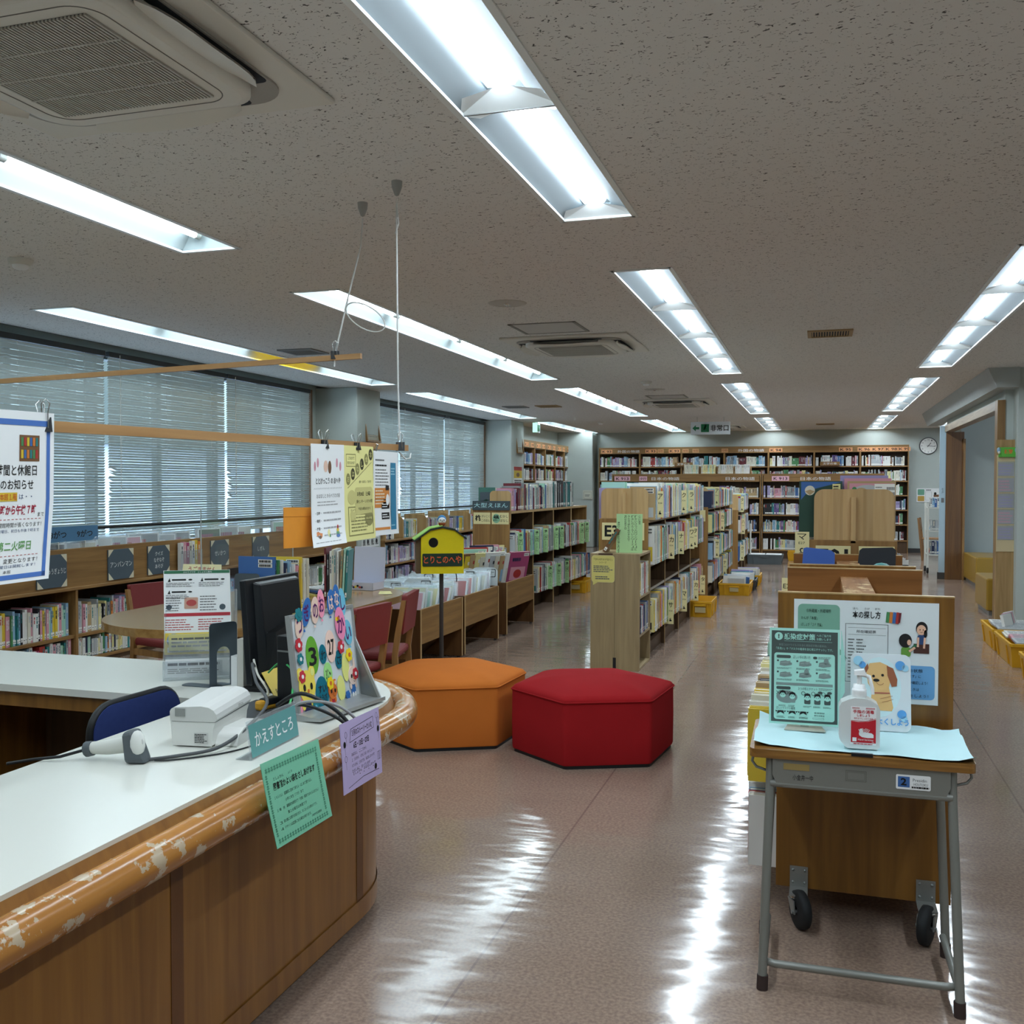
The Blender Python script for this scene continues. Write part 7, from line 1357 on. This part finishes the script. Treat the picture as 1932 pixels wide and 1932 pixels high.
# ================================================================== BROWSER BINS
BEND = wood('bin_end', '5a3b1f', '6f4c2a', 2, rough=0.45)  # darker laminate, its tone also holding the shade on the end faces
def bin_unit(y0, y1, x0, x1, zt, apron, lb):
    t = empty('browser_bin', (x1, y0, 0)); tag(t, lb, 'book bin', 'low wooden browser bins'); L = y1 - y0; w = x0 - x1
    for y in (0, L - .025): b = MB(); b.box(w, y, .012, 0, y + .025, zt, BEND); b.box(-.0005, y, .012, .002, y + .025, zt, EDGE); b.build('end_panel', t, bevel=.002)
    b = MB(); b.box(-.022, .025, zt - apron, -.002, L - .025, zt, OAKH); b.build('front_apron', t); b = MB(); b.box(w, .025, .1, w + .02, L - .025, zt, DARKIN); b.build('back_panel', t)
    b = MB(); b.box(w + .02, .025, zt - apron, -.022, L - .025, zt - apron + .018, DARKIN); b.build('tray_bottom', t); b = MB(); b.prism([(w * .5, .025, .02), (w * .5 + .02, .025, .02), (-.12, .025, zt - apron), (-.14, .025, zt - apron)], (0, L - .05, 0), DARKIN); b.build('sloped_panel', t)
    b = MB()
    for y in (.012, L - .012):
        for x in (-.03, w + .03): b.cyl((x, y, 0), (x, y, .012), .014, BLK, 8)
    b.build('glide', t)
bin_unit(6.60, 7.49, -3.47, -2.77, .49, .255, 'wooden browser bin nearest the table, full of bagged card sets'); bin_unit(7.53, 8.43, -3.47, -2.77, .492, .255, 'middle wooden browser bin, full of bagged card sets'); bin_unit(8.66, 9.58, -3.40, -2.77, .495, .25, 'farthest wooden browser bin holding leaning picture books')
GB2 = 'bagged card sets in the browser bins'
for (y0, y1), nm in (((6.68, 7.42), 'nearest'), ((7.6, 8.36), 'middle')):
    for c, x in enumerate((-2.95, -3.27)):
        n = 10
        for i in range(n):
            y = y0 + (y1 - y0) * i / (n - 1); tl = math.radians(-20 - R.uniform(0, 14)); bag_card('bagged_card_set', .27, .33 + R.uniform(-.02, .025), .022, R.choice(['pink', 'sky_blue', 'ivory', 'silver', 'mint', 'white', 'primrose', 'red', 'blue']), (x + R.uniform(-.012, .012), y + (0.03 if c else 0), .30), (tl, 0, math.radians(R.uniform(-2, 20))), 'bagged set, %s from the front, %s column of the %s browser bin' % (ordn(i), ('aisle-side', 'window-side')[c], nm), GB2, art=True)
MT = mat('guide_board', 'b7bfc0', 0.5)
for i, (x, y) in enumerate(((-3.2, 6.95), (-3.05, 7.2), (-3.25, 7.75), (-3.0, 8.1), (-2.9, 8.4))):
    b = MB(); b.prism([(xx, 0, z) for xx, z in rr_pts(-.12, 0, .24, .33, .05, 5)], (0, .004, 0), MT); s = Sheet(b, (-.12, 0, 0), (1, 0, 0), (0, 0, 1)); s.rrect(.14, .24, .08, .075, .008, BLACK); s.rrect(.147, .247, .066, .061, .006, MT, 2); s.text('アカサタナ'[i], .155, .255, .05, .045, BLACK, 3)
    tag(b.build('bin_guide', loc=(x, y, .33), rot=(math.radians(-14), 0, math.radians(14))), 'grey rounded guide board lettered %s in the browser bins' % 'アカサタナ'[i], 'divider', 'grey guide boards in the bins')
LBN = 'picture books leaning in the farthest bin'
cols = ['magenta', 'white', 'tan', 'ivory', 'silver', 'white', 'ivory', 'primrose', 'tan', 'yellow', 'brown', 'green', 'ivory', 'white', 'white', 'grey']
def leaning(name, c, tt, h, d, x, y, z, tl, lb, grp, rz=math.radians(8)):
    b = MB(); book_mesh(b, tt, d, h, c, front=False); s = Sheet(b, (-tt / 2, h, 0), (0, -1, 0), (0, 0, 1)) if False else None
    bb = MB(); m = PMAT[c]; k = .003
    bb.box(-d / 2, 0, 0, d / 2, k, h, m); bb.box(-d / 2, tt - k, 0, d / 2, tt, h, m); bb.box(-d / 2, 0, 0, -d / 2 + k, tt, h, m); bb.box(-d / 2 + k, k, .003, d / 2 - .003, tt - k, h - .003, PAGES)
    s = Sheet(bb, (-d / 2, 0, 0), (1, 0, 0), (0, 0, 1)); s.rect(d * .12, h * .1, d * .76, h * .42, PMAT[R.choice(['white', 'ivory', 'pink', 'sky_blue', 'tan'])]); s.ell(d * .5, h * .3, d * .2, h * .14, PMAT[R.choice(list(PAL))], 2); s.lines(d * .15, h * .7, d * .6, h * .12, 1, PMAT[R.choice(['red', 'navy', 'black', 'white'])], 1, .9); s.rect(d * .7, h * .86, d * .25, h * .1, SPL, 3); s.lines(d * .72, h * .88, d * .2, h * .06, 2, BARC, 4, .5)
    return tag(bb.build(name, loc=(x, y, z), rot=(tl, 0, rz)), lb, 'picture book', grp)
for i in range(13):
    leaning('leaning_book', cols[i], R.uniform(.014, .026), .31 + R.uniform(-.025, .025), .25, -2.90 - .036 * i, 9.36 - .045 * i, .425, math.radians(15), '%s picture book leaning outwards, %s from the aisle edge of the farthest bin' % (cols[i], ordn(i)), LBN, math.radians(57))
for i in range(9):
    c = R.choice(MIX_FOLK); leaning('leaning_book', c, R.uniform(.014, .026), .33 + R.uniform(-.03, .03), .25, -3.16 - .012 * i, 9.46 - .05 * i, .45, math.radians(8), '%s picture book standing behind, %s from the far end of the farthest bin' % (c.replace('_', ' '), ordn(i)), LBN, math.radians(40))
# paper pile on bins' window side
b = MB(); b.box(-.03, 0, 0, .03, .15, .4, PMAT['red']); tag(b.build('red_book', loc=(-3.3, 8.5, .3), rz=math.radians(20)), 'tall red book standing behind the yellow birdhouse', 'book')

# ================================================================== BIRDHOUSE SIGN
t = empty('birdhouse_sign', (-2.36, 6.0, 0), math.radians(27)); tag(t, 'yellow birdhouse-shaped room sign on a tall dark pole', 'sign')
YF = mat('yellow_felt', 'ecdc2c', 0.9, 0.1, var=.04, scale=30); BSD = mat('dark_roof', '2d3a34', 0.8); LGF = mat('lime_felt', 'a5d672', 0.9)
b = MB(); b.cyl((0, .08, 0.02), (0, .08, .84), .014, mat('dark_pole', '4c4a48', 0.4, .5, .4), 12); b.build('pole', t); b = MB(); b.lathe([(0, .03), (.13, .025), (.15, .0)], (0, .08, 0), BLK, 24); b.build('base', t)
b = MB(); hw = .14; fr = [(-hw, .82), (hw, .82), (hw, 1.06), (.08, 1.105), (0, 1.12), (-.08, 1.105), (-hw, 1.06)]; b.prism([(x, 0, z) for x, z in fr], (0, .16, 0), YF); b.box(-hw - .03, .03, .82, -hw, .16, 1.05, mat('side_brown', '6b5a44', 0.8)); b.build('house', t)
b = MB(); s = Sheet(b, (-hw, -.0005, .82), (1, 0, 0), (0, 0, 1)); s.ell(.08, .205, .034, .035, mat('hole_rim', 'cfc14a', 0.9)); s.ell(.08, .205, .031, .032, mat('hole_dark', '14120f', 0.9), 2, 24); b.build('entrance_hole', t)
b = MB(); p = [(-.185, 1.042), (-.08, 1.115), (0, 1.132), (.08, 1.115), (.158, 1.056)]; lo = [(x, z - .012) for x, z in p]; b.prism([(x, -.012, z) for x, z in lo + p[::-1]], (0, .185, 0), BSD); b.prism([(x, -.014, z) for x, z in [(-.185, 1.043), (-.08, 1.116), (0, 1.133), (.0, 1.138), (-.08, 1.122), (-.19, 1.047)]], (0, .19, 0), LGF); b.build('roof', t)
b = MB(); b.prism([(x, -.004, z) for x, z in rr_pts(-.132, .868, .264, .085, .008)], (0, .004, 0), mat('plate_green', '1f3a2c', 0.7)); s = Sheet(b, (-.132, -.004, .868), (1, 0, 0), (0, 0, 1)); s.text('とりこのへや', .008, .02, .248, .05, mat('orange_felt', 'e2673a', 0.9), bold=.02); b.build('name_plate', t)
b = MB(); b.ball((0, .05, 1.175), (.03, .026, .03), mat('bird_blue', '4f8fc4', 0.8)); b.ball((0, .03, 1.168), (.026, .018, .022), WHITE); b.ball((0, .035, 1.148), (.024, .022, .018), mat('bird_brown', 'a5542a', 0.8))
for x in (-.012, .012): b.ball((x, .013, 1.172), .0035, BLACK, 8)
b.ball((0, .008, 1.166), (.003, .006, .003), BLACK, 8); b.build('bird_figure', t)
b = MB(); b.tube([(.09, .01, .82), (.095, .01, .78), (.092, .01, .765)], .004, BLK, 6); b.build('hanging_tag', t)

# ================================================================== HANGING BARS, CORDS AND POSTERS
BAR = wood('hanging_slat', 'a3784a', 'bd9260', 0, rough=0.4); CORD = mat('white_cord', 'd9d9d6', 0.8)
b = MB(); b.box(-.009, 0, -.012, .009, 2.35, .012, wood('hanging_slat_y', 'a3784a', 'bd9260', 1, rough=0.4)); tag(b.build('hanging_bar', loc=(-1.617, 1.36, 1.524), rot=(math.radians(0.7), 0, 0)), 'thin wooden bar carrying the notices, hung lower above the counter', 'bar', 'hanging wooden bars')
dx, dz = 2.0, -.065; b = MB(); b.box(-2.1, -.009, -.011, 0.0, .009, .011, BAR); tag(b.build('hanging_bar', loc=(-1.84, 3.75, 1.942), rot=(0, math.radians(-1.45), 0)), 'thin wooden bar hung higher, crossing in front of the blinds', 'bar', 'hanging wooden bars')
HK = mat('hook_grey', 'a5a5a2', 0.6)
for (x, y), z, lb in (((-1.875, 3.84), 1.96, 'ceiling hook holding the cord of the upper bar'), ((-1.613, 3.61), 1.56, 'ceiling hook holding the cord of the lower bar')):
    b = MB(); b.lathe([(.0, -.06), (.009, -.055), (.02, -.025), (.022, 0)], (x, y, H), HK, 14); tag(b.build('ceiling_hook'), lb, 'hook', 'grey ceiling hooks')
b = MB(); b.tube([(-1.613, 3.61, 2.54), (-1.614, 3.608, 2.46), (-1.612, 3.61, 2.1), (-1.614, 3.62, 1.8), (-1.612, 3.63, 1.58)], .0035, CORD, 6); b.tube([(-1.613, 3.605, 2.53), (-1.606, 3.61, 2.44), (-1.62, 3.61, 2.40)], .003, CORD, 6); b.ball((-1.613, 3.61, 2.46), .008, CORD, 8); tag(b.build('suspension_string'), 'long straight white cord from the ceiling to the lower bar', 'cord', 'white hanging cords')
b = MB(); lp = []
for i in range(24): a = 2 * math.pi * i / 24; lp.append((-1.845 + .09 * math.cos(a + math.pi) + .02, 3.76 - .01 * math.sin(a), 2.105 + .052 * math.sin(a) - .035 * math.cos(a + math.pi)))
b.tube([(-1.875, 3.84, 2.54), (-1.88, 3.83, 2.42), (-1.925, 3.80, 2.2), (-1.95, 3.78, 2.06), (-1.965, 3.76, 1.96), (-1.962, 3.745, 1.9)], .0035, CORD, 6); b.tube(lp, .003, CORD, 6, closed=True); tag(b.build('suspension_string'), 'slanting white cord with a dangling loop, holding the upper bar', 'cord', 'white hanging cords')
b = MB(); b.tube([(-1.612, 3.62, 1.535), (-1.59, 3.64, 1.505), (-1.58, 3.66, 1.51), (-1.585, 3.68, 1.53)], .003, CORD, 6); tag(b.build('cord_end'), 'short curl of white cord below the lower bar end', 'cord')
def binder_clip(loc, rz, lb, sz=1.0):
    t = empty('binder_clip', loc, rz); tag(t, lb, 'clip', 'black binder clips on the bars')
    b = MB(); b.prism([(-.016 * sz, -.012, -.02 * sz), (-.016 * sz, .012, -.02 * sz), (-.016 * sz, .004, .012 * sz), (-.016 * sz, -.004, .012 * sz)], (.032 * sz, 0, 0), BLK); b.build('jaw', t)
    for q in (-1, 1): b = MB(); b.tube([(-.008 * sz, q * .008, -.018 * sz), (-.006 * sz, q * .012, .02 * sz), (-.009 * sz, q * .018, .04 * sz), (0, q * .02, .05 * sz), (.009 * sz, q * .018, .04 * sz), (.006 * sz, q * .012, .02 * sz), (.008 * sz, q * .008, -.018 * sz)], .0015, CHROME, 6); b.build('wire_handle', t)
binder_clip((-1.605, 1.725, 1.535), math.radians(60), 'binder clip holding the opening-hours notice at the left'); binder_clip((-1.605, 2.985, 1.543), math.radians(75), 'binder clip holding the white illustrated poster', .9); binder_clip((-1.605, 3.23, 1.545), math.radians(75), 'binder clip holding the pale yellow poster', .85); binder_clip((-1.605, 3.62, 1.56), math.radians(20), 'binder clip gripping the end of the lower bar', 1.1); binder_clip((-1.962, 3.75, 1.955), math.radians(30), 'binder clip near the end of the upper bar', 1.1)
b = MB(); b.cyl((-1.60, 3.375, 1.53), (-1.59, 3.375, 1.555), .006, CHROME, 8); tag(b.build('small_clip'), 'tiny silver clip on the blue-striped poster', 'clip')
X0 = -1.595
# opening-hours notice
b = MB(); s = Bent(b, [(X0 + .012, 1.33, 1.195), (X0 + .004, 1.345, 1.26), (X0, 1.36, 1.36), (X0, 1.365, 1.552)], (0, 1, 0.01), .382); s.ground(WHITE); h = s.h; NB2 = mat('notice_blue', '4a74bd', 0.6); RDT = mat('notice_red', 'a3223a', 0.6)
for a in ((.012, .008, .358, .010), (.012, h - .03, .358, .012), (.012, .008, .010, h - .03), (.36, .008, .010, h - .03)): 
    for q in range(8 if a[3] > .1 else 1): s.rect(a[0], a[1] + a[3] * q / 8 if a[3] > .1 else a[1], a[2], a[3] / 8 * 1.001 if a[3] > .1 else a[3], NB2)
s.rect(.285, h - .105, .055, .055, PMAT['brown'])
for i in range(6):
    for r in range(2): s.rect(.289 + i * .008, h - .073 - r * .026, .006, .018, PMAT[('green', 'red', 'yellow', 'blue', 'orange', 'teal')[(i + r * 2) % 6]], 2)
s.text('開館時間と休館日', .188, .225, .145, .023, BLACK, bold=.01); s.text('のお知らせ', .236, .196, .088, .021, BLACK, bold=.01); s.text('４月から', .185, .176, .04, .012, NV); s.rect(.232, .172, .048, .018, PMAT['yellow'], 1); s.text('本館１階', .234, .174, .044, .014, mat('notice_orange', 'd2552a'), 2); s.text('は・・', .285, .176, .035, .01, NV)
s.text('午前９時から午後７時', .195, .143, .138, .021, RDT, bold=.03); s.text('まで', .338, .138, .018, .009, BLACK)
for i in range(24): s.rect(.1 + i * .0105, .133, .006, .0012, PMAT['red'])
s.text('開館時間が長くなります！', .235, .117, .115, .010, BLACK); s.text('土曜日、日曜日、祝日も午後７時まで', .2, .106, .145, .007, NV)
s.text('第二火曜日', .235, .068, .09, .02, mat('notice_green', '5c9a4e'), bold=.01)
for i in range(20): s.rect(.14 + i * .0105, .057, .006, .0012, PMAT['red'])
s.text('に、変更となります！', .23, .042, .115, .010, BLACK); s.text('第一金曜日は開館します！', .21, .032, .13, .007, NV); s.text('本館', .255, .021, .02, .007, BLACK)
tag(b.build('hours_notice'), 'blue-bordered opening-hours notice hanging at the left edge', 'notice')
# orange envelope, three posters
b = MB(); OR = mat('orange_envelope', 'e9962f', 0.8, var=.05, scale=30); s = Bent(b, [(-1.612, 2.733, 1.2), (-1.612, 2.733, 1.33)], (0, 1, -.02), .36); s.ground(OR); s.rect(0, s.h - .03, .36, .0012, mat('orange_dark', 'c97c22')); tag(b.build('orange_envelope'), 'orange envelope hanging behind the white poster', 'envelope')
b = MB(); s = Bent(b, [(X0 + .03, 2.84, 1.196), (X0 + .012, 2.862, 1.24), (X0 + .002, 2.876, 1.33), (X0, 2.878, 1.537)], (0, 1, .02), .235); s.ground(WHITE); h = s.h
for x in (.02, .04, .175, .2): s.ell(x + .005, h - .075 + (.012 if x in (.04, .175) else 0), .007, .016, PMAT['pink'])
s.ell(.1, h - .075, .015, .02, mat('peach_print', 'e8c5b0')); s.ell(.128, h - .078, .012, .022, PMAT['brown']); s.text('ととけっこう の おへや', .03, h - .135, .175, .022, INK, bold=.03)
for i in range(20): s.line((.018 + i * .01, h - .152), (.022 + i * .01, h - .147), .0014, INK)
s.text('おはなしと わらべうたの会', .035, h - .182, .165, .015, INK); s.lines(.04, h - .21, .16, .02, 2, mat('light_ink', 'a9a9a9'), 1, .3)
for i, tx in enumerate(('日時', '場所', '対象', '申込')): y = h - .238 - i * .026; s.text('・' + tx + '・', .025, y, .04, .011, INK, bold=.02); s.lines(.08, y, .13, .012, 1, mat('light_ink'), 1, .45, .1)
s.poly([(.03, .04), (.05, .045), (.065, .035), (.07, .05), (.055, .052), (.04, .058), (.03, .055)], PMAT['orange']); s.ell(.052, .036, .01, .006, PMAT['brown']); s.ell(.115, .048, .009, .014, PMAT['primrose']); s.ell(.12, .038, .005, .007, PMAT['green'], 2)
for i, (c, r) in enumerate((('blue', .013), ('green', .011), ('yellow', .009), ('red', .006))): s.ell(.178, .034 + i * .011, r, .007, PMAT[c], 2)
s.lines(.02, .012, .19, .006, 1, mat('light_ink'), 1, .5)
tag(b.build('story_poster'), 'white illustrated poster with a curling corner, in front of the orange envelope', 'poster')
b = MB(); PY = mat('poster_yellow', 'ece69a', 0.7); OL = mat('olive_ink', '8f8a55', 0.7); DO = mat('dark_olive', '3f3c22', 0.7); MO = mat('mid_olive', 'cfc883', 0.7); s = Bent(b, [(X0 + .008, 3.108, 1.2), (X0 + .002, 3.11, 1.3), (X0 - .004, 3.112, 1.541)], (0, 1, .015), .245); s.ground(PY); h = s.h
s.frame(.022, h - .075, .075, .045, .002, OL); s.text('こどもだけで', .035, h - .05, .05, .011, DO); s.text('行けるかな？', .03, h - .067, .058, .011, DO)
for i in range(6): x = .035 + i * .037; y = h - .12 + i * .018; s.ell(x, y, .016, .021, (OL, DO)[i % 2]); s.text('おはなし会'[i % 5], x - .009, y - .01, .018, .02, PY, 2)
for i in range(36): s.rect(.03 + i * .0055, h - .152 + i * .0026, .003, .003, DO)
s.text('絵本・おはなし・てあそび', .12, h - .135, .1, .01, DO); s.rrect(.085, h - .25, .145, .1, .014, MO); s.ell(.06, h - .185, .033, .026, MO); s.text('３月30日 （土曜）', .1, h - .182, .11, .016, DO, 2, bold=.02); s.text('東センター いろりの間', .095, h - .208, .13, .013, DO, 2); s.text('午前10時30分から', .11, h - .234, .1, .012, DO, 2); s.ell(.06, h - .25, .014, .02, MO, 2); s.ell(.08, h - .25, .008, .016, MO, 2)
s.ell(.195, h - .265, .035, .028, OL, 1); s.text('申込み不要', .172, h - .269, .045, .009, PY, 2); s.frame(.03, .018, .2, .105, .004, OL); s.text('ちゅうい', .05, .105, .05, .009, DO); s.lines(.05, .03, .165, .07, 6, OL, 1, .4)
tag(b.build('yellow_poster'), 'pale yellow story-event poster hanging in the middle of three', 'poster')
b = MB(); ST = mat('stripe_teal', '2f7fa3', 0.6); OB = mat('orange_block', 'd98b3f', 0.6); s = Bent(b, [(X0 + .004, 3.352, 1.21), (X0, 3.35, 1.3), (X0, 3.352, 1.53)], (0, 1, .0), .222); s.ground(WHITE); h = s.h
s.rect(.15, .018, .05, h - .06, ST); s.lines(.153, .03, .044, h - .09, 22, mat('stripe_light', '9fd0e0'), 2, .45, .3); s.lines(.015, h - .04, .08, .012, 1, INK, 1, .5, 0); s.lines(.015, h - .06, .1, .012, 1, BLACK, 1, .5, 0); s.lines(.015, h - .135, .125, .07, 6, INK, 1, .3); s.rect(.01, h - .215, .132, .075, OB); s.lines(.015, h - .205, .09, .06, 5, mat('cream_print', 'f3e2c4'), 2, .4); s.ell(.122, h - .185, .015, .022, WHITE, 3); s.rect(.105, h - .148, .03, .018, BLACK, 3)
for y in (.1, .06): s.rect(.07, y, .07, .026, BLACK); s.lines(.075, y + .004, .06, .018, 2, WHITE, 2, .4)
s.lines(.015, .13, .11, .02, 2, NV, 1, .5); s.rect(.008, .02, .135, .01, OB)
tag(b.build('striped_poster'), 'white poster with a teal side stripe and orange block, rightmost of three', 'poster')
